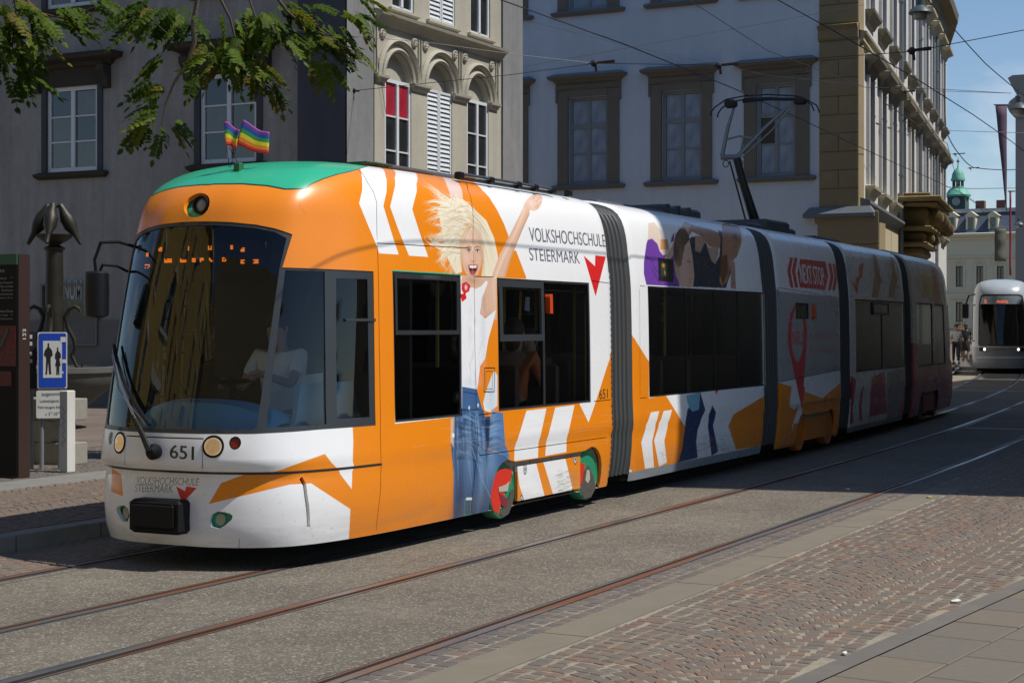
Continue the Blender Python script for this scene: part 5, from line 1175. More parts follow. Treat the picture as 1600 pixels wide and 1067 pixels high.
rest.build('slab_field', SLABM, slabbed, kind='stuff', fix=False)
# far side: gutter setts, kerb, square
gut = sheet('gutter', lambda x: yo(x, 8.705), lambda x: yo(x, 9.595), -.004, MORT, -8, 60)
sp3 = []; x = 4.0; rr = random.Random(8)
while x < 34:
    for j in range(8):
        y = 8.76 + j * .106; sp3.append((x + (j % 2) * .07 + rr.uniform(-.012, .012), yo(x, y), rr.uniform(-.002, .002), slope(x) + rr.uniform(-.06, .06), 1.3, .98))
    x += .136
lay_setts(sp3, gut, SETT, 60)
ks = MB(); ks.box(0, .985, 0, .17, -.05, .13, bev=.008); ksm = ks.mesh('kerb_stone', KERB, False, True); kerb = sheet('kerb_bed', lambda x: yo(x, 9.60), lambda x: yo(x, 9.77), .05, KERB, -8, 100)
for i in range(60): x = -2 + i; inst('kerb_stone', ksm, Matrix.Translation((x, yo(x, 9.60), 0)) @ Matrix.Rotation(math.atan(slope(x + .5)), 4, 'Z'), kerb)
sq = sheet('square_paving', lambda x: yo(x, 9.77), lambda x: 60, .122, MORT, -40, 18, step=1.0)
def far_mat():
    m, nt, b, out = nmat('far_paving'); b.inputs['Roughness'].default_value = .85
    tc_ = nt.nodes.new('ShaderNodeTexCoord'); br = nt.nodes.new('ShaderNodeTexBrick'); br.inputs['Scale'].default_value = 4.5; br.inputs['Mortar Size'].default_value = .02; br.inputs['Color1'].default_value = (.17, .12, .095, 1); br.inputs['Color2'].default_value = (.13, .11, .10, 1); br.inputs['Mortar'].default_value = (.24, .21, .17, 1)
    nt.links.new(tc_.outputs['Object'], br.inputs['Vector']); n = noise(nt, .9, 6, .7); c = mix(nt, ramp(nt, n.outputs['Fac'], .35, .7).outputs['Color'], (.75, .72, .7), (1.2, 1.15, 1.1)); c = mix(nt, 1.0, br.outputs['Color'], c, 'MULTIPLY')
    nt.links.new(c, b.inputs['Base Color']); bump(nt, b, noise(nt, 30, 3, .6).outputs['Fac'], .3, .01); return m
FARP = far_mat()
sheet('square_paving', lambda x: 15.6, lambda x: 60, .128, FARP, -40, 60, step=1.0)
sheet('sidewalk', lambda x: yo(x, 9.77), lambda x: yo(x, 9.77) + 26, .1255, FARP, 18, 100, step=1.0)
sp4 = fan_field(8.5, 24, lambda x: yo(x, 9.80), lambda x: yo(x, 12.3), .13, 1.25, 6)
sp4 = [s for s in sp4 if (lambda q: q[0] < 260)(project(np.array(s[:3])))]
lay_setts(sp4, sq, SETT, 120)
slr = MB(); slr.box(0, .99, 0, .58, -.02, .008, bev=.004); slr = slr.mesh('paving_slab', KERB, False, True)
for i in range(22): inst('paving_slab', slr, Matrix.Translation((4 + i, 12.32, .128)), sq)
sp5 = fan_field(8.5, 24, lambda x: 12.95, lambda x: 15.6, .13, 1.25, 7); sp5 = [s for s in sp5 if project(np.array(s[:3]))[0] < 260]; lay_setts(sp5, sq, SETTG, 0)
# near pavement of the far stretch of the street
sheet('far_street', lambda x: -20, lambda x: yo(x, 4.575), -.008, ASPH, 40, 420, step=2.0)
sheet('far_street', lambda x: yo(x, 4.5), lambda x: yo(x, 9.7), -.009, ASPH, 99, 420, step=4.0)
sheet('far_square', lambda x: yo(x, 9.7), lambda x: yo(x, 60), -.02, FARP, 99, 420, step=4.0)
# litter: a few leaves and scraps
def scrap(name, label, cat, x, y, z, col, sz, group=None):
    b = MB(); rr = random.Random(int(x * 100)); n = 7; ring_ = [(sz * (1 + .4 * rr.uniform(-1, 1)) * math.cos(2 * math.pi * k / n), sz * .6 * (1 + .4 * rr.uniform(-1, 1)) * math.sin(2 * math.pi * k / n)) for k in range(n)]
    top = [(x + a, y + c, z + .008 + .008 * abs(rr.uniform(-1, 1))) for a, c in ring_]; bot = [(x + a * .8, y + c * .8, z) for a, c in ring_]
    b.add(top + bot, [tuple(range(n)), tuple(range(2 * n - 1, n - 1, -1))] + [(i, n + i, n + (i + 1) % n, (i + 1) % n) for i in range(n)]); o = b.build(name, col, None); tag(o, label, cat, group)
PALE = mat('paper_white', (.65, .64, .58), .8); YEL = mat('dry_leaf', (.45, .38, .12), .8)
p = at_z(1494, 941, 0); scrap('paper_scrap', 'largest flat white paper scrap on the red setts near the slab edge', 'litter', p.x, p.y, .004, PALE, .045)
p = at_z(1320, 1023, 0); scrap('paper_scrap', 'small folded white scrap lying on orange setts by the bottom edge', 'litter', p.x, p.y, .004, PALE, .026)
p = at_z(1325, 765, 0); scrap('paper_scrap', 'crumpled white scrap on the asphalt at the shadow edge', 'litter', p.x, p.y, .002, PALE, .05)
p = at_z(1452, 778, 0); scrap('dry_leaf', 'single yellow leaf on the paving just inside the sunlight', 'leaf', p.x, p.y, .004, YEL, .04)
# ------------------------------------------------------------------ facades
class Fac:
    """wall plane: s to the right along it as seen from outside, y inward, z up"""
    def __init__(s, P, D):
        D = Vector((D[0], D[1], 0)).normalized(); s.P = Vector((P[0], P[1], 0)); s.D = D; s.I = Vector((-D.y, D.x, 0)); s.N = -s.I
        s.M = Matrix(((D.x, s.I.x, 0, P[0]), (D.y, s.I.y, 0, P[1]), (0, 0, 1, 0), (0, 0, 0, 1)))
    def q(s, px, py): return at_line(px, py, (s.P.x, s.P.y), (s.D.x, s.D.y))
    def at(s, a, y, z): return s.M @ Vector((a, y, z))
    def surf(s, y=0.0):
        def g(a, z):
            a = np.asarray(a, float); z = np.asarray(z, float)
            P = np.stack([s.P.x + s.D.x * a + s.I.x * y, s.P.y + s.D.y * a + s.I.y * y, z], -1); return P, np.broadcast_to(np.array(s.N), P.shape)
        return g
    def wall(s, name, outer, holes, m, parent, rim=.28, y=0.0):
        return mkpanel(name, s.surf(y), outer, holes, 0, rim, 0, m, parent, smooth=False)
    def box(s, name, a0, a1, y0, y1, z0, z1, m, parent, bev=0.0, **k):
        b = MB(); b.box(a0, a1, y0, y1, z0, z1, s.M, bev); return b.build(name, m, parent, **k)
    def pt(s, a, y, z): return Matrix.Translation(s.M @ Vector((a, y, z))) @ s.M.to_3x3().to_4x4()
WHITEP = mat('white_window_paint', (.62, .65, .68), .5, var=.06); GREYP = mat('grey_window_paint', (.27, .30, .305), .55, var=.1)
def wglass(name, base, rough=.03, wob=.06):
    m, nt, b, out = nmat(name); b.inputs['Base Color'].default_value = (*base, 1); b.inputs['Roughness'].default_value = rough; b.inputs['Specular IOR Level'].default_value = .9
    n = noise(nt, 1.3, 3, .5, stretch=(1, 1, .4)); c = mix(nt, ramp(nt, n.outputs['Fac'], .35, .65).outputs['Color'], [x * .55 for x in base], [min(1, x * 1.5) for x in base]); nt.links.new(c, b.inputs['Base Color'])
    bump(nt, b, noise(nt, 1.6, 1, .3).outputs['Fac'], wob, .03); return m
PANE_D = wglass('pane_dark', (.022, .024, .026)); PANE_B = wglass('pane_pale_blue', (.38, .49, .60), .14); PANE_Y = wglass('pane_dim', (.085, .078, .052))  # palace panes get a pale blue base colour, varied by noise
WCACHE = {}
def wmesh(w, h, cols, rows, fm, fr=.07, mul=.05, bar=.03, dep=.07, heavy=None, casement=True):
    """window frame and one pane per light; rows is a list of heights as fractions from the bottom"""
    key = (round(w, 2), round(h, 2), cols, tuple(rows), fm.name, fr, mul, heavy)
    if key in WCACHE: return WCACHE[key]
    b = MB(); b.box(0, fr, 0, dep, 0, h); b.box(w - fr, w, 0, dep, 0, h); b.box(fr, w - fr, 0, dep, 0, fr); b.box(fr, w - fr, 0, dep, h - fr, h)
    iw = w - 2 * fr; ih = h - 2 * fr; xs = [fr + iw * k / cols for k in range(cols + 1)]
    for k in range(1, cols): b.box(xs[k] - mul / 2, xs[k] + mul / 2, -.012, dep - .005, fr + .001, h - fr - .001)
    zs = [fr + ih * r for r in [0] + list(rows) + [1]]
    for i in range(1, len(zs) - 1):
        t = bar if heavy is None or i != heavy else mul * 1.3
        for k in range(cols): b.box(xs[k] + (mul / 2 if k else 0), xs[k + 1] - (mul / 2 if k < cols - 1 else 0), .004, dep - .01, zs[i] - t / 2, zs[i] + t / 2)
    fmsh = b.mesh('window', fm, False, True); panes = []
    for k in range(cols):
        for i in range(len(zs) - 1):
            panes.append(((xs[k] + .01, zs[i] + .008), (xs[k + 1] - xs[k] - .02, zs[i + 1] - zs[i] - .016)))
    WCACHE[key] = (fmsh, panes); return WCACHE[key]
PCACHE = {}
def pmesh(w, h, m):
    key = (round(w, 2), round(h, 2), m.name)
    if key not in PCACHE:
        b = MB(); b.box(0, w, 0, .008, 0, h); PCACHE[key] = b.mesh('pane', m, False, False)
    return PCACHE[key]
def window(f, a0, a1, z0, z1, cols, rows, fm, pm, parent, y=.14, label=None, pick=None, **k):
    fmsh, panes = wmesh(a1 - a0, z1 - z0, cols, rows, fm, **k); o = inst('window', fmsh, f.pt(a0, y, z0), parent, label)
    for i, ((x, z), (w, h)) in enumerate(panes):
        m = pick(i) if pick else pm; inst('pane', pmesh(w, h, m), f.pt(a0 + x, y + .035, z0 + z), o)
    return o
def shutter(f, a0, a1, z0, z1, parent, m, y=.02, n=None):
    for (u0, u1) in ((a0, (a0 + a1) / 2 - .008), ((a0 + a1) / 2 + .008, a1)):
        b = MB(); t = .05; b.box(u0, u0 + t, y, y + .04, z0, z1, f.M); b.box(u1 - t, u1, y, y + .04, z0, z1, f.M); b.box(u0 + t, u1 - t, y, y + .04, z0, z0 + t, f.M); b.box(u0 + t, u1 - t, y, y + .04, z1 - t, z1, f.M); s = b.build('shutter', m, parent)
        nn = int((z1 - z0 - 2 * t) / .095); hh = (z1 - z0 - 2 * t) / nn; sl = MB(); w = u1 - u0 - 2 * t
        sl.add([(0, .034, hh * .98), (w, .034, hh * .98), (w, .0, .012), (0, .0, .012), (0, .040, hh * .9), (w, .040, hh * .9), (w, .008, .0), (0, .008, .0)], [(0, 1, 2, 3), (7, 6, 5, 4), (3, 2, 6, 7), (0, 3, 7, 4), (1, 5, 6, 2), (0, 4, 5, 1)]); sm_ = sl.mesh('slat', m, False, True)
        for k in range(nn): inst('slat', sm_, f.pt(u0 + t, y, z0 + t + k * hh), s)
def moulding(f, name, a0, a1, z, prof, m, parent, ret=True):
    """prof: list of (projection, dz) going up; projects outward with returned ends"""
    b = MB(); vs = []
    for p, dz in prof: e = p if ret else 0; vs += [f.at(a0 - e, -p, z + dz), f.at(a1 + e, -p, z + dz), f.at(a1 + e, .02, z + dz), f.at(a0 - e, .02, z + dz)]
    n = len(prof); fs = []
    for i in range(n - 1):
        for k in range(3 if False else 4): fs.append((i * 4 + k, i * 4 + (k + 1) % 4, (i + 1) * 4 + (k + 1) % 4, (i + 1) * 4 + k))
    fs += [(0, 1, 2, 3), tuple((n - 1) * 4 + k for k in range(4))]
    b.add(vs, fs); return b.build(name, m, parent)
CORN = [(.02, 0), (.06, .02), (.06, .07), (.14, .13), (.16, .17), (.30, .20), (.32, .27), (.34, .29), (.05, .36)]

# ---- grey plaster building on the left
GREYW = mat('grey_plaster', (.285, .275, .262), .9, var=.16, scale=.55, bumps=.35, bscale=25, dirt=(.36, .35, .335, .6), streak=.16); SLATE = mat('slate_trim', (.045, .05, .058), .8, var=.2, scale=2); BROWNST = mat('dark_brown_stone', (.040, .033, .024), .85, var=.3, scale=4, bumps=.3)
F1 = Fac((27.4, 42.0), (0, -1)); G1 = thing('corner_house', 'grey plastered house with white casement windows behind the fountain', 'building', (27.4, 30, .13))
sE = 42.0 - 18.52
def rc(f, x0, y0, x1, y1): a0, z1 = f.q(x0, y0); a1, z0 = f.q(x1, y1); return a0, a1, z0, z1
W1 = rc(F1, 73.5, 139, 153, 265.5); W2 = rc(F1, 313, 124, 397, 257); WT = rc(F1, 76, -95, 156, 6)
pitch = (W2[0] - W1[0]); cols_ = [W1[0] - pitch, W1[0], W2[0]]
ww = W1[1] - W1[0]; z0w, z1w = W1[2], W1[3]; zt0, zt1 = WT[2], WT[2] + (z1w - z0w)
ops = []
for a in cols_:
    for (q0, q1) in ((z0w, z1w), (zt0, zt1)): ops.append((a, a + ww, q0, q1))
F1.wall('wall', rect(0, sE, .12, 15), [rect(*o) for o in ops], GREYW, G1)
b = MB(); b.box(27.4 + .5, 34.2, 18.9, 42, .12, 15); b.build('core', PLAST, G1); F1.box('roof', -.3, sE, -.5, 6.8, 15, 15.4, BROWNST, G1)
F1.box('plinth', 0, sE, -.06, 0, .12, 1.9, mat('plinth_stone', (.15, .145, .135), .85, dirt=(.08, .08, .075, .6), bumps=.3), G1); 
for i, (a0, a1, q0, q1) in enumerate(ops):
    w = window(F1, a0, a1, q0, q1, 2, [.335, .665], WHITEP, PANE_Y, G1, y=.03, pick=lambda k, i=i: [PANE_D, PANE_Y, PANE_Y, PANE_Y, PANE_D, PANE_Y][(k + i) % 6], fr=.085, mul=.10)
    for (x0, x1) in ((a0 - .14, a0), (a1, a1 + .14)): F1.box('window_surround', x0, x1, -.03, .02, q0 - .05, q1 + .1, SLATE, w)
    F1.box('window_surround', a0 - .14, a1 + .14, -.035, .02, q1 + .003, q1 + .38, BROWNST, w)
    moulding(F1, 'window_pediment', a0 - .32, a1 + .32, q1 + .38, [(.04, 0), (.10, .03), (.14, .10), (.34, .16), (.36, .24), (.38, .26), (.05, .34)], BROWNST, w)
    for x in (a0 - .36, a1 + .16):
        b = MB(); b.prism([(0, 0), (-.10, .02), (-.14, .2), (-.26, .36), (-.26, .48), (0, .48)], lambda y, z: F1.at(x, y, q1 - .10 + z), lambda y, z: F1.at(x + .20, y, q1 - .10 + z)); b.build('bracket', BROWNST, w)
    moulding(F1, 'window_sill', a0 - .16, a1 + .16, q0 - .16, [(.05, 0), (.12, .05), (.14, .11), (.05, .15)], BROWNST, w)
# poster case on its wall
Pq = rc(F1, 68, 443, 156, 540); PC = thing('poster_case', 'glazed poster case on the grey wall with white letters DONUM on a dark picture', 'poster', F1.at(Pq[0], 0, Pq[2]))
b = MB(); t = .05
a0, a1, q0, q1 = Pq; b.box(a0, a0 + t, -.10, 0, q0, q1, F1.M); b.box(a1 - t, a1, -.10, 0, q0, q1, F1.M); b.box(a0 + t, a1 - t, -.10, 0, q0, q0 + t, F1.M); b.box(a0 + t, a1 - t, -.10, 0, q1 - t, q1, F1.M); b.build('case_frame', mat('case_metal', (.12, .125, .125), .5), PC)
m, nt, bb, out = nmat('poster_print'); bb.inputs['Roughness'].default_value = .2; n = noise(nt, 3.2, 6, .6); r = nt.nodes.new('ShaderNodeValToRGB'); nt.links.new(n.outputs['Fac'], r.inputs['Fac'])
for i, (p, c) in enumerate(((0, (.008, .010, .010)), (.48, (.015, .02, .012)), (.58, (.05, .06, .015)), (.66, (.12, .05, .06)), (.8, (.2, .16, .2)))):
    e = r.color_ramp.elements[i] if i < 2 else r.color_ramp.elements.new(p); e.position = p; e.color = (*c, 1)
nt.links.new(r.outputs['Color'], bb.inputs['Base Color']); po = F1.box('poster', a0 + t, a1 - t, -.03, -.01, q0 + t, q1 - t, m, PC)
b = MB(); u = F1.q(95, 468); u2 = F1.q(129, 452); b2 = F1.q(64, 468)[0] if False else F1.q(80, 468)[0]
text_mesh(b, 'DONUM', lambda x, z: F1.at(b2 + x, -.034, u[1] + z), u2[0] - b2, .42, .01); b.build('poster_lettering', mat('poster_letters', (.40, .43, .44), .6), po, kind='stuff', fix=False)

# ---- beige house with the three arched bays
BEIGE = mat('beige_plaster', (.43, .405, .33), .9, var=.07, scale=.8, bumps=.25, bscale=30, dirt=(.33, .30, .24, .5), streak=.08); GSTRIP = mat('grey_painted_corner', (.215, .215, .22), .9, var=.10, scale=1.2, bumps=.3, dirt=(.30, .30, .29, .45), streak=.14); NAVYP = mat('dark_slate_plaster', (.062, .068, .085), .9, var=.15, scale=1.0, bumps=.3, streak=.15)
YF = 17.45; XC = 26.9; G2 = thing('arched_house', 'beige house with arched window niches, louvred shutters and dark slate side wall', 'building', (XC, YF, .13))
F2s = Fac((XC, 18.56), (0, -1)); F2s.wall('side_wall', rect(0, 18.56 - YF, .12, 17), [], NAVYP, G2, rim=0)
F2 = Fac((XC, YF), (1, 0)); A = lambda px: F2.q(px, 300)[0]
sa, sb, sc_, sd = 0.0, A(583), A(783), A(815)
Z = lambda px, py: F2.q(px, py)[1]
# window openings
w1 = (A(603), A(641)); w2 = (A(669), A(705)); w3 = (A(731), A(762)); zw = Z(622, 126.5); zbot = 3.4; zup = Z(760, 60)
ups = [(A(612), A(647)), (A(671), A(711)), (A(735), A(766))]
zarch = lambda a0, a1: [((a0 + a1) / 2 + (a1 - a0) / 2 * math.cos(t), zw + .02 + (a1 - a0) / 2 * math.sin(t)) for t in np.linspace(0, math.pi, 21)]
niches = []
for a0, a1 in (w1, w2, w3): e = .04; ar = zarch(a0 - e, a1 + e); niches.append([(a0 - e, zbot), (a1 + e, zbot)] + ar)
zc2 = zup - .12
F2.wall('wall', rect(sb + .002, sc_ - .002, .12, 17), niches + [rect(a, b_, zup, zup + 2.6) for a, b_ in ups], BEIGE, G2, rim=.16)
F2.wall('corner_strip', rect(sa, sb, .12, 17), [], GSTRIP, G2, rim=0, y=-.03); F2.wall('corner_strip', rect(sc_, sd, .12, 17), [], GSTRIP, G2, rim=0, y=-.03)
F2.box('strip_edge', sb - .03, sb, -.03, 0, .12, 17, GSTRIP, G2); F2.box('strip_edge', sc_, sc_ + .03, -.03, 0, .12, 17, GSTRIP, G2)
b = MB(); b.box(XC + .2, XC + sd - .02, YF + .45, 18.5, .12, 16.9); b.build('core', PLAST, G2); F2.box('roof', -.3, sd + .2, -.4, 12, 17, 17.3, BROWNST, G2)
F2e = Fac((XC + sd, YF), (0, 1)); F2e.wall('end_wall', rect(0, 12, .12, 17), [], GSTRIP, G2, rim=0)
for i, (a0, a1) in enumerate((w1, w2, w3)):
    e = .04; ar = zarch(a0 - e, a1 + e)
    F2.wall('niche_back', [(a0 - e, zw - .0), (a1 + e, zw - .0)] + ar, [], BEIGE, G2, rim=0, y=.16)
    if i != 1:
        pick = (lambda k: REDB if k in (3, 7) else PANE_D) if i == 0 else None
        if i == 0: REDB = wglass('red_blind', (.42, .015, .04), .3)
        hh_ = zw - zbot; window(F2, a0 - e, a1 + e, zbot, zw, 2, [1 - 2.12 / hh_, 1 - 1.42 / hh_, 1 - .70 / hh_], WHITEP, PANE_D, G2, y=.02, pick=pick, fr=.07, mul=.09, label='tall window with a red blind drawn over its top lights' if i == 0 else None)
    else: shutter(F2, a0 - e, a1 + e, zbot, zw, G2, WHITEP)
    # archivolts
    for dr, w_, pj, nm in ((.03, .09, .07, 'inner_archivolt'), (.20, .11, .10, 'outer_archivolt')):
        c = (a0 + a1) / 2; r0 = (a1 - a0) / 2 + e + dr; r1 = r0 + w_; b = MB(); K = 24
        for t in np.linspace(0, math.pi, K):
            for rr_, pp in ((r0, 0.01), (r0, -pj * .6), ((r0 + r1) / 2, -pj), (r1, -pj * .5), (r1, .01)): b.v.append(F2.at(c + rr_ * math.cos(t), pp, zw + .02 + rr_ * math.sin(t)))
        for k in range(K - 1):
            for j in range(4): b.f.append((k * 5 + j, k * 5 + j + 1, (k + 1) * 5 + j + 1, (k + 1) * 5 + j)); b.mi.append(0)
        b.build(nm, BEIGE, G2)
    # pier capitals
for a0, a1 in ((w1[0] - .42, w1[0] - .06), (w1[1] + .06, w2[0] - .06), (w2[1] + .06, w3[0] - .06), (w3[1] + .06, w3[1] + .42)):
    moulding(F2, 'pier_capital', a0 + .06, a1 - .06, zw - .14, [(.02, 0), (.05, .03), (.07, .08), (.10, .11), (.11, .16), (.03, .18)], BEIGE, G2)
# rosettes and panel lines
zr = Z(598, 50); rs_ = []
for (a0, a1) in (w1, w2, w3): c = (a0 + a1) / 2; rs_ += [c - .62, c + .62]
for a in rs_:
    b = MB(); Mx = F2.pt(a, -.03, zw + .86) @ Matrix.Rotation(R(90), 4, 'X'); b.lathe([(.105, -.03), (.105, .0), (.085, .012), (.05, .004), (.04, .02), (.001, .03)], n=16, M=Mx)
    for k in range(6): t = k * math.pi / 3; b.ball(F2.at(a + .06 * math.cos(t), -.04, zw + .86 + .06 * math.sin(t)), .028, 6, 4)
    b.build('rosette', BEIGE, G2)
zl = zw + 1.12
for a in (w1[0] - .42, (w1[1] + w2[0]) / 2, (w2[1] + w3[0]) / 2, w3[1] + .42):
    for d in (-.05, .05): F2.box('panel_line', a + d - .015, a + d + .015, -.035, .01, zw + .05, zl - .003, BEIGE, G2)
moulding(F2, 'panel_cornice', w1[0] - .45, w3[1] + .45, zl, [(.02, 0), (.05, .02), (.06, .06), (.03, .09)], BEIGE, G2)
moulding(F2, 'string_course', sb + .04, sc_ - .02, zup - .42, [(.03, 0), (.06, .05), (.12, .12), (.20, .18), (.22, .24), (.05, .30)], BEIGE, G2, ret=False)
for i, (a0, a1) in enumerate(ups):
    if i == 1: shutter(F2, a0, a1, zup, zup + 2.6, G2, WHITEP)
    else: window(F2, a0, a1, zup, zup + 2.6, 2, [.33, .66], WHITEP, PANE_D, G2, y=.03, fr=.07, mul=.09)
    moulding(F2, 'window_sill', a0 - .05, a1 + .05, zup - .10, [(.03, 0), (.09, .04), (.09, .09), (.02, .1)], BEIGE, G2)
# wall hook holding a span wire
b = MB(); hk = F2.at(A(551) , -.02, Z(551, 142)); b.ball(hk, .05); b.tube([hk, hk + Vector((.02, -.12, -.02))], .015, 6); b.build('wire_hook', STEEL if False else PLAST, G2)

# ---- pale building with ochre window surrounds
PALEW = mat('pale_plaster', (.66, .76, .84), .9, var=.06, scale=.5, bumps=.15, bscale=25, dirt=(.56, .63, .70, .35), streak=.05); OCHRE = mat('ochre_stone', (.30, .24, .135), .85, var=.12, scale=1.5, bumps=.25, bscale=40, dirt=(.22, .175, .10, .5)); LEAD = mat('lead_flashing', (.16, .18, .195), .5, var=.15); TANST = mat('ochre_window_casing', (.195, .178, .140), .85, var=.2, scale=2, bumps=.25)
XB = 46.6; YC = 12.9; F3 = Fac((XB, 34.0), (0, -1)); G3 = thing('street_palace', 'pale palace with ochre window casings and quoined corner, its long front in sun', 'building', (XB, YC, .13))
sQ = F3.q(1281, 300)[0]; sK = 34.0 - YC
wins = []; PX = [(888, 950, 872, 968), (1034, 1097, 1017, 1113), (1182, 1243, 1163, 1265)]
zg0 = F3.q(1065, 282)[1]; zg1 = F3.q(1065, 141)[1]; zu0 = F3.q(1065, 8)[1] + .12
for (x0, x1, c0, c1) in PX:
    a0, a1 = F3.q(x0, 200)[0], F3.q(x1, 200)[0]; wins.append((a0, a1, F3.q(c0, 200)[0], F3.q(c1, 200)[0]))
p3 = wins[1][0] - wins[0][0]; wins = [tuple(v - p3 for v in wins[0]), tuple(v - 2 * p3 for v in wins[0])] + wins
F3.wall('wall', rect(0, sQ, .12, 19), [rect(a0, a1, zg0, zg1) for a0, a1, _, _ in wins] + [rect(a0, a1, zu0, zu0 + 2.6) for a0, a1, _, _ in wins], PALEW, G3, rim=.2)
for i, (a0, a1, c0, c1) in enumerate(wins):
    for lvl, (q0, q1) in enumerate(((zg0, zg1), (zu0, zu0 + 2.6))):
        pk = (lambda k: PANE_Y if k == 1 else PANE_B) if (i == 4 and lvl == 0) else None
        w = window(F3, a0, a1, q0, q1, 2, [.34, .68], GREYP, PANE_B, G3, y=.08, pick=pk, fr=.11, mul=.11, bar=.04, heavy=2)
        for (u0, u1) in ((c0, a0), (a1, c1)): F3.box('window_casing', u0, u1, -.05, .03, q0 - .02, q1 + .22, TANST, w, .01)
        F3.box('window_casing', c0, c1, -.085, .03, q1 + .225, q1 + .42, TANST, w, .01); F3.box('window_frieze', c0 + .12, c1 - .12, -.11, .0, q1 + .28, q1 + .37, TANST, w, .01)
        F3.box('casing_head', a0 - .0, a1 + .0, -.06, .03, q1 + .003, q1 + .222, TANST, w)
        for u in (c0 - .06, c1 - .0): F3.box('casing_ear', u, u + .06, -.07, .0, q1 - .15, q1 + .42, TANST, w)
        o = moulding(F3, 'window_hood', c0 + .02, c1 - .02, q1 + .42, [(.06, 0), (.10, .04), (.12, .08), (.26, .14), (.28, .19)], TANST, w)
        moulding(F3, 'hood_flashing', c0 + .02, c1 - .02, q1 + .613, [(.29, 0), (.29, .03), (.12, .12), (.02, .14)], LEAD, w)
        moulding(F3, 'window_sill', c0 - .06, c1 + .06, q0 - .16, [(.06, 0), (.12, .03), (.13, .07)], TANST, w); moulding(F3, 'sill_flashing', c0 - .06, c1 + .06, q0 - .086, [(.14, 0), (.14, .05), (.04, .09)], LEAD, w)
# quoin pillar with faceted blocks
F3.box('corner_pillar', sQ, sK, -.06, .5, .12, 19, OCHRE, G3)
def facet(f, a0, a1, z0, z1, parent, pr=.04, y=-.06):
    b = MB(); m = min((a1 - a0), (z1 - z0)) * .42; c0, c1, d0, d1 = a0 + m, a1 - m, z0 + m * .8, z1 - m * .8; g = .012
    o = [(a0 + g, z0 + g), (a1 - g, z0 + g), (a1 - g, z1 - g), (a0 + g, z1 - g)]; i_ = [(c0, d0), (c1, d0), (c1, d1), (c0, d1)]
    vs = [f.at(x, y, z) for x, z in o] + [f.at(x, y - .025, z) for x, z in o] + [f.at(x, y - pr, z) for x, z in i_]
    b.add(vs, [(k, (k + 1) % 4, 4 + (k + 1) % 4, 4 + k) for k in range(4)] + [(4 + k, 4 + (k + 1) % 4, 8 + (k + 1) % 4, 8 + k) for k in range(4)] + [(8, 9, 10, 11)]); b.build('quoin_block', OCHRE, parent)
zk = lambda py: F3.q(1310, py)[1]
rh = (zk(95) - zk(325)) / 8; z = zk(325) + .02; k = 0
while z < 18.5:
    if zk(66) - rh * .6 < z < zk(40): z = zk(38) + .02; k = 0
    if k % 2 == 0: facet(F3, sQ, sK, z, z + rh, G3)
    else: facet(F3, sQ, (sQ + sK) / 2, z, z + rh, G3, .05); facet(F3, (sQ + sK) / 2, sK, z, z + rh, G3, .05)
    z += rh; k += 1
moulding(F3, 'belt_course', sQ - .02, sK + .0, zk(64), [(.08, 0), (.14, .06), (.14, .30), (.20, .36), (.26, .42), (.10, .46)], OCHRE, G3, ret=False)
moulding(F3, 'base_cornice', sQ - .1, sK + .12, zk(350), [(.10, 0), (.16, .08), (.2, .18)], OCHRE, G3, ret=False); moulding(F3, 'base_flashing', sQ - .12, sK + .2, zk(350) + .182, [(.30, 0), (.30, .10), (.14, .30)], LEAD, G3)
F3.box('base_pillar', sQ - .02, sK + .62, -.16, .5, .12, zk(350), OCHRE, G3)
for k in range(5): F3.box('base_block', sQ + .01, sK + .60, -.19, -.16, .3 + k * .95, .3 + k * .95 + .92, OCHRE, G3, .015)
# long front towards the street
DA = R(8.8); F4 = Fac((XB, YC), (math.cos(DA), math.sin(DA))); c_of = lambda px: F4.q(px, 300)[0]
WHW = mat('white_facade', (.60, .59, .57), .9, var=.05, scale=.7, bumps=.15, dirt=(.50, .48, .44, .35)); CREAM = mat('cream_belt', (.46, .40, .27), .85, var=.08)
L4 = 36.0; bays = [2.55 + 3.42 * k for k in range(10)]; wl0, wl1 = F4.q(1358, 300)[1] + .15, F4.q(1358, 128)[1]; wu0, wu1 = F4.q(1358, 22)[1], F4.q(1358, 22)[1] + 3.1
F4.wall('front_wall', rect(0.0, L4, .12, 16.2), [rect(c - .62, c + .62, wl0, wl1) for c in bays] + [rect(c - .62, c + .62, wu0, wu1) for c in bays], WHW, G3, rim=.25)
SHUT = mat('grey_shutter', (.20, .205, .20), .6, var=.1)
for c in bays:
    for lvl, (q0, q1) in enumerate(((wl0, wl1), (wu0, wu1))):
        w = window(F4, c - .62, c + .62, q0, q1, 2, [.36, .70], GREYP, PANE_D, G3, y=.16, fr=.08, mul=.09)
        for (u0, u1) in ((c - .82, c - .62), (c + .62, c + .82)): F4.box('window_casing', u0, u1, -.10, .02, q0 - .05, q1 + .1, WHW, w)
        moulding(F4, 'window_hood', c - .80, c + .80, q1 + .12, [(.05, 0), (.12, .10), (.20, .28), (.42, .40), (.44, .50), (.08, .62)], TANST if lvl == 0 else CREAM, w)
        moulding(F4, 'window_sill', c - .80, c + .80, q0 - .40, [(.06, 0), (.14, .16), (.26, .28), (.28, .36), (.05, .40)], TANST if lvl else CREAM, w)
zb0, zb1 = F4.q(1343, 68)[1], F4.q(1343, 50)[1]
moulding(F4, 'belt_course', 0.02, L4, zb0, [(.03, 0), (.12, .08), (.12, zb1 - zb0 - .14), (.20, zb1 - zb0 - .06), (.22, zb1 - zb0), (.03, zb1 - zb0 + .05)], CREAM, G3, ret=False)
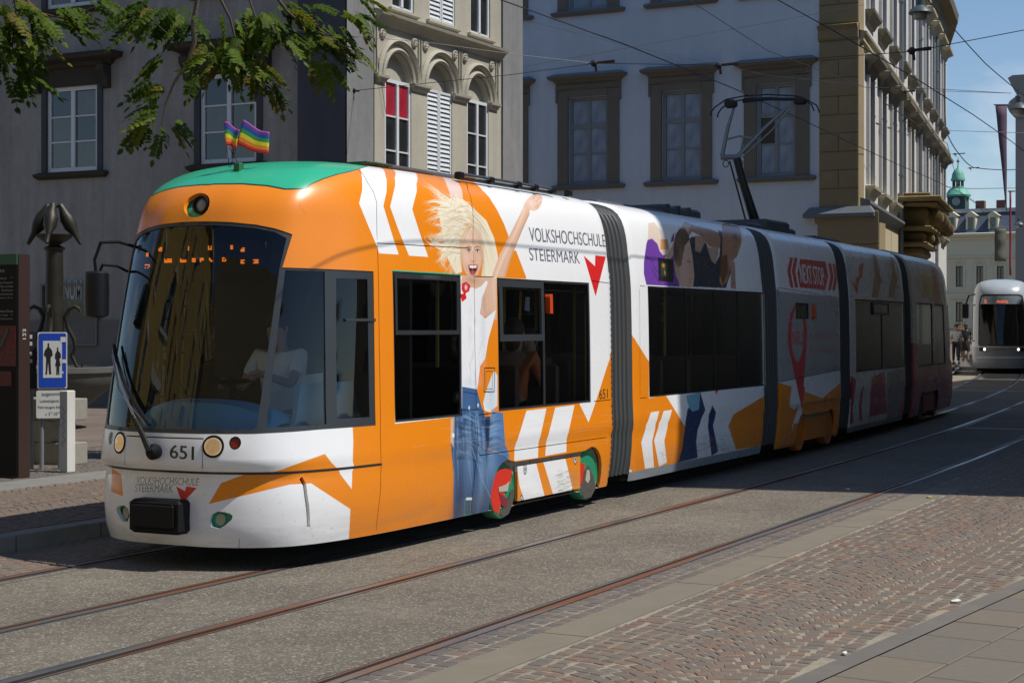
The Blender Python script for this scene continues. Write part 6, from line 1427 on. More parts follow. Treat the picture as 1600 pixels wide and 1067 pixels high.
zl4 = F4.q(1380, 350)[1]; moulding(F4, 'base_cornice', .1, 10.8, zl4, [(.06, 0), (.16, .12), (.30, .22), (.30, .30), (.05, .38)], LEAD, G3, ret=False)
F4.box('base_wall', .65, 12.2, -.06, 0, .12, zl4 - .003, CREAM, G3)
for c in (1.0, 3.4, 5.8, 8.2): F4.box('base_block', c, c + 2.3, -.09, -.06, 3.2, zl4 - .15, CREAM, G3, .01)
for px in (1401, 1432, 1458):
    c = c_of(px); b = MB(); b.tube([F4.at(c, -.16, .3), F4.at(c, -.16, 15.6)], .075, 8)
    for z in (4, 7, 10, 13): b.lathe([(.1, -.04), (.1, .04)], c=F4.at(c, -.16, z), n=8)
    b.build('drainpipe', LEAD, G3, smooth=True)
# eaves wrap round the far bend of the street
PTS = [F4.at(-.6, 0, 0), F4.at(L4 * .55, 0, 0), F4.at(L4 - 3.5, 0, 0), Vector((86, 19.9, 0)), Vector((95, 22.4, 0)), Vector((103, 25.2, 0)), Vector((110, 28.5, 0))]
EAVE = mat('eaves_wood', (.14, .11, .055), .8, var=.2, scale=2)
b = MB(); pr = [(0.05, 15.1), (-.25, 15.35), (-.3, 15.8), (-.75, 15.95), (-.8, 16.3), (-.2, 16.9), (1.5, 17.6)]
for i, p in enumerate(PTS):
    d = (PTS[min(i + 1, len(PTS) - 1)] - PTS[max(i - 1, 0)]).normalized(); inn = Vector((-d.y, d.x, 0))
    for y, z in pr: q = p + inn * y; b.v.append((q.x, q.y, z))
n = len(pr)
for i in range(len(PTS) - 1):
    for k in range(n - 1): b.f.append((i * n + k, (i + 1) * n + k, (i + 1) * n + k + 1, i * n + k + 1)); b.mi.append(0)
b.build('eaves', EAVE, G3)
for i in range(2, len(PTS) - 1):
    a, c = PTS[i], PTS[i + 1]; ff = Fac((a.x, a.y), (c.x - a.x, c.y - a.y)); LL = (c - a).length
    ff.wall('front_wall', rect(0, LL, .12, 15.3), [], WHW, G3, rim=0, y=.12)
    k = 1.2
    while k < LL - 1:
        for q0, q1 in ((wl0, wl1), (wu0, wu1)):
            w = inst('window', wmesh(1.24, q1 - q0, 2, [.36, .7], GREYP)[0], ff.pt(k - .62, .02, q0), G3); ff.box('pane', k - .56, k + .56, .08, .10, q0 + .05, q1 - .05, PANE_D, w)
            moulding(ff, 'window_hood', k - .8, k + .8, q1 + .1, [(.05, 0), (.2, .28), (.42, .4), (.08, .6)], CREAM, w)
        k += 3.3
b = MB(); b.add([(47, 13.6, .12), (47, 34, .12), (112, 60, .12), (112, 31, .12), (82, 19.6, .12), (47, 13.6, 15.5), (47, 34, 15.5), (112, 60, 15.5), (112, 31, 15.5), (82, 19.6, 15.5)], [(0, 1, 2, 3, 4), (5, 6, 7, 8, 9)] + [(i, (i + 1) % 5, 5 + (i + 1) % 5, 5 + i) for i in range(5)]); b.build('core', PLAST, G3)
# carved stone corbel carrying an oriel
CORB = mat('carved_sandstone', (.22, .165, .075), .9, var=.3, scale=2.5, bumps=.6, bscale=14)
G5 = thing('stone_corbel', 'carved brown sandstone corbel with scrolls jutting from the white front', 'corbel', F4.at(14, 0, 4)); 
for i, (z, h, pj, w) in enumerate(((3.7, .28, .35, 1.0), (4.0, .22, .55, 1.25), (4.24, .30, .75, 1.45), (4.56, .16, 1.0, 1.7), (4.74, .34, .85, 1.55), (5.1, .16, 1.15, 1.8), (5.28, .62, 1.0, 1.6), (5.92, .14, 1.35, 1.9), (6.08, .18, 1.5, 2.05), (6.28, .12, 1.1, 2.0))):
    moulding(F4, 'corbel_course', 14.2 - w + .1, 14.2 + w - .1, z, [(pj - .12, 0), (pj, h * .35), (pj, h * .8), (pj - .06, h)], CORB, G5)
for a, y, z, r_ in ((12.8, -1.15, 5.6, .30), (14.2, -1.2, 5.62, .30), (15.5, -1.2, 5.55, .30), (12.5, -.8, 5.55, .26), (13.4, -.9, 4.9, .2), (14.9, -.95, 4.9, .2), (15.9, -1.35, 5.35, .27)):
    b = MB(); Mx = F4.pt(a, y, z) @ Matrix.Rotation(R(90), 4, 'Y'); b.lathe([(r_ * .7, -.25), (r_, -.22), (r_, .22), (r_ * .75, .26), (r_ * .62, .20), (r_ * .35, .20), (r_ * .3, .30), (.01, .32)], n=18, M=Mx); b.build('scroll', CORB, G5, smooth=True)

# ---- far classical building with slate roof, turret
FARW = mat('far_cream_wall', (.60, .55, .40), .9, var=.08); SLROOF = mat('blue_slate', (.06, .08, .115), .5, var=.3, scale=.6); COPPER = mat('green_copper', (.13, .38, .28), .6, var=.2); ROOFZ = mat('zinc_ridge', (.30, .33, .36), .4)
XF = 215.0; F6 = Fac((XF, 66), (0, -1)); G6 = thing('town_building', 'far cream classical building with blue slate mansard closing the street', 'building', (XF, 45, 0))
q = lambda px, py: F6.q(px, py); zE = q(1540, 371)[1]; zR = q(1540, 330)[1]
fw = []
for px in (1499, 1531, 1563):
    for (y0, y1) in ((416, 448), (472, 503), (532, 562)): a, z1 = q(px - 5.5, y0); a2, z0 = q(px + 5.5, y1); fw.append((a, a2, z0, z1))
F6.wall('wall', rect(0, 40, 0, zE), [rect(*w) for w in fw], FARW, G6, rim=.4)
for i, (a, a2, z0, z1) in enumerate(fw):
    w = window(F6, a, a2, z0, z1, 2, [.62], mat('dark_frame', (.10, .08, .06), .7), PANE_D, G6, y=.2, fr=.12, mul=.14)
    if i % 3 == 0: b = MB(); b.tube([F6.at((a + a2) / 2 + (a2 - a) * .62 * math.cos(t), -.1, z1 + .1 + .55 * math.sin(t)) for t in np.linspace(0, math.pi, 10)], .12, 6); b.build('arched_hood', FARW, w)
    else: moulding(F6, 'window_hood', a - .3, a2 + .3, z1 + .25, [(.1, 0), (.3, .2), (.1, .4)], FARW, w)
    for u in (a - .28, a2): F6.box('window_casing', u, u + .28, -.12, .1, z0 - .1, z1 + .2, FARW, w)
for py in (458, 515, 404): z = q(1540, py)[1]; moulding(F6, 'string_course', 0, 40, z, [(.05, 0), (.25, .15), (.25, .3), (.05, .4)], FARW, G6, ret=False)
moulding(F6, 'cornice', 0, 40, zE - .3, [(.1, 0), (.3, .3), (.7, .5), (.75, .8), (.1, .9)], FARW, G6, ret=False)
b = MB(); b.add([F6.at(0, .1, zE + .5), F6.at(40, .1, zE + .5), F6.at(40, 2.6, zR), F6.at(0, 2.6, zR), F6.at(0, 12, zR), F6.at(40, 12, zR), F6.at(0, 14, zE + .5), F6.at(40, 14, zE + .5)], [(0, 1, 2, 3), (3, 2, 5, 4), (4, 5, 7, 6), (0, 3, 4, 6), (1, 7, 5, 2)]); b.build('roof', SLROOF, G6)
F6.box('roof_ridge', 0, 40, 2.3, 2.9, zR, zR + .5, ROOFZ, G6)
for px in (1485, 1515, 1550):
    a, z = q(px, 349); b = MB(); b.box(a - .6, a + .6, .6, 3, z - 1.1, z + 1.0, F6.M); b.prism([(a - .8, z + 1.0), (a + .8, z + 1.0), (a, z + 1.6)], lambda x, zz: F6.at(x, .5, zz), lambda x, zz: F6.at(x, 3, zz)); d = b.build('dormer', FARW, G6); F6.box('pane', a - .35, a + .35, .57, .6, z - .8, z + .8, PANE_D, d)
for px in (1522, 1555): a, z = q(px, 323); b = MB(); b.box(a - .55, a + .55, 3.5, 4.6, zR, zR + 1.6, F6.M); b.build('chimney', mat('chimney_brick', (.16, .07, .05), .9), G6)
b = MB(); b.box(216, 230, 26.2, 65.8, 0, zE); b.build('core', PLAST, G6)
# copper clock turret
G7 = thing('clock_turret', 'small clock tower with green copper dome and lantern above the far roof', 'tower', (0, 0, 0)); XT = 240.0
ct = lambda px, py: at_X(px, py, XT); cc = ct(1497, 300); wT = abs(ct(1483, 300).y - ct(1511, 300).y) / 2; Zt = lambda py: ct(1497, py).z
G7.location = (XT, cc.y, 0)
b = MB(); b.box(XT - wT, XT + wT, cc.y - wT, cc.y + wT, 0, Zt(306)); b.build('tower_body', mat('turret_stone', (.055, .085, .08), .85, var=.25, scale=1), G7)
b = MB(); Mx = Matrix.Translation((XT, cc.y, 0)); w = wT * 1.1
b.lathe([(w * 1.25, Zt(308)), (w * 1.3, Zt(305)), (w * 1.15, Zt(302)), (w * .95, Zt(297)), (w * .62, Zt(294)), (w * .60, Zt(292))], n=16, M=Mx); b.build('lower_roof', COPPER, G7, smooth=True)
for k in range(6): t = k * math.pi / 3; b = MB(); b.tube([(XT + w * .5 * math.cos(t), cc.y + w * .5 * math.sin(t), Zt(294)), (XT + w * .5 * math.cos(t), cc.y + w * .5 * math.sin(t), Zt(282))], w * .1, 6); b.build('lantern_post', mat('lantern_dark', (.04, .07, .06), .8), G7)
b = MB(); b.lathe([(w * .72, Zt(283)), (w * .74, Zt(281)), (w * .66, Zt(278)), (w * .6, Zt(272)), (w * .42, Zt(267)), (w * .15, Zt(263)), (w * .06, Zt(259)), (w * .05, Zt(254))], n=16, M=Mx); b.build('dome', COPPER, G7, smooth=True)
b = MB(); b.ball((XT, cc.y, Zt(252)), w * .16); b.tube([(XT, cc.y, Zt(254)), (XT, cc.y, Zt(246))], w * .03, 6); b.build('finial', mat('finial_metal', (.25, .2, .15), .5), G7, smooth=True)
b = MB(); b.lathe([(w * .42, 0), (w * .42, .12), (w * .3, .14), (.01, .14)], n=20, M=Matrix.Translation((XT - wT, cc.y, Zt(316))) @ Matrix.Rotation(R(-90), 4, 'Y')); b.build('clock_face', mat('clock_pale', (.30, .33, .30), .6), G7)
# ---- house at the right margin
XH = 170.0; e0 = at_X(1577, 300, XH); G8 = thing('gabled_house', 'pinkish grey house with curved zinc gable at the right margin', 'building', (XH, e0.y - 6, 0)); zt = lambda py: at_X(1590, py, XH).z
PINK = mat('pinkish_plaster', (.26, .225, .215), .9, var=.12, scale=.3); F8 = Fac((XH, e0.y), (0, -1))
F8.wall('wall', [(0.6, 0), (12, 0), (12, zt(185)), (.6, zt(185))], [rect(2.2, 3.3, zt(520), zt(480)), rect(2.2, 3.3, zt(430), zt(390)), rect(2.2, 3.3, zt(330), zt(290)), rect(2.2, 3.3, zt(250), zt(215))], PINK, G8, rim=.3)
for (a, c) in ((520, 480), (430, 390), (330, 290), (250, 215)): window(F8, 2.2, 3.3, zt(a), zt(c), 2, [.6], GREYP, PANE_D, G8, y=.15)
b = MB(); pts = [(.6, zt(185)), (12, zt(185)), (12, zt(118)), (.35, zt(118)), (-.1, zt(122)), (.3, zt(135)), (.8, zt(150)), (.1, zt(158)), (-.2, zt(166)), (.1, zt(176))]
b.prism(pts, lambda x, z: F8.at(x, -.3, z), lambda x, z: F8.at(x, 3, z)); b.build('gable', mat('gable_zinc', (.20, .20, .19), .6, var=.2, scale=.5), G8)
b = MB(); b.box(XH + .4, XH + 14, e0.y - 12, e0.y - .7, 0, zt(186)); b.build('core', PLAST, G8)
F8s = Fac((XH + 14, e0.y - .6), (-1, 0)); F8s.wall('side_wall', rect(0, 14, 0, zt(186)), [], PINK, G8, rim=0)

# ---- houses outside the picture: they shade the street and stand in its reflections
SHW = mat('shade_side_plaster', (.34, .30, .22), .9, var=.1); YELW = mat('yellow_plaster', (.48, .34, .10), .9, var=.1)
def plain_house(name, label, P, D, L, H, depth, m, nb, rows, wm=GREYP, trim=None):
    f = Fac(P, D); g = thing(name, label, 'building', (P[0], P[1], .0)); step = L / nb; holes = []; wn_ = []
    for i in range(nb):
        c = (i + .5) * step
        for r_ in range(rows): z = 4.2 + r_ * 3.5 if r_ < rows else 0; wn_.append((c, z)); holes.append(rect(c - .6, c + .6, z, z + 2.1))
    f.wall('wall', rect(0, L, 0, H), holes, m, g, rim=.25)
    for c, z in wn_:
        o = inst('window', wmesh(1.2, 2.1, 2, [.6], wm)[0], f.pt(c - .6, .08, z), g); f.box('pane', c - .54, c + .54, .12, .13, z + .05, z + 2.05, PANE_D, o)
        if trim: f.box('window_casing', c - .8, c + .8, -.06, .0, z + 2.12, z + 2.4, trim, o); f.box('window_sill', c - .75, c + .75, -.12, .0, z - .14, z - .02, trim, o)
    f.box('body', 0.01, L - .01, .3, depth, 0, H - .01, m, g); f.box('cornice', -.3, L + .3, -.5, depth, H, H + .5, trim or m, g); f.box('shop_front', .5, L - .5, -.03, 0, .3, 3.0, mat('shop_dark', (.05, .045, .04), .3), g)
    return f
plain_house('shade_house', 'tall ochre town house on the near side of the street', (58, .2), (-1, 0), 38.9, 17.0, 3, SHW, 11, 4, trim=CREAM)
plain_house('far_shade_house', 'ochre town house further along the near side', (108, 11.0), (-.975, -.222), 50, 17.0, 12, SHW, 13, 4, trim=CREAM)
plain_house('yellow_house', 'yellow town house on the square, left of the view', (-40, 23), (1, 0), 44, 20, 10, YELW, 11, 4, WHITEP, trim=mat('white_trim', (.6, .58, .52), .8))
plain_house('reflected_house', 'white town house behind the viewer', (-34, 20), (0, -1), 44, 22, 10, mat('cream_plaster', (.50, .40, .22), .9), 13, 5, WHITEP, trim=CREAM)  # unseen, added house; height and cream colour set for the windscreen reflection
# ------------------------------------------------------------------ pantograph on module three
PB = mat('pantograph_black', (.012, .013, .015), .5); PG = mat('pantograph_grey', (.22, .25, .27), .4, metal=.6)
pan = bpy.data.objects.new('pantograph', None); COL.objects.link(pan); pan.location = (22.3, CY + .1, 3.15); put(pan, TRAM); pan.matrix_basis = Matrix.Translation((22.3, CY + .1, 3.15))
def PTW(px, py, x): p = at_X(px, py, x); return p
ZB = 3.12; base = path_pt(22.75, -.0, 3.14); knee = path_pt(22.35, 0, 4.22)
kx = 22.3; kn = at_d(1148, 245, kx * FX + (CY + .08) * FY)
dC = 24.0; P_ = lambda px, py, d=dC: at_d(px, py, d)
elb = P_(1146, 246); foot = P_(1183, 356, 24.2)
b = MB(); b.tube([P_(1151, 248), P_(1163, 292), foot], [.055, .06, .075], 10); b.tube([P_(1140, 252), P_(1158, 318), P_(1168, 356)], .013, 6); b.build('lower_arm', PB, pan, smooth=True)
b = MB(); b.tube([P_(1126, 246), P_(1158, 245)], .04, 8); b.build('elbow', PG, pan, smooth=True)
b = MB(); b.tube([P_(1128, 245), P_(1137, 200), P_(1148, 165)], [.035, .03, .018], 8); b.build('upper_arm', PG, pan, smooth=True)
b = MB(); b.tube([P_(1152, 245), P_(1195, 200), P_(1245, 154)], [.035, .028, .018], 8); b.build('upper_arm', PG, pan, smooth=True)
b = MB(); b.tube([P_(1160, 246), P_(1205, 205), P_(1243, 160)], .012, 6); b.build('guide_rod', PG, pan)
b = MB(); b.tube([P_(1137, 218), P_(1155, 213), P_(1175, 216)], .016, 6); b.tube([P_(1162, 215), P_(1158, 236)], .018, 6); b.build('cross_strut', PG, pan)
for dy in (0, 1):
    o_ = 5 * dy; b = MB()
    b.tube([P_(1110 + 11 * dy, 181 + 3 * dy), P_(1111 + 11 * dy, 175 + 3 * dy), P_(1117 + 10 * dy, 168 + 2 * dy), P_(1134 + 5 * dy, 156 + 5 * dy), P_(1165, 150 + o_), P_(1200, 148 + o_), P_(1245, 150.5 + o_), P_(1262 - 2 * dy, 157 + 2 * dy), P_(1276 - 8 * dy, 165 - dy), P_(1281 - 9 * dy, 177 - 3 * dy)], .011, 6); b.build('collector_bow', PB, pan, smooth=True)
b = MB(); b.tube([P_(1160, 159), P_(1200, 155), P_(1240, 155.5)], .024, 8); b.build('contact_strip', PB, pan)
for x, y in ((1142, 163), (1250, 158)): b = MB(); b.cbox(P_(x, y), (.12, .16, .12), bev=.03); b.build('spring_box', PB, pan)
for x, y in ((1134, 254), (1156, 253)): b = MB(); c = P_(x, y); b.tube([c + Vector((0, .05 * math.cos(t) * .9, .05 * math.sin(t) - .02)) for t in np.linspace(0, 2 * math.pi, 12)], .007, 5); b.build('cable_loop', PB, pan)
b = MB(); b.box(-.5, .5, -.45, .45, -.06, .10, Matrix.Translation(path_pt(23.0, 0, 3.2)), .03); b.build('pantograph_base', ROOFM, pan)

# ------------------------------------------------------------------ people
SKINM = mat('skin', (.42, .25, .17), .6, var=.08); HAIRM = mat('brown_hair', (.05, .03, .018), .7)
def cloth(name, c): return mat(name, c, .85, var=.15, bumps=.25, bscale=20)
def skin_obj(name, pts, edges, radii, m, parent, root=0, sub=2):
    me = bpy.data.meshes.new(name); me.from_pydata([tuple(p) for p in pts], edges, []); me.materials.append(m)
    o = bpy.data.objects.new(name, me); COL.objects.link(o); put(o, parent); sk = o.modifiers.new('skin', 'SKIN'); me.update()
    if not me.skin_vertices: me.skin_vertices.new(name='')
    for i, r_ in enumerate(radii):
        v = me.skin_vertices[0].data[i]; v.radius = (r_, r_) if not isinstance(r_, tuple) else r_; v.use_root = (i == root)
    sk.use_smooth_shade = True; s_ = o.modifiers.new('sub', 'SUBSURF'); s_.levels = sub; s_.render_levels = sub; return o
def person(label, loc, face, top, bottom, hair=HAIRM, h=1.72, walk=.15, skirt=False, sit=False, group=None, arms=None, bag=None):
    """standing, walking or seated figure; face is the heading angle"""
    root = thing('person', label, 'person', loc, group); k = h / 1.75; ca, sa = math.cos(face), math.sin(face)
    T = lambda x, y, z: Vector((loc[0] + (x * ca - y * sa) * k, loc[1] + (x * sa + y * ca) * k, loc[2] + z * k))     # x forward, y left
    hz = .95; w = walk
    if sit: J = dict(pel=(0, 0, .50), ch=(-.02, 0, .98), nk=(0, 0, 1.10), hd=(.03, 0, 1.26)); legs = {s: [(0, .09 * s, .50), (.42, .11 * s, .52), (.44, .11 * s, .08), (.56, .11 * s, .04)] for s in (1, -1)}; dz = -.45
    else: J = dict(pel=(0, 0, .95), ch=(.01, 0, 1.32), nk=(.01, 0, 1.48), hd=(.03, 0, 1.63)); legs = {s: [(0, .09 * s, .90), (w * s * .8, .095 * s, .50), (w * s * 1.1 - .05, .09 * s, .09), (w * s * 1.1 + .10, .10 * s, .03)] for s in (1, -1)}
    sh = J['ch'][2] + .08; arms = arms or {1: [(0, .19, sh), (-.03 - w * .5, .23, sh - .27), (.06 - w, .22, sh - .50)], -1: [(0, -.19, sh), (-.03 + w * .5, -.23, sh - .27), (.08 + w, -.22, sh - .50)]}
    pts = [T(*J['pel']), T(J['ch'][0], 0, (J['pel'][2] + J['ch'][2]) / 2), T(*J['ch']), T(*J['nk']), T(J['hd'][0], 0, J['hd'][2] - .04), T(J['hd'][0], 0, J['hd'][2] + .06)]; rad = [(.12, .15), (.10, .13), (.11, .16), .052, .085, .09]; ed = [(0, 1), (1, 2), (2, 3), (3, 4), (4, 5)]
    for s in (1, -1):
        n = len(pts); pts += [T(*p) for p in legs[s]]; rad += [.085, .058, .038, .032]; ed += [(0, n), (n, n + 1), (n + 1, n + 2), (n + 2, n + 3)]
        n = len(pts); A_ = arms[s]; pts += [T(*p) for p in A_]; rad += [.055, .038, .027]; ed += [(2, n), (n, n + 1), (n + 1, n + 2)]
        n = len(pts); hnd = Vector(A_[2]) + (Vector(A_[2]) - Vector(A_[1])).normalized() * .09; pts += [T(*hnd)]; rad += [(.018, .035)]; ed += [(n - 1, n)]
        f0 = Vector(A_[2]) + (Vector(A_[2]) - Vector(A_[1])).normalized() * .09
        for q in range(4): pts.append(T(f0.x + .03 - .018 * q, f0.y, f0.z - .07)); rad.append(.008); ed.append((n, len(pts) - 1))
        pts.append(T(f0.x + .05, f0.y, f0.z - .02)); rad.append(.009); ed.append((n, len(pts) - 1))
    rad = [tuple(x * k for x in r_) if isinstance(r_, tuple) else r_ * k for r_ in rad]
    skin_obj('body', pts, ed, rad, SKINM, root)
    # clothes follow the same joints, a little fuller
    P = [T(J['pel'][0], 0, J['pel'][2] - .02), T(J['ch'][0], 0, (J['pel'][2] + J['ch'][2]) / 2), T(*J['ch']), T(J['nk'][0], 0, J['nk'][2] - .04)]; Rr_ = [(.15 * k, .175 * k), (.12 * k, .15 * k), (.135 * k, .18 * k), .07 * k]; E = [(0, 1), (1, 2), (2, 3)]
    for s in (1, -1): n = len(P); a, c = arms[s][0], arms[s][1]; P += [T(*a), T(a[0] + (c[0] - a[0]) * .7, a[1] + (c[1] - a[1]) * .7, a[2] + (c[2] - a[2]) * .7)]; Rr_ += [.075 * k, .055 * k]; E += [(2, n), (n, n + 1)]
    skin_obj('shirt', P, E, Rr_, top, root)
    if skirt:
        b = MB(); z0, z1 = J['pel'][2] - .42, J['pel'][2] + .06; b.lathe([(.21 * k, z0 * k), (.185 * k, (z0 + .2) * k), (.165 * k, z1 * k - .06), (.13 * k, z1 * k)], n=18, c=(loc[0], loc[1], loc[2]), sx=.85); b.build('skirt', bottom, root, smooth=True)
    else:
        P = [T(J['pel'][0], 0, J['pel'][2] + .02)]; Rr_ = [(.14 * k, .165 * k)]; E = []
        for s in (1, -1): n = len(P); P += [T(*legs[s][0]), T(*legs[s][1]), T(legs[s][2][0], legs[s][2][1], legs[s][2][2] + .04)]; Rr_ += [.10 * k, .072 * k, .058 * k]; E += [(0, n), (n, n + 1), (n + 1, n + 2)]
        skin_obj('trousers', P, E, Rr_, bottom, root)
        for s in (1, -1): b = MB(); q = legs[s]; b.ball(T((q[2][0] + q[3][0]) / 2 + .02, q[2][1], q[3][2] + .015), .055 * k, 10, 6, (2.2, 1, .8), Matrix.Rotation(face, 4, 'Z')); b.build('shoe', PLAST, root, smooth=True)
    b = MB(); c = T(J['hd'][0] - .03, 0, J['hd'][2] + .045); b.ball(c, .108 * k, 12, 8, (1, .92, 1.02)); b.ball(T(J['hd'][0] - .07, 0, J['hd'][2] - .06), .08 * k, 10, 6, (.8, 1, 1.5)); b.build('hair', hair, root, smooth=True)
    for s in (1, -1): b = MB(); b.ball(T(J['hd'][0] + .083, .03 * s, J['hd'][2] + .02), .011 * k, 6, 4); b.build('eye', mat('eye_dark', (.02, .015, .01), .3), root)
    b = MB(); b.ball(T(J['hd'][0] + .098, 0, J['hd'][2] - .012), .016 * k, 6, 5, (1, .8, 1.4)); b.build('nose', SKINM, root, smooth=True)
    b = MB(); b.ball(T(J['hd'][0] + .086, 0, J['hd'][2] - .05), .018 * k, 6, 4, (.5, 1.3, .35)); b.build('mouth', mat('lips', (.35, .10, .09), .5), root)
    for s in (1, -1): b = MB(); b.ball(T(J['hd'][0] - .005, .088 * s, J['hd'][2] + .0), .022 * k, 6, 5, (.7, .35, 1.2)); b.build('ear', SKINM, root, smooth=True)
    return root
SW = .126
def street_spot(px, d): p = at_d(px, 508, d); return (p.x, p.y, SW)
person('woman in a black dress with bare shoulders standing by the distant tram', street_spot(1509, 75), R(20), cloth('black_cloth', (.015, .015, .018)), cloth('black_cloth', (.015, .015, .018)), h=1.74, skirt=True, walk=.08)
person('man in a dark blue shirt and trousers walking on the far pavement', street_spot(1500, 79), R(200), cloth('navy_shirt', (.03, .035, .06)), cloth('dark_trousers', (.03, .03, .035)), h=1.78)
person('person in a pale shirt half hidden behind the tail of the orange tram', street_spot(1494, 72), R(200), cloth('pale_shirt', (.5, .48, .44)), cloth('dark_trousers', (.03, .03, .035)), h=1.70)
person('person with a red top far down the pavement beyond the others', street_spot(1504, 96), R(190), cloth('red_top', (.35, .04, .03)), cloth('blue_jeans', (.04, .07, .14)), h=1.72)
# inside the tram: seated passengers and the driver
def tram_spot(x, y, z=.42): q = M1M @ Vector((x, y, z)); return (q.x, q.y, q.z)
sit_arms = {1: [(0, .19, 1.05), (.10, .24, .80), (.32, .16, .72)], -1: [(0, -.19, 1.05), (.10, -.24, .80), (.32, -.16, .72)]}
person('seated passenger in an orange polo shirt seen from behind in the second side window', tram_spot(4.57, -.62), R(5), cloth('orange_polo', (.50, .13, .04)), cloth('dark_trousers', (.03, .03, .035)), sit=True, walk=0, arms=sit_arms, h=1.80)
person('seated passenger with bare arms beside the yellow pole in the tram', tram_spot(5.25, -.45), R(185), cloth('olive_top', (.10, .09, .05)), cloth('blue_jeans', (.04, .07, .14)), sit=True, walk=0, arms=sit_arms, h=1.68)
drv = {1: [(0, .19, 1.05), (.18, .24, .84), (.42, .15, .92)], -1: [(0, -.19, 1.05), (.14, -.25, .80), (.40, -.20, .86)]}
person('tram driver in a white short sleeved shirt at the controls', tram_spot(1.42, -.12, .46), R(180), cloth('white_shirt', (.75, .75, .74)), cloth('dark_trousers', (.03, .03, .035)), sit=True, walk=0, arms=drv, h=1.82)
nb = thing('newspaper', 'folded white papers lying on the light blue console beside the driver', 'papers', M1M @ Vector((1.05, -.66, 1.34)))
b = MB(); b.prism([(-.22, 0), (.22, 0), (.26, .14), (-.20, .12)], lambda x, z: M1M @ Vector((1.05 + x, -.76 + z * .2, 1.30 + z)), lambda x, z: M1M @ Vector((1.05 + x, -.73 + z * .2, 1.30 + z))); b.build('pages', mat('paper', (.7, .7, .68), .8), nb)

# ------------------------------------------------------------------ flags on the tram nose
RB = [(.22, .05, .30), (.02, .08, .40), (.02, .30, .08), (.80, .62, .02), (.80, .25, .02), (.65, .03, .02)]; RBM = [mat('flag_stripe_%s' % n, c, .7, var=.05, bumps=.2) for n, c in zip(('violet', 'blue', 'green', 'yellow', 'orange', 'red'), RB)]
dA = ANT.x * FX + ANT.y * FY
def flag(label, foot, top, corners, amp, ph):
    p0, p1 = at_d(*foot, dA), at_d(*top, dA); root = thing('rainbow_flag', label, 'flag', p0, 'rainbow flags on the tram roof'); b = MB(); b.tube([p0, p1 + (p1 - p0).normalized() * .005], .0028, 6); b.build('flag_pole', PLAST, root)
    A_, B_, C_, D_ = [at_d(*c, dA) for c in corners]; b = MB(); nu, nv = 14, 12; nrm = Vector((-FX, -FY, 0))
    for j in range(nv + 1):
        for i in range(nu + 1):
            u, v = i / nu, j / nv; p = A_.lerp(B_, u).lerp(D_.lerp(C_, u), v) + nrm * (amp * math.sin(u * 7 + v * 2 + ph) * (.3 + u)) + Vector((0, 0, .010 * math.sin(u * 6 + ph))); b.v.append(tuple(p))
    for j in range(nv):
        for i in range(nu): b.f.append((j * (nu + 1) + i, j * (nu + 1) + i + 1, (j + 1) * (nu + 1) + i + 1, (j + 1) * (nu + 1) + i)); b.mi.append(min(5, j * 6 // nv))
    o = b.build('flag_cloth', RBM, root, smooth='full', fix=False); so = o.modifiers.new('thick', 'SOLIDIFY'); so.thickness = .0015
b = MB(); b.tube([ANT + Vector((0, 0, .05)), at_d(357, 230, dA)], .003, 6); b.build('antenna_whip', PLAST, TRAM)
flag('smaller rainbow flag standing upright, left of the pair on the tram roof', (358, 262), (350, 189), [(350, 190), (374, 202), (370, 231), (353, 229)], .012, 0)
flag('larger rainbow flag blowing out to the right above the tram roof', (360, 262), (381, 188), [(380, 189), (422, 209), (419, 242), (369, 228)], .016, 1.2)

# ------------------------------------------------------------------ overhead wires and hanging lamps
WIRE = mat('copper_wire', (.022, .022, .024), .5); WIREL = mat('pale_wire', (.13, .13, .12), .5)
def wire(name, label, cat, pts, r=.009, sag=.0, m=WIRE, group='overhead wires over the street', n=14):
    r = r * .8
    P = [Vector(p) for p in pts]; out = []
    for a, c in zip(P[:-1], P[1:]):
        for k in range(n): t = k / n; q = a.lerp(c, t); q.z -= sag * 4 * t * (1 - t); out.append(q)
    out.append(P[-1]); b = MB(); b.tube(out, r, 5); o = b.build(name, m); tag(o, label, cat, group); return o
xs_ = [-6 + 4 * k for k in range(35)]
wire('contact_wire', 'contact wire running over the far track above the orange tram', 'overhead wire', [path_pt(x, .12 * math.sin(x * .25), 5.10) for x in xs_], .009, n=2)
wire('contact_wire', 'contact wire running over the empty near track', 'overhead wire', [path_pt(x, -2.66, 5.04) for x in xs_], .009, n=2)
pw = lambda *a: [at_d(*q) for q in a]
hkp = F2.at(A(551), -.1, Z(551, 142))
wire('span_wire', 'span wire from the hook on the grey corner to the crossing fitting', 'overhead wire', [hkp] + pw((800, 117, 30), (930, 99.5, 28)), .008)
wire('span_wire', 'upper span wire reaching from the leaves across the arched windows', 'overhead wire', pw((540, 56, 26), (671, 67, 27), (800, 85, 27.5), (930, 99.5, 28)), .006)
wire('span_wire', 'long span wire crossing from the pale palace to the right margin over both tracks', 'overhead wire', pw((930, 99.5, 28), (1130, 102, 27), (1425, 81, 25), (1660, 36, 24)), .008)
wire('span_wire', 'thin pale wire crossing behind the leaves at the top left', 'overhead wire', pw((150, 13, 26), (320, 30, 26), (500, 52, 26), (560, 59, 26)), .006, m=WIREL)
wire('span_wire', 'span wire dropping from the top edge to the corner pillar', 'overhead wire', pw((1060, -10, 30), (1200, 80, 36), (1352, 137, 44), (1460, 139, 50), (1578, 146, 60)), .010)
wire('span_wire', 'faint wire rising to the right across the pale wall', 'overhead wire', pw((810, 106, 44), (1000, 72, 44), (1200, 36, 44), (1350, 8, 44)), .007, m=WIREL)
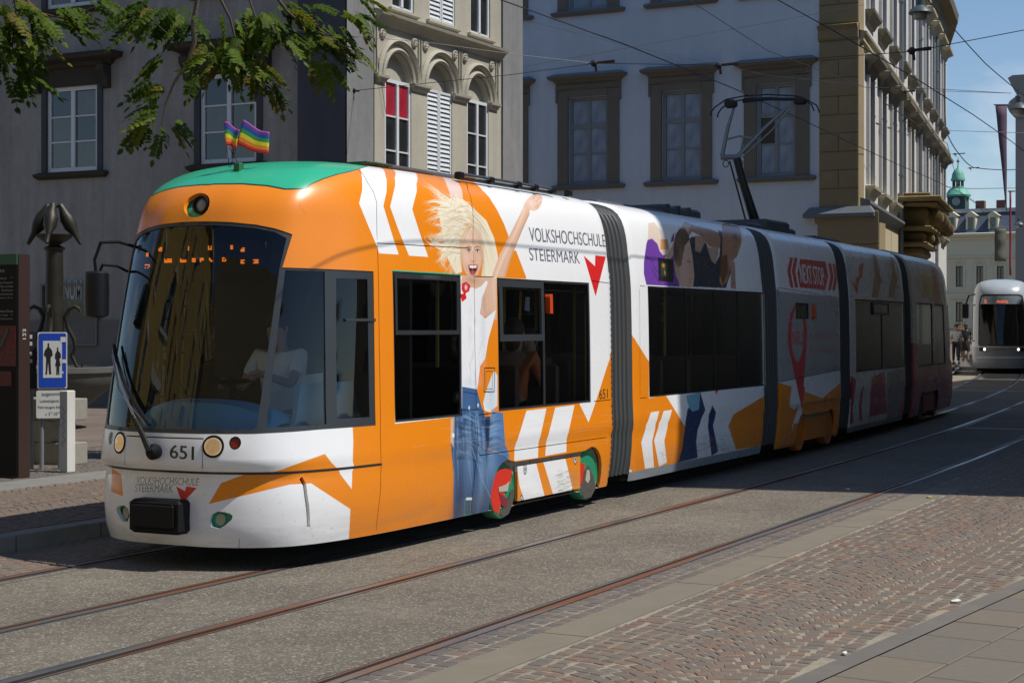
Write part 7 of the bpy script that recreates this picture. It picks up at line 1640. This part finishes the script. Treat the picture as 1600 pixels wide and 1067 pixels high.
wire('span_wire', 'faint pale wire falling to the right across the pale wall', 'overhead wire', pw((812, 30, 44), (980, 72, 44), (1200, 118, 45), (1345, 134, 45)), .006, m=WIREL)
wire('feeder_cable', 'thick double feeder cable beside the hanging lamp against the sky', 'cable', pw((1432, -20, 34), (1490, 45, 38), (1540, 100, 42), (1590, 142, 46), (1660, 190, 52)), .016, .01)
wire('feeder_cable', 'feeder cable falling from the eaves to the clock turret', 'cable', pw((1475, 140, 70), (1478, 205, 76), (1498, 240, 90), (1521, 262, 100), (1600, 264, 110)), .035, .1)
wire('span_wire', 'span wire across the sky from the white front to the flag pole', 'overhead wire', pw((1455, 142, 60), (1580, 146, 62)), .014)
wire('span_wire', 'span wire across the sky level with the belt course', 'overhead wire', pw((1470, 204, 80), (1600, 208, 82)), .018)
wire('span_wire', 'low span wire passing in front of the clock turret', 'overhead wire', pw((1474, 292, 90), (1515, 295, 92), (1600, 294, 96)), .020)
wire('span_wire', 'diagonal wire running down past the turret to the right house', 'overhead wire', pw((1380, 160, 50), (1480, 225, 80), (1500, 300, 110), (1560, 340, 140)), .02)
wire('stay_wire', 'thin stay wire hanging down the slate side wall of the arched house', 'wire', [F2.at(A(568), -.1, Z(568, 5)), F2.at(A(582), -.05, Z(582, 62)), F2.at(A(600), -.05, Z(600, 180))], .006)
def fitting(label, px, py, d, w=.28):
    c = at_d(px, py, d); root = thing('wire_fitting', label, 'wire clamp', c, 'clamps on the span wires'); D = Vector((RX, RY, 0)); b = MB(); b.tube([c - D * w, c + D * w + Vector((0, 0, .04))], [.018, .03], 6); b.build('clamp_arm', PB, root); b = MB(); b.ball(c - D * w * .6, .06, 8, 6); b.tube([c - D * w * .5, c - D * w * .4 - Vector((0, 0, .14))], .022, 6); b.build('clamp_joint', PB, root)
fitting('wire clamp with a row of insulators over the left window of the pale palace', 940, 99.5, 28, .22); fitting('wire clamp where the long span wire meets the contact wire over the tram', 1134, 103, 27, .2); fitting('wire clamp under the hanging lamp at the corner of the white front', 1436, 80, 25, .18)
fitting('small square wire clamp against the white front', 1420, 144, 52, .2); fitting('wire clamp high above the clock turret', 1498, 241, 90, .35); fitting('wire clamp hanging in the sky to the right of the turret', 1521, 263, 100, .35)
def hang_lamp(label, px, py, d, r):
    c = at_d(px, py, d); root = thing('hanging_lamp', label, 'street lamp', c, 'lamps hung over the street'); b = MB(); b.lathe([(r, 0), (r * 1.02, r * .08), (r * .8, r * .40), (r * .5, r * .62), (r * .38, r * .70), (r * .36, r * 1.4), (r * .1, r * 1.5), (r * .06, r * 2.2)], n=24, c=c); b.build('lamp_shade', mat('lamp_bluegrey', (.06, .085, .10), .45), root, smooth=True)
    b = MB(); b.lathe([(r * .3, -r * .55), (r * .55, -r * .45), (r * .6, -r * .2), (r * .62, .01)], n=20, c=c); b.build('lamp_glass', mat('lamp_diffuser', (.30, .30, .28), .3), root, smooth=True)
hang_lamp('blue grey bell lamp hanging at the top edge before the white front', 1438, 22, 33, .23); hang_lamp('bell lamp hanging before the house at the right margin', 1592, 172, 60, .36); hang_lamp('pale lamp hanging low over the second tram at the right margin', 1592, 352, 70, .22)

# ------------------------------------------------------------------ banners and awning on the right
BANM = mat('purple_banner', (.10, .06, .09), .85, bumps=.3)
def banner(label, px0, px1, y0, y1, d, m, taper=0.0, cat='banner'):
    root = thing('hanging_banner', label, cat, at_d((px0 + px1) / 2, y1, d)); rr = random.Random(int(px0)); b = MB(); n = 10
    for i in range(n + 1):
        t = i / n; y = y0 + (y1 - y0) * t; L_ = px0 + (px1 - px0) * taper * t; wv = .05 * math.sin(i * 1.3)
        for x in (L_, (L_ + px1) / 2, px1): p = at_d(x, y, d); b.v.append((p.x + wv, p.y, p.z))
    for i in range(n):
        for k in range(2): b.f.append((i * 3 + k, i * 3 + k + 1, i * 3 + k + 4, i * 3 + k + 3)); b.mi.append(0)
    o = b.build('banner_cloth', m, root, smooth='full', fix=False); so = o.modifiers.new('thick', 'SOLIDIFY'); so.thickness = .03
    b = MB(); b.tube([at_d(px0 - 2, y0 - 1, d), at_d(px1 + 6, y0 - 1, d)], .05, 6); b.build('banner_pole', WIREL, root)
banner('long purple banner narrowing downwards in front of the right hand sky', 1555, 1573, 165, 330, 120, BANM, .95)
banner('narrow dark red banner strip hanging down the edge of the pinkish house', 1577, 1580, 300, 430, 118, mat('red_banner', (.25, .02, .05), .8), 0)
banner('olive tapering banner hanging before the cream town building', 1554, 1572, 357, 408, 140, mat('olive_banner', (.12, .11, .075), .8), 0)

# ------------------------------------------------------------------ second tram, coming towards the camera
T2a, T2b = 63.0, 68.84; SIL = mat('silver_paint', (.24, .26, .28), .35, coat=.3); T2W = mat('pale_blue_white_paint', (.40, .45, .50), .3, coat=.3); T2G = mat('second_tram_grey', (.16, .17, .18), .5)
p0 = path_pt(T2a, 0, 0); TR2 = thing('white_tram', 'white and silver tram approaching far down the street with lit lamps', 'tram', p0)
def n2(s, v): p = nose_local(s, v); p[..., 2] = p[..., 2] * 1.127; p[..., 1] = p[..., 1] * 1.0; return p
def b2(s, v): p = box_local(7.0)(s, v); p[..., 2] = p[..., 2] * 1.127; p[..., 1] = p[..., 1] * 1.0; return p
N2 = with_normal(to_world(n2, T2a, T2b)); B2 = with_normal(to_world(b2, 69.3, 76.3))
ws2 = [(-.98, .98), (-.9, .90), (.9, .90), (.98, .98), (.99, 2.35), (.9, 2.58), (.7, 2.62), (-.7, 2.62), (-.9, 2.58), (-.99, 2.35)]
sw2 = rect(1.35, 2.9, 1.05, 2.3); sw3 = rect(3.2, 5.9, 1.05, 2.3)
mkpanel('body_shell', N2, rect(-L1, L1, .86, 3.96), [ws2, sw2, sw3, mir(sw2), mir(sw3)], 0, .03, .16, T2W, TR2)
mkpanel('lower_front', N2, rect(-L1, L1, .2, .852), [], 0, .02, .2, SIL, TR2)
mkpanel('bumper_band', N2, rect(-1.0, 1.0, .50, .56), [], .03, .03, .1, T2W, TR2)
window_set(TR2, N2, ws2, [ring(ws2, .05)], GL_W, st=.2, names=('windscreen_frame', 'windscreen'), fmat=RUB)
for w in (sw2, sw3, mir(sw2), mir(sw3)): window_set(TR2, N2, w, [rect(min(p[0] for p in w) + .04, max(p[0] for p in w) - .04, 1.09, 2.26)], GL_D, st=.2, names=('window_frame', 'pane'), fmat=RUB)
mkpanel('rear_car', B2, rect(-7, 7, .2, 3.96), [], 0, 0, .25, T2W, TR2)
M2M = FM(frame(T2a, T2b)); b = MB(); b.box(1.2, 5.8, -.92, .92, .3, .42, M2M); b.box(1.9, 1.95, -.93, .93, .4, 2.6, M2M); b.box(.5, 1.0, -.6, .6, .9, 1.05, M2M); b.build('cab_interior', PLAST, TR2)
b = MB(); b.box(1.0, 5.8, -.85, .85, .08, .30, M2M); b.build('underframe', UNDER, TR2)
for sg in (1, -1):
    for s_ in (.62, .80):
        P, N = N2(np.array([sg * s_]), np.array([.80])); P = Vector(P[0]); Mx = Matrix.Translation(P) @ Vector(N[0]).to_track_quat('Z', 'Y').to_matrix().to_4x4(); b = MB(); b.lathe([(.075, -.02), (.075, .01), (.001, .02)], n=14, M=Mx); h = b.build('head_lamp', PLAST if s_ > .7 else mat('lamp_reflector2', (.6, .6, .55), .3), TR2)
        if s_ < .7: b = MB(); b.lathe([(.045, .012), (.03, .024), (.001, .027)], n=14, M=Mx); b.build('lit_lens', emis('lit_headlight', (1, .80, .5), 5), h)
    c = M2M @ Vector((.15, sg * 1.28, 2.35)); b = MB(); b.box(-.08, .08, -.1, .1, -.30, .25, Matrix.Translation(c), .03); h = b.build('mirror_housing', PLAST, TR2); b = MB(); b.tube([c + Vector((0, 0, .2)), c + Vector((.0, -sg * .12, .55)), M2M @ Vector((.5, sg * .95, 2.95))], .03, 6); b.build('mirror_arm', PLAST, h)
b = MB(); text_mesh(b, 'Andritz', lambda x, z: M2M @ Vector((.40, .18 - x, 2.62 + z)), .42, .13, 0); b.v = b.v; d2 = b.build('destination_letters', emis('led_orange', (1, .16, .02), 1.1), TR2, fix=False, kind='stuff')
b = MB(); text_mesh(b, '5', lambda x, z: M2M @ Vector((.42, .62 - x, 2.62 + z)), .09, .13, 0); b.build('line_number', MATS['led_orange'], TR2, fix=False)
for sg in (1, -1):
    b = MB(); b.box(1.2, 3.4, sg * .85, sg * .90, .05, .5, M2M); b.build('bogie', UNDER, TR2)

# ------------------------------------------------------------------ information stele
SX, SY = 13.62, 13.05; ST = thing('info_stele', 'tall dark information stele with green cap, place list and red city map', 'information stele', (SX, SY + .5, .13))
SB = mat('stele_black', (.006, .006, .007), .5, spec=.2); SBR = mat('stele_brown_side', (.040, .022, .018), .45); H2 = at_X(20, 397, SX).z
b = MB(); b.box(SX, SX + .17, SY - .0, SY + 1.0, .13, H2 - .002); b.build('stele_body', SBR, ST)
b = MB(); b.box(SX - .02, SX - .001, SY + .01, SY + .99, .16, H2 - .12); b.build('front_panel', SB, ST)
b = MB(); b.box(SX - .021, SX + .0, SY + .01, SY + .99, H2 - .115, H2); b.build('green_cap', mat('stele_green', (.02, .09, .045), .5), ST)
m, nt, bb, out = nmat('city_map'); v = nt.nodes.new('ShaderNodeTexVoronoi'); v.feature = 'DISTANCE_TO_EDGE'; v.inputs['Scale'].default_value = 14; tcx = nt.nodes.new('ShaderNodeTexCoord'); nt.links.new(tcx.outputs['Object'], v.inputs['Vector'])
c = mix(nt, ramp(nt, v.outputs['Distance'], .02, .06).outputs['Color'], (.03, .012, .012), (.12, .018, .018)); nt.links.new(c, bb.inputs['Base Color'])
zs1 = at_X(15, 509, SX).z; zs0 = at_X(15, 572, SX).z
b = MB(); b.box(SX - .026, SX - .0205, SY + .02, SY + .98, zs0, zs1); mp_ = b.build('map_print', m, ST)
b = MB(); b.tube([(SX - .028, SY + .12, zs1 - .03), (SX - .028, SY + .22, zs1 - .22), (SX - .028, SY + .45, zs0 + .04)], .014, 6); b.build('river_line', mat('river_teal', (.04, .12, .13), .6), mp_)
b = MB(); b.box(SX - .026, SX - .0205, SY + .08, SY + .40, at_X(15, 603, SX).z, at_X(15, 580, SX).z); b.build('small_map', m, ST)
LTR = mat('stele_letters', (.30, .30, .30), .6)
for (y, t, w, h) in ((427, 'Schloßbergplatz', .62, .05), (437, 'Hauptplatz   ↑', .34, .028), (443, 'Graz Museum', .24, .022), (449, 'Haus der Geschichte', .34, .022), (455, 'Rathaus', .16, .022), (461, 'Franziskanerkirche', .32, .022), (467, 'Congress Graz', .24, .022), (473, 'Schloßberg', .24, .028), (481, 'Uhrturm', .16, .022), (488, 'Kunsthaus Graz', .30, .028), (494, 'Mursteg   →', .22, .022), (500, 'Mariahilferplatz', .28, .022)):
    z = at_X(20, y, SX).z; b = MB(); y0 = SY + .06 + (.12 if 'bergplatz' in t else (.30 if t in ('Schloßberg', 'Uhrturm') else 0)); text_mesh(b, t, lambda x, zz: (SX - .024, y0 + w - x, z + zz), w, h); b.build('lettering', LTR, ST, kind='stuff', fix=False)
b = MB(); text_mesh(b, '123', lambda x, zz: (SX + .06 + zz, SY - .002, at_X(36, 530, SX).z + x), .11, .05); b.build('number', mat('white_print', (.6, .6, .58), .6), ST, kind='stuff', fix=False)

# ------------------------------------------------------------------ pedestrian zone sign on two posts
dS = 19.2; sg0 = at_d(82, 563, dS); GAL = mat('galvanised_post', (.28, .30, .31), .45, metal=.5, var=.15); WS_ = mat('white_sign', (.62, .63, .60), .4, dirt=(.45, .42, .35, .3)); BLUES = mat('sign_blue', (.01, .06, .42), .35); BLKS = mat('sign_black', (.012, .012, .014), .5)
SG = thing('pedestrian_sign', 'blue sign with two walking figures over a white text plate on two grey posts', 'road sign', at_z(80, 737, .13))
Dg = Vector((math.sin(R(8)), -math.cos(R(8)), 0)) * 1; Dg = Vector((.68, -.73, 0)).normalized(); Ng = Vector((Dg.y, -Dg.x, 0))
if Ng.x > 0: Ng = -Ng
pxm = dS / 2600 * 1.03; SGM = lambda x, z, o_=0.0: sg0 + Dg * x + Vector((0, 0, z)) + Ng * o_
def plate(name, x0, x1, z0, z1, o0, o1, m, parent, r_=.02):
    b = MB(); pts = []
    for cx, cz, a0 in ((x1 - r_, z1 - r_, 0), (x0 + r_, z1 - r_, 90), (x0 + r_, z0 + r_, 180), (x1 - r_, z0 + r_, 270)):
        for k in range(4): t = R(a0 + 30 * k); pts.append((cx + r_ * math.cos(t), cz + r_ * math.sin(t)))
    b.prism(pts, lambda x, z: SGM(x, z, o0), lambda x, z: SGM(x, z, o1)); return b.build(name, m, parent)
pl = plate('sign_rim', -.165, .165, -.325, .325, 0, .02, WS_, SG); plate('sign_face', -.152, .152, -.312, .312, .021, .024, BLUES, pl); plate('white_field', -.105, .105, -.20, .225, .0245, .027, WS_, pl, .006)
def silhouette(name, pts, cx, h, w, z0): b = MB(); b.prism([(cx + x * w, z0 + z * h) for x, z in pts], lambda x, z: SGM(x, z, .0275), lambda x, z: SGM(x, z, .029)); b.build(name, BLKS, pl)
man = [(-.30, 0), (-.12, .0), (-.02, .42), (.08, .0), (.30, .02), (.24, .08), (.20, .5), (.24, .56), (.40, .60), (.34, .76), (.12, .86), (.06, .88), (.09, .94), (.04, 1), (-.04, 1), (-.09, .94), (-.06, .88), (-.12, .86), (-.34, .76), (-.42, .62), (-.22, .55), (-.20, .48), (-.24, .08)]
wom = [(-.14, 0), (.0, .0), (.0, .30), (.06, .0), (.18, .0), (.16, .30), (.30, .32), (.18, .56), (.34, .62), (.30, .76), (.10, .85), (.06, .88), (.08, .95), (.0, 1), (-.08, .95), (-.06, .88), (-.12, .84), (-.26, .74), (-.26, .58), (-.14, .55), (-.26, .32), (-.12, .30)]
silhouette('figure', man, -.045, .36, .12, -.16); silhouette('figure', wom, .058, .32, .11, -.165)
for x, z, s_ in ((.118, .24, .03), (.13, -.01, .022), (.11, -.14, .012)): plate('sticker', x - s_, x + s_, z - s_, z + s_, .0275, .0285, WS_, pl, .004)
tp = plate('text_plate', -.18, .18, -.665, -.345, 0, .02, WS_, SG)
for i, (t, w) in enumerate((('ausgenommen', .24), ('Ladetätigkeit mit', .28), ('Fahrzeugen bis 7,5t', .32), ('v. 5°°-10°°', .16))):
    b = MB(); text_mesh(b, t, lambda x, z: SGM(-w / 2 + x, -.42 - i * .072 + z, .0215), w, .042); b.build('plate_lettering', BLKS, tp, kind='stuff', fix=False)
for x in (-.12, .085):
    b = MB(); q0 = SGM(x, 0, -.04); b.tube([(q0.x, q0.y, .12), (q0.x, q0.y, sg0.z + .25)], .026, 10); b.build('post', GAL, SG, smooth=True)
SG2 = thing('sign_back', 'second sign seen edge on with pale stickers, left of the blue sign', 'road sign', SGM(-.25, -1.6, -.1)); b = MB(); b.prism([(-.29, -.33), (-.18, -.33), (-.18, .33), (-.29, .33)], lambda x, z: SGM(x, z, -.12), lambda x, z: SGM(x, z, -.09)); b.build('sign_plate', BLKS, SG2)
for z in (.25, .17, .05, -.03): b = MB(); b.prism([(-.275, z), (-.225, z), (-.225, z + .045), (-.275, z + .045)], lambda x, zz: SGM(x, zz, -.089), lambda x, zz: SGM(x, zz, -.086)); b.build('sticker', WS_, SG2)
q0 = SGM(-.235, 0, -.13); b = MB(); b.tube([(q0.x, q0.y, .12), (q0.x, q0.y, sg0.z + .3)], .026, 10); b.build('post', GAL, SG2, smooth=True)
# white slim cabinet and stone wall behind the sign
cb = at_z(104, 738, .13); CBT = thing('utility_cabinet', 'slim white cabinet with graffiti behind the sign posts', 'cabinet', cb); b = MB(); b.box(-.05, .08, -.055, .055, 0, .93, Matrix.Translation(cb) @ Matrix.Rotation(0, 4, 'Z'), .01); b.build('cabinet_body', WS_, CBT)
b = MB(); zz = .15
gpts = [Vector((cb.x - .052, cb.y + .03 * math.sin(k * 2.1), cb.z + .30 + k * .035)) for k in range(14)]; b.tube(gpts, .004, 4); b.build('graffiti', mat('grey_scrawl', (.25, .26, .28), .7), CBT)
sbk = at_z(66, 727, .13); STW = thing('stone_wall', 'low wall of pale limestone blocks behind the sign posts', 'stone wall', sbk); LIME = var_mat('limestone', [(.30, .285, .24), (.26, .25, .215), (.33, .31, .26)], nvar=.12, bumps=.3, bscale=20)
for r_i in range(3):
    for k in range(4): b = MB(); b.box(0, .36, -.0, .50 - .006, 0, .26, Matrix.Translation((sbk.x + .12, sbk.y - .27 + (k + (r_i % 2) * .5) * .5, .13 + r_i * .264)), .008); b.build('stone_block', LIME, STW)

# ------------------------------------------------------------------ fountain with three birds
dF = 27.0; FC = at_d(85, 508, dF); FC = Vector((FC.x, FC.y, .13)); FZ = lambda py: CAMH + (508 - py) * dF / 2600; FT = thing('fountain', 'dark bronze fountain column with three long tailed birds, curled spouts and round basin', 'fountain', FC)
BRZ = mat('dark_bronze', (.030, .026, .018), .5, metal=.4, var=.4, scale=5, bumps=.25, dirt=(.05, .06, .04, .5)); BASN = mat('fountain_basin_stone', (.095, .095, .09), .8, var=.2, scale=3, dirt=(.05, .05, .045, .6))
b = MB(); b.lathe([(.17, .7), (.165, 1.2), (.15, 1.7), (.145, FZ(440)), (.135, FZ(395)), (.135, FZ(392)), (.165, FZ(390)), (.17, FZ(387)), (.12, FZ(385)), (.09, FZ(383))], n=24, c=(FC.x, FC.y, 0)); b.build('column', BRZ, FT, smooth=True)
b = MB(); b.lathe([(.09, FZ(384)), (.10, FZ(381)), (.18, FZ(378)), (.27, FZ(371)), (.31, FZ(367)), (.30, FZ(366.5)), (.1, FZ(372))], n=24, c=(FC.x, FC.y, 0)); b.build('upper_bowl', BRZ, FT, smooth=True)
b = MB(); b.lathe([(.35, .13), (.32, .3), (.30, .42), (.55, .50), (.85, .75), (.97, .95), (.98, 1.02), (1.02, 1.04), (1.02, 1.12), (.90, 1.13), (.86, 1.0), (.2, .98)], n=40, c=(FC.x, FC.y, 0)); b.build('basin', BASN, FT, smooth=True)
def bird(ang, lean):
    d = Vector((math.cos(ang), math.sin(ang), 0)); c = FC.copy(); up = Vector((0, 0, 1)); P = lambda r_, z: Vector((c.x, c.y, 0)) + d * r_ + up * z
    hz = FZ(322); pts = [P(.02, hz - .03), P(.05, hz + .0), P(.10, hz + .005), P(.14, hz - .07), P(.20, hz - .20), P(.27, hz - .34), P(.34, hz - .46), P(.43, hz - .62)]; b = MB(); b.tube(pts, [.006, .024, .052, .066, .115, .105, .048, .03], 10); o = b.build('bird', BRZ, FT, smooth=True)
    b = MB(); b.tube([P(.27, hz - .38), P(.26, FZ(368))], .018, 6); b.build('bird_leg', BRZ, o)
base_a = math.atan2(RY, RX)
bird(base_a, 0); bird(base_a + math.pi, 0); bird(base_a - math.pi / 2, 0)
for k, a in enumerate((base_a, base_a + math.pi, base_a - math.pi / 2)):
    d = Vector((math.cos(a), math.sin(a), 0)); P = lambda r_, z: Vector((FC.x, FC.y, 0)) + d * r_ + Vector((0, 0, z)); b = MB()
    b.tube([P(.42, FZ(488)), P(.40, FZ(482)), P(.33, FZ(479)), P(.24, FZ(483)), P(.18, FZ(495)), P(.22, FZ(512)), P(.32, FZ(530)), P(.34, FZ(545)), P(.28, FZ(556)), P(.36, FZ(572)), P(.44, FZ(577)), P(.45, FZ(568))], [.02, .03, .034, .034, .034, .034, .034, .034, .034, .03, .025, .018], 10); b.build('curled_spout', BRZ, FT, smooth=True)

# ------------------------------------------------------------------ tree reaching in from the left
TB = (14.6, 17.2); TREE = thing('street_tree', 'tree with feathery compound leaves hanging in from the upper left', 'tree', (TB[0], TB[1], .13)); BARK = mat('bark', (.075, .06, .045), .9, var=.3, bumps=.6, bscale=18)
b = MB(); b.tube([(TB[0], TB[1], .1), (TB[0] + .1, TB[1], 1.5), (TB[0] + .2, TB[1] - .1, 3.4), (TB[0] + .3, TB[1] - .3, 5.2), (TB[0] + .5, TB[1] - .5, 8)], [.26, .2, .18, .15, .06], 12); b.build('trunk', BARK, TREE, smooth=True)
dT = 20.5; T = lambda px, py, d=dT: at_d(px, py, d)
limbs = [([(-160, -150), (-60, -60), (20, -20), (60, 20)], .06, .02), ([(-160, -150), (60, -90), (240, -50), (310, -10), (302, 40), (304, 68), (292, 100), (272, 130), (258, 165), (252, 200)], .06, .006), ([(240, -50), (340, -10), (360, 30), (372, 80), (370, 120)], .03, .006), ([(240, -50), (420, -20), (450, 20), (480, 45), (520, 62), (560, 80)], .03, .005), ([(304, 55), (268, 58), (252, 45), (236, 30)], .01, .004), ([(300, -30), (390, 0), (410, 60), (425, 110), (440, 140)], .02, .005), ([(20, -20), (30, 50), (40, 100)], .02, .005), ([(-60, -60), (-10, 20), (0, 90)], .02, .005), ([(60, 20), (100, 30), (150, 10)], .012, .004), ([(420, -20), (500, -15), (560, -5)], .012, .004)]
for pts, r0, r1 in limbs:
    n = len(pts); b = MB(); b.tube([T(*p) for p in pts], [r0 + (r1 - r0) * k / (n - 1) for k in range(n)], 6); b.build('branch', BARK, TREE, smooth=True)
b = MB(); b.tube([(TB[0] + .25, TB[1] - .2, 4.6), T(-160, -150)], [.12, .06], 8); b.build('branch', BARK, TREE, smooth=True)
m, nt, bb, out = nmat('leaf_green'); bb.inputs['Roughness'].default_value = .6; bb.inputs['Specular IOR Level'].default_value = .2
oi = nt.nodes.new('ShaderNodeObjectInfo'); r = nt.nodes.new('ShaderNodeValToRGB'); nt.links.new(oi.outputs['Random'], r.inputs['Fac'])
for i, (p, c) in enumerate(((0, (.035, .070, .006)), (.45, (.062, .108, .008)), (.80, (.11, .165, .012)), (.97, (.16, .14, .02)), (1.0, (.12, .06, .025)))):
    e = r.color_ramp.elements[i] if i < 2 else r.color_ramp.elements.new(p); e.position = p; e.color = (*c, 1)
nt.links.new(r.outputs['Color'], bb.inputs['Base Color']); tl = nt.nodes.new('ShaderNodeBsdfTranslucent'); nt.links.new(r.outputs['Color'], tl.inputs['Color']); ms = nt.nodes.new('ShaderNodeMixShader'); ms.inputs[0].default_value = .45; nt.links.new(bb.outputs[0], ms.inputs[1]); nt.links.new(tl.outputs[0], ms.inputs[2]); nt.links.new(ms.outputs[0], out.inputs[0]); LEAF = m
def leaf_mesh(seed):
    rr = random.Random(seed); b = MB(); L_ = .36 + rr.uniform(-.06, .06); n = rr.choice([6, 7, 8]); rach = [Vector((L_ * t, 0, -.22 * L_ * t * t * 1.6)) for t in np.linspace(0, 1, 8)]; b.tube(rach, .0022, 3, False)
    def leaflet(c, a, l):
        w = l * .31; dx, dy = math.cos(a), math.sin(a); dr = rr.uniform(.15, .5); P = lambda u, v: (c.x + dx * u - dy * v, c.y + dy * u + dx * v, c.z - dr * u * u / l - abs(v) * .25)
        b.add([P(0, 0), P(l * .3, w), P(l * .65, w * .8), P(l, 0), P(l * .65, -w * .8), P(l * .3, -w), P(l * .5, 0)], [(0, 6, 1), (1, 6, 2), (2, 6, 3), (3, 6, 4), (4, 6, 5), (5, 6, 0)])
    for k in range(n):
        t = .16 + .78 * k / n; c = Vector((L_ * t, 0, -.22 * L_ * t * t * 1.6)); l = .105 * (1 - .35 * abs(t - .5)) * rr.uniform(.85, 1.1)
        for sg in (1, -1): leaflet(c, sg * R(rr.uniform(50, 72)), l)
    leaflet(rach[-1], 0, .1); return b.mesh('leaf', LEAF, False, False)
LM = [leaf_mesh(k) for k in range(8)]; rr = random.Random(21)
clusters = [(20, 40, 45, 45, 46, -1), (5, 95, 25, 30, 10, -1), (40, 105, 22, 22, 9, -1.2), (95, 25, 40, 18, 14, -.4), (140, 8, 22, 8, 6, 0), (110, 45, 16, 8, 5, -.3), (225, 28, 26, 16, 9, -2.6), (245, 10, 25, 10, 8, -2.4), (285, 30, 24, 18, 12, -1.6), (262, 95, 18, 10, 5, -2.8), (248, 138, 18, 12, 6, -2.6), (240, 178, 20, 12, 7, -2.8), (240, 205, 18, 10, 6, -1.8), (268, 195, 14, 12, 4, -.8), (350, 75, 34, 22, 20, -1.5), (325, 100, 28, 14, 12, -2.2), (385, 105, 30, 20, 16, -1), (400, 40, 40, 26, 26, -1.2), (450, 20, 40, 20, 22, -.5), (470, 60, 34, 20, 18, -.4), (515, 55, 26, 16, 12, -.1), (535, 78, 18, 8, 6, -.2), (545, 25, 18, 10, 6, .1), (500, 100, 14, 14, 5, -1), (420, 140, 16, 12, 5, -1.2), (565, 2, 14, 5, 3, .1), (330, 25, 30, 16, 12, -1.5)]
nl = 0
for cx, cy, rx, ry, cnt, aim in clusters:
    for k in range(cnt):
        if nl >= 300: break
        a = rr.uniform(0, 2 * math.pi); q = math.sqrt(rr.uniform(0, 1)); p = T(cx + rx * q * math.cos(a), cy + ry * q * math.sin(a) - 6, dT + rr.uniform(-.6, .6))
        # the leaf points outwards in the screen direction 'aim' and droops
        side = math.cos(aim) + rr.uniform(-.5, .5); fwd = rr.uniform(-.8, .5); D = (Vector((RX, RY, 0)) * side + Vector((FX, FY, 0)) * fwd + Vector((0, 0, -.25 + rr.uniform(-.55, .2)))).normalized(); X = D; Zv_ = Vector((0, 0, 1)) + Vector((rr.uniform(-.6, .6), rr.uniform(-.9, .3), 0)); Y = Zv_.cross(X).normalized(); Z_ = X.cross(Y)
        Mx = Matrix(((X.x, Y.x, Z_.x, p.x), (X.y, Y.y, Z_.y, p.y), (X.z, Y.z, Z_.z, p.z), (0, 0, 0, 1))) @ Matrix.Diagonal((1.06, 1.06, 1.06, 1)) ; nl += 1
        inst('leaf', rr.choice(LM), Mx, TREE)
# the rest of the crown, out of the picture, dapples the square
b = MB(); rr = random.Random(4)
for k in range(5200):
    a = rr.uniform(0, 2 * math.pi); q = rr.uniform(0, 1) ** .5 * 3.4; x = TB[0] - .6 + q * math.cos(a); y = TB[1] + .3 + q * math.sin(a); z = 5.4 + rr.uniform(0, 4.5) * (1 - (q / 3.8) ** 2)
    pj = project(np.array([x, y, z]))
    if pj[0] > -40 and pj[1] > -60: continue
    s_ = rr.uniform(.10, .2); u = Vector((rr.uniform(-1, 1), rr.uniform(-1, 1), rr.uniform(-.5, .5))).normalized() * s_; v = u.orthogonal().normalized() * s_ * .5; c = Vector((x, y, z)); b.add([c - u, c + v, c + u, c - v], [(0, 1, 2, 3)])
b.build('crown', LEAF, TREE, kind='stuff', fix=False)
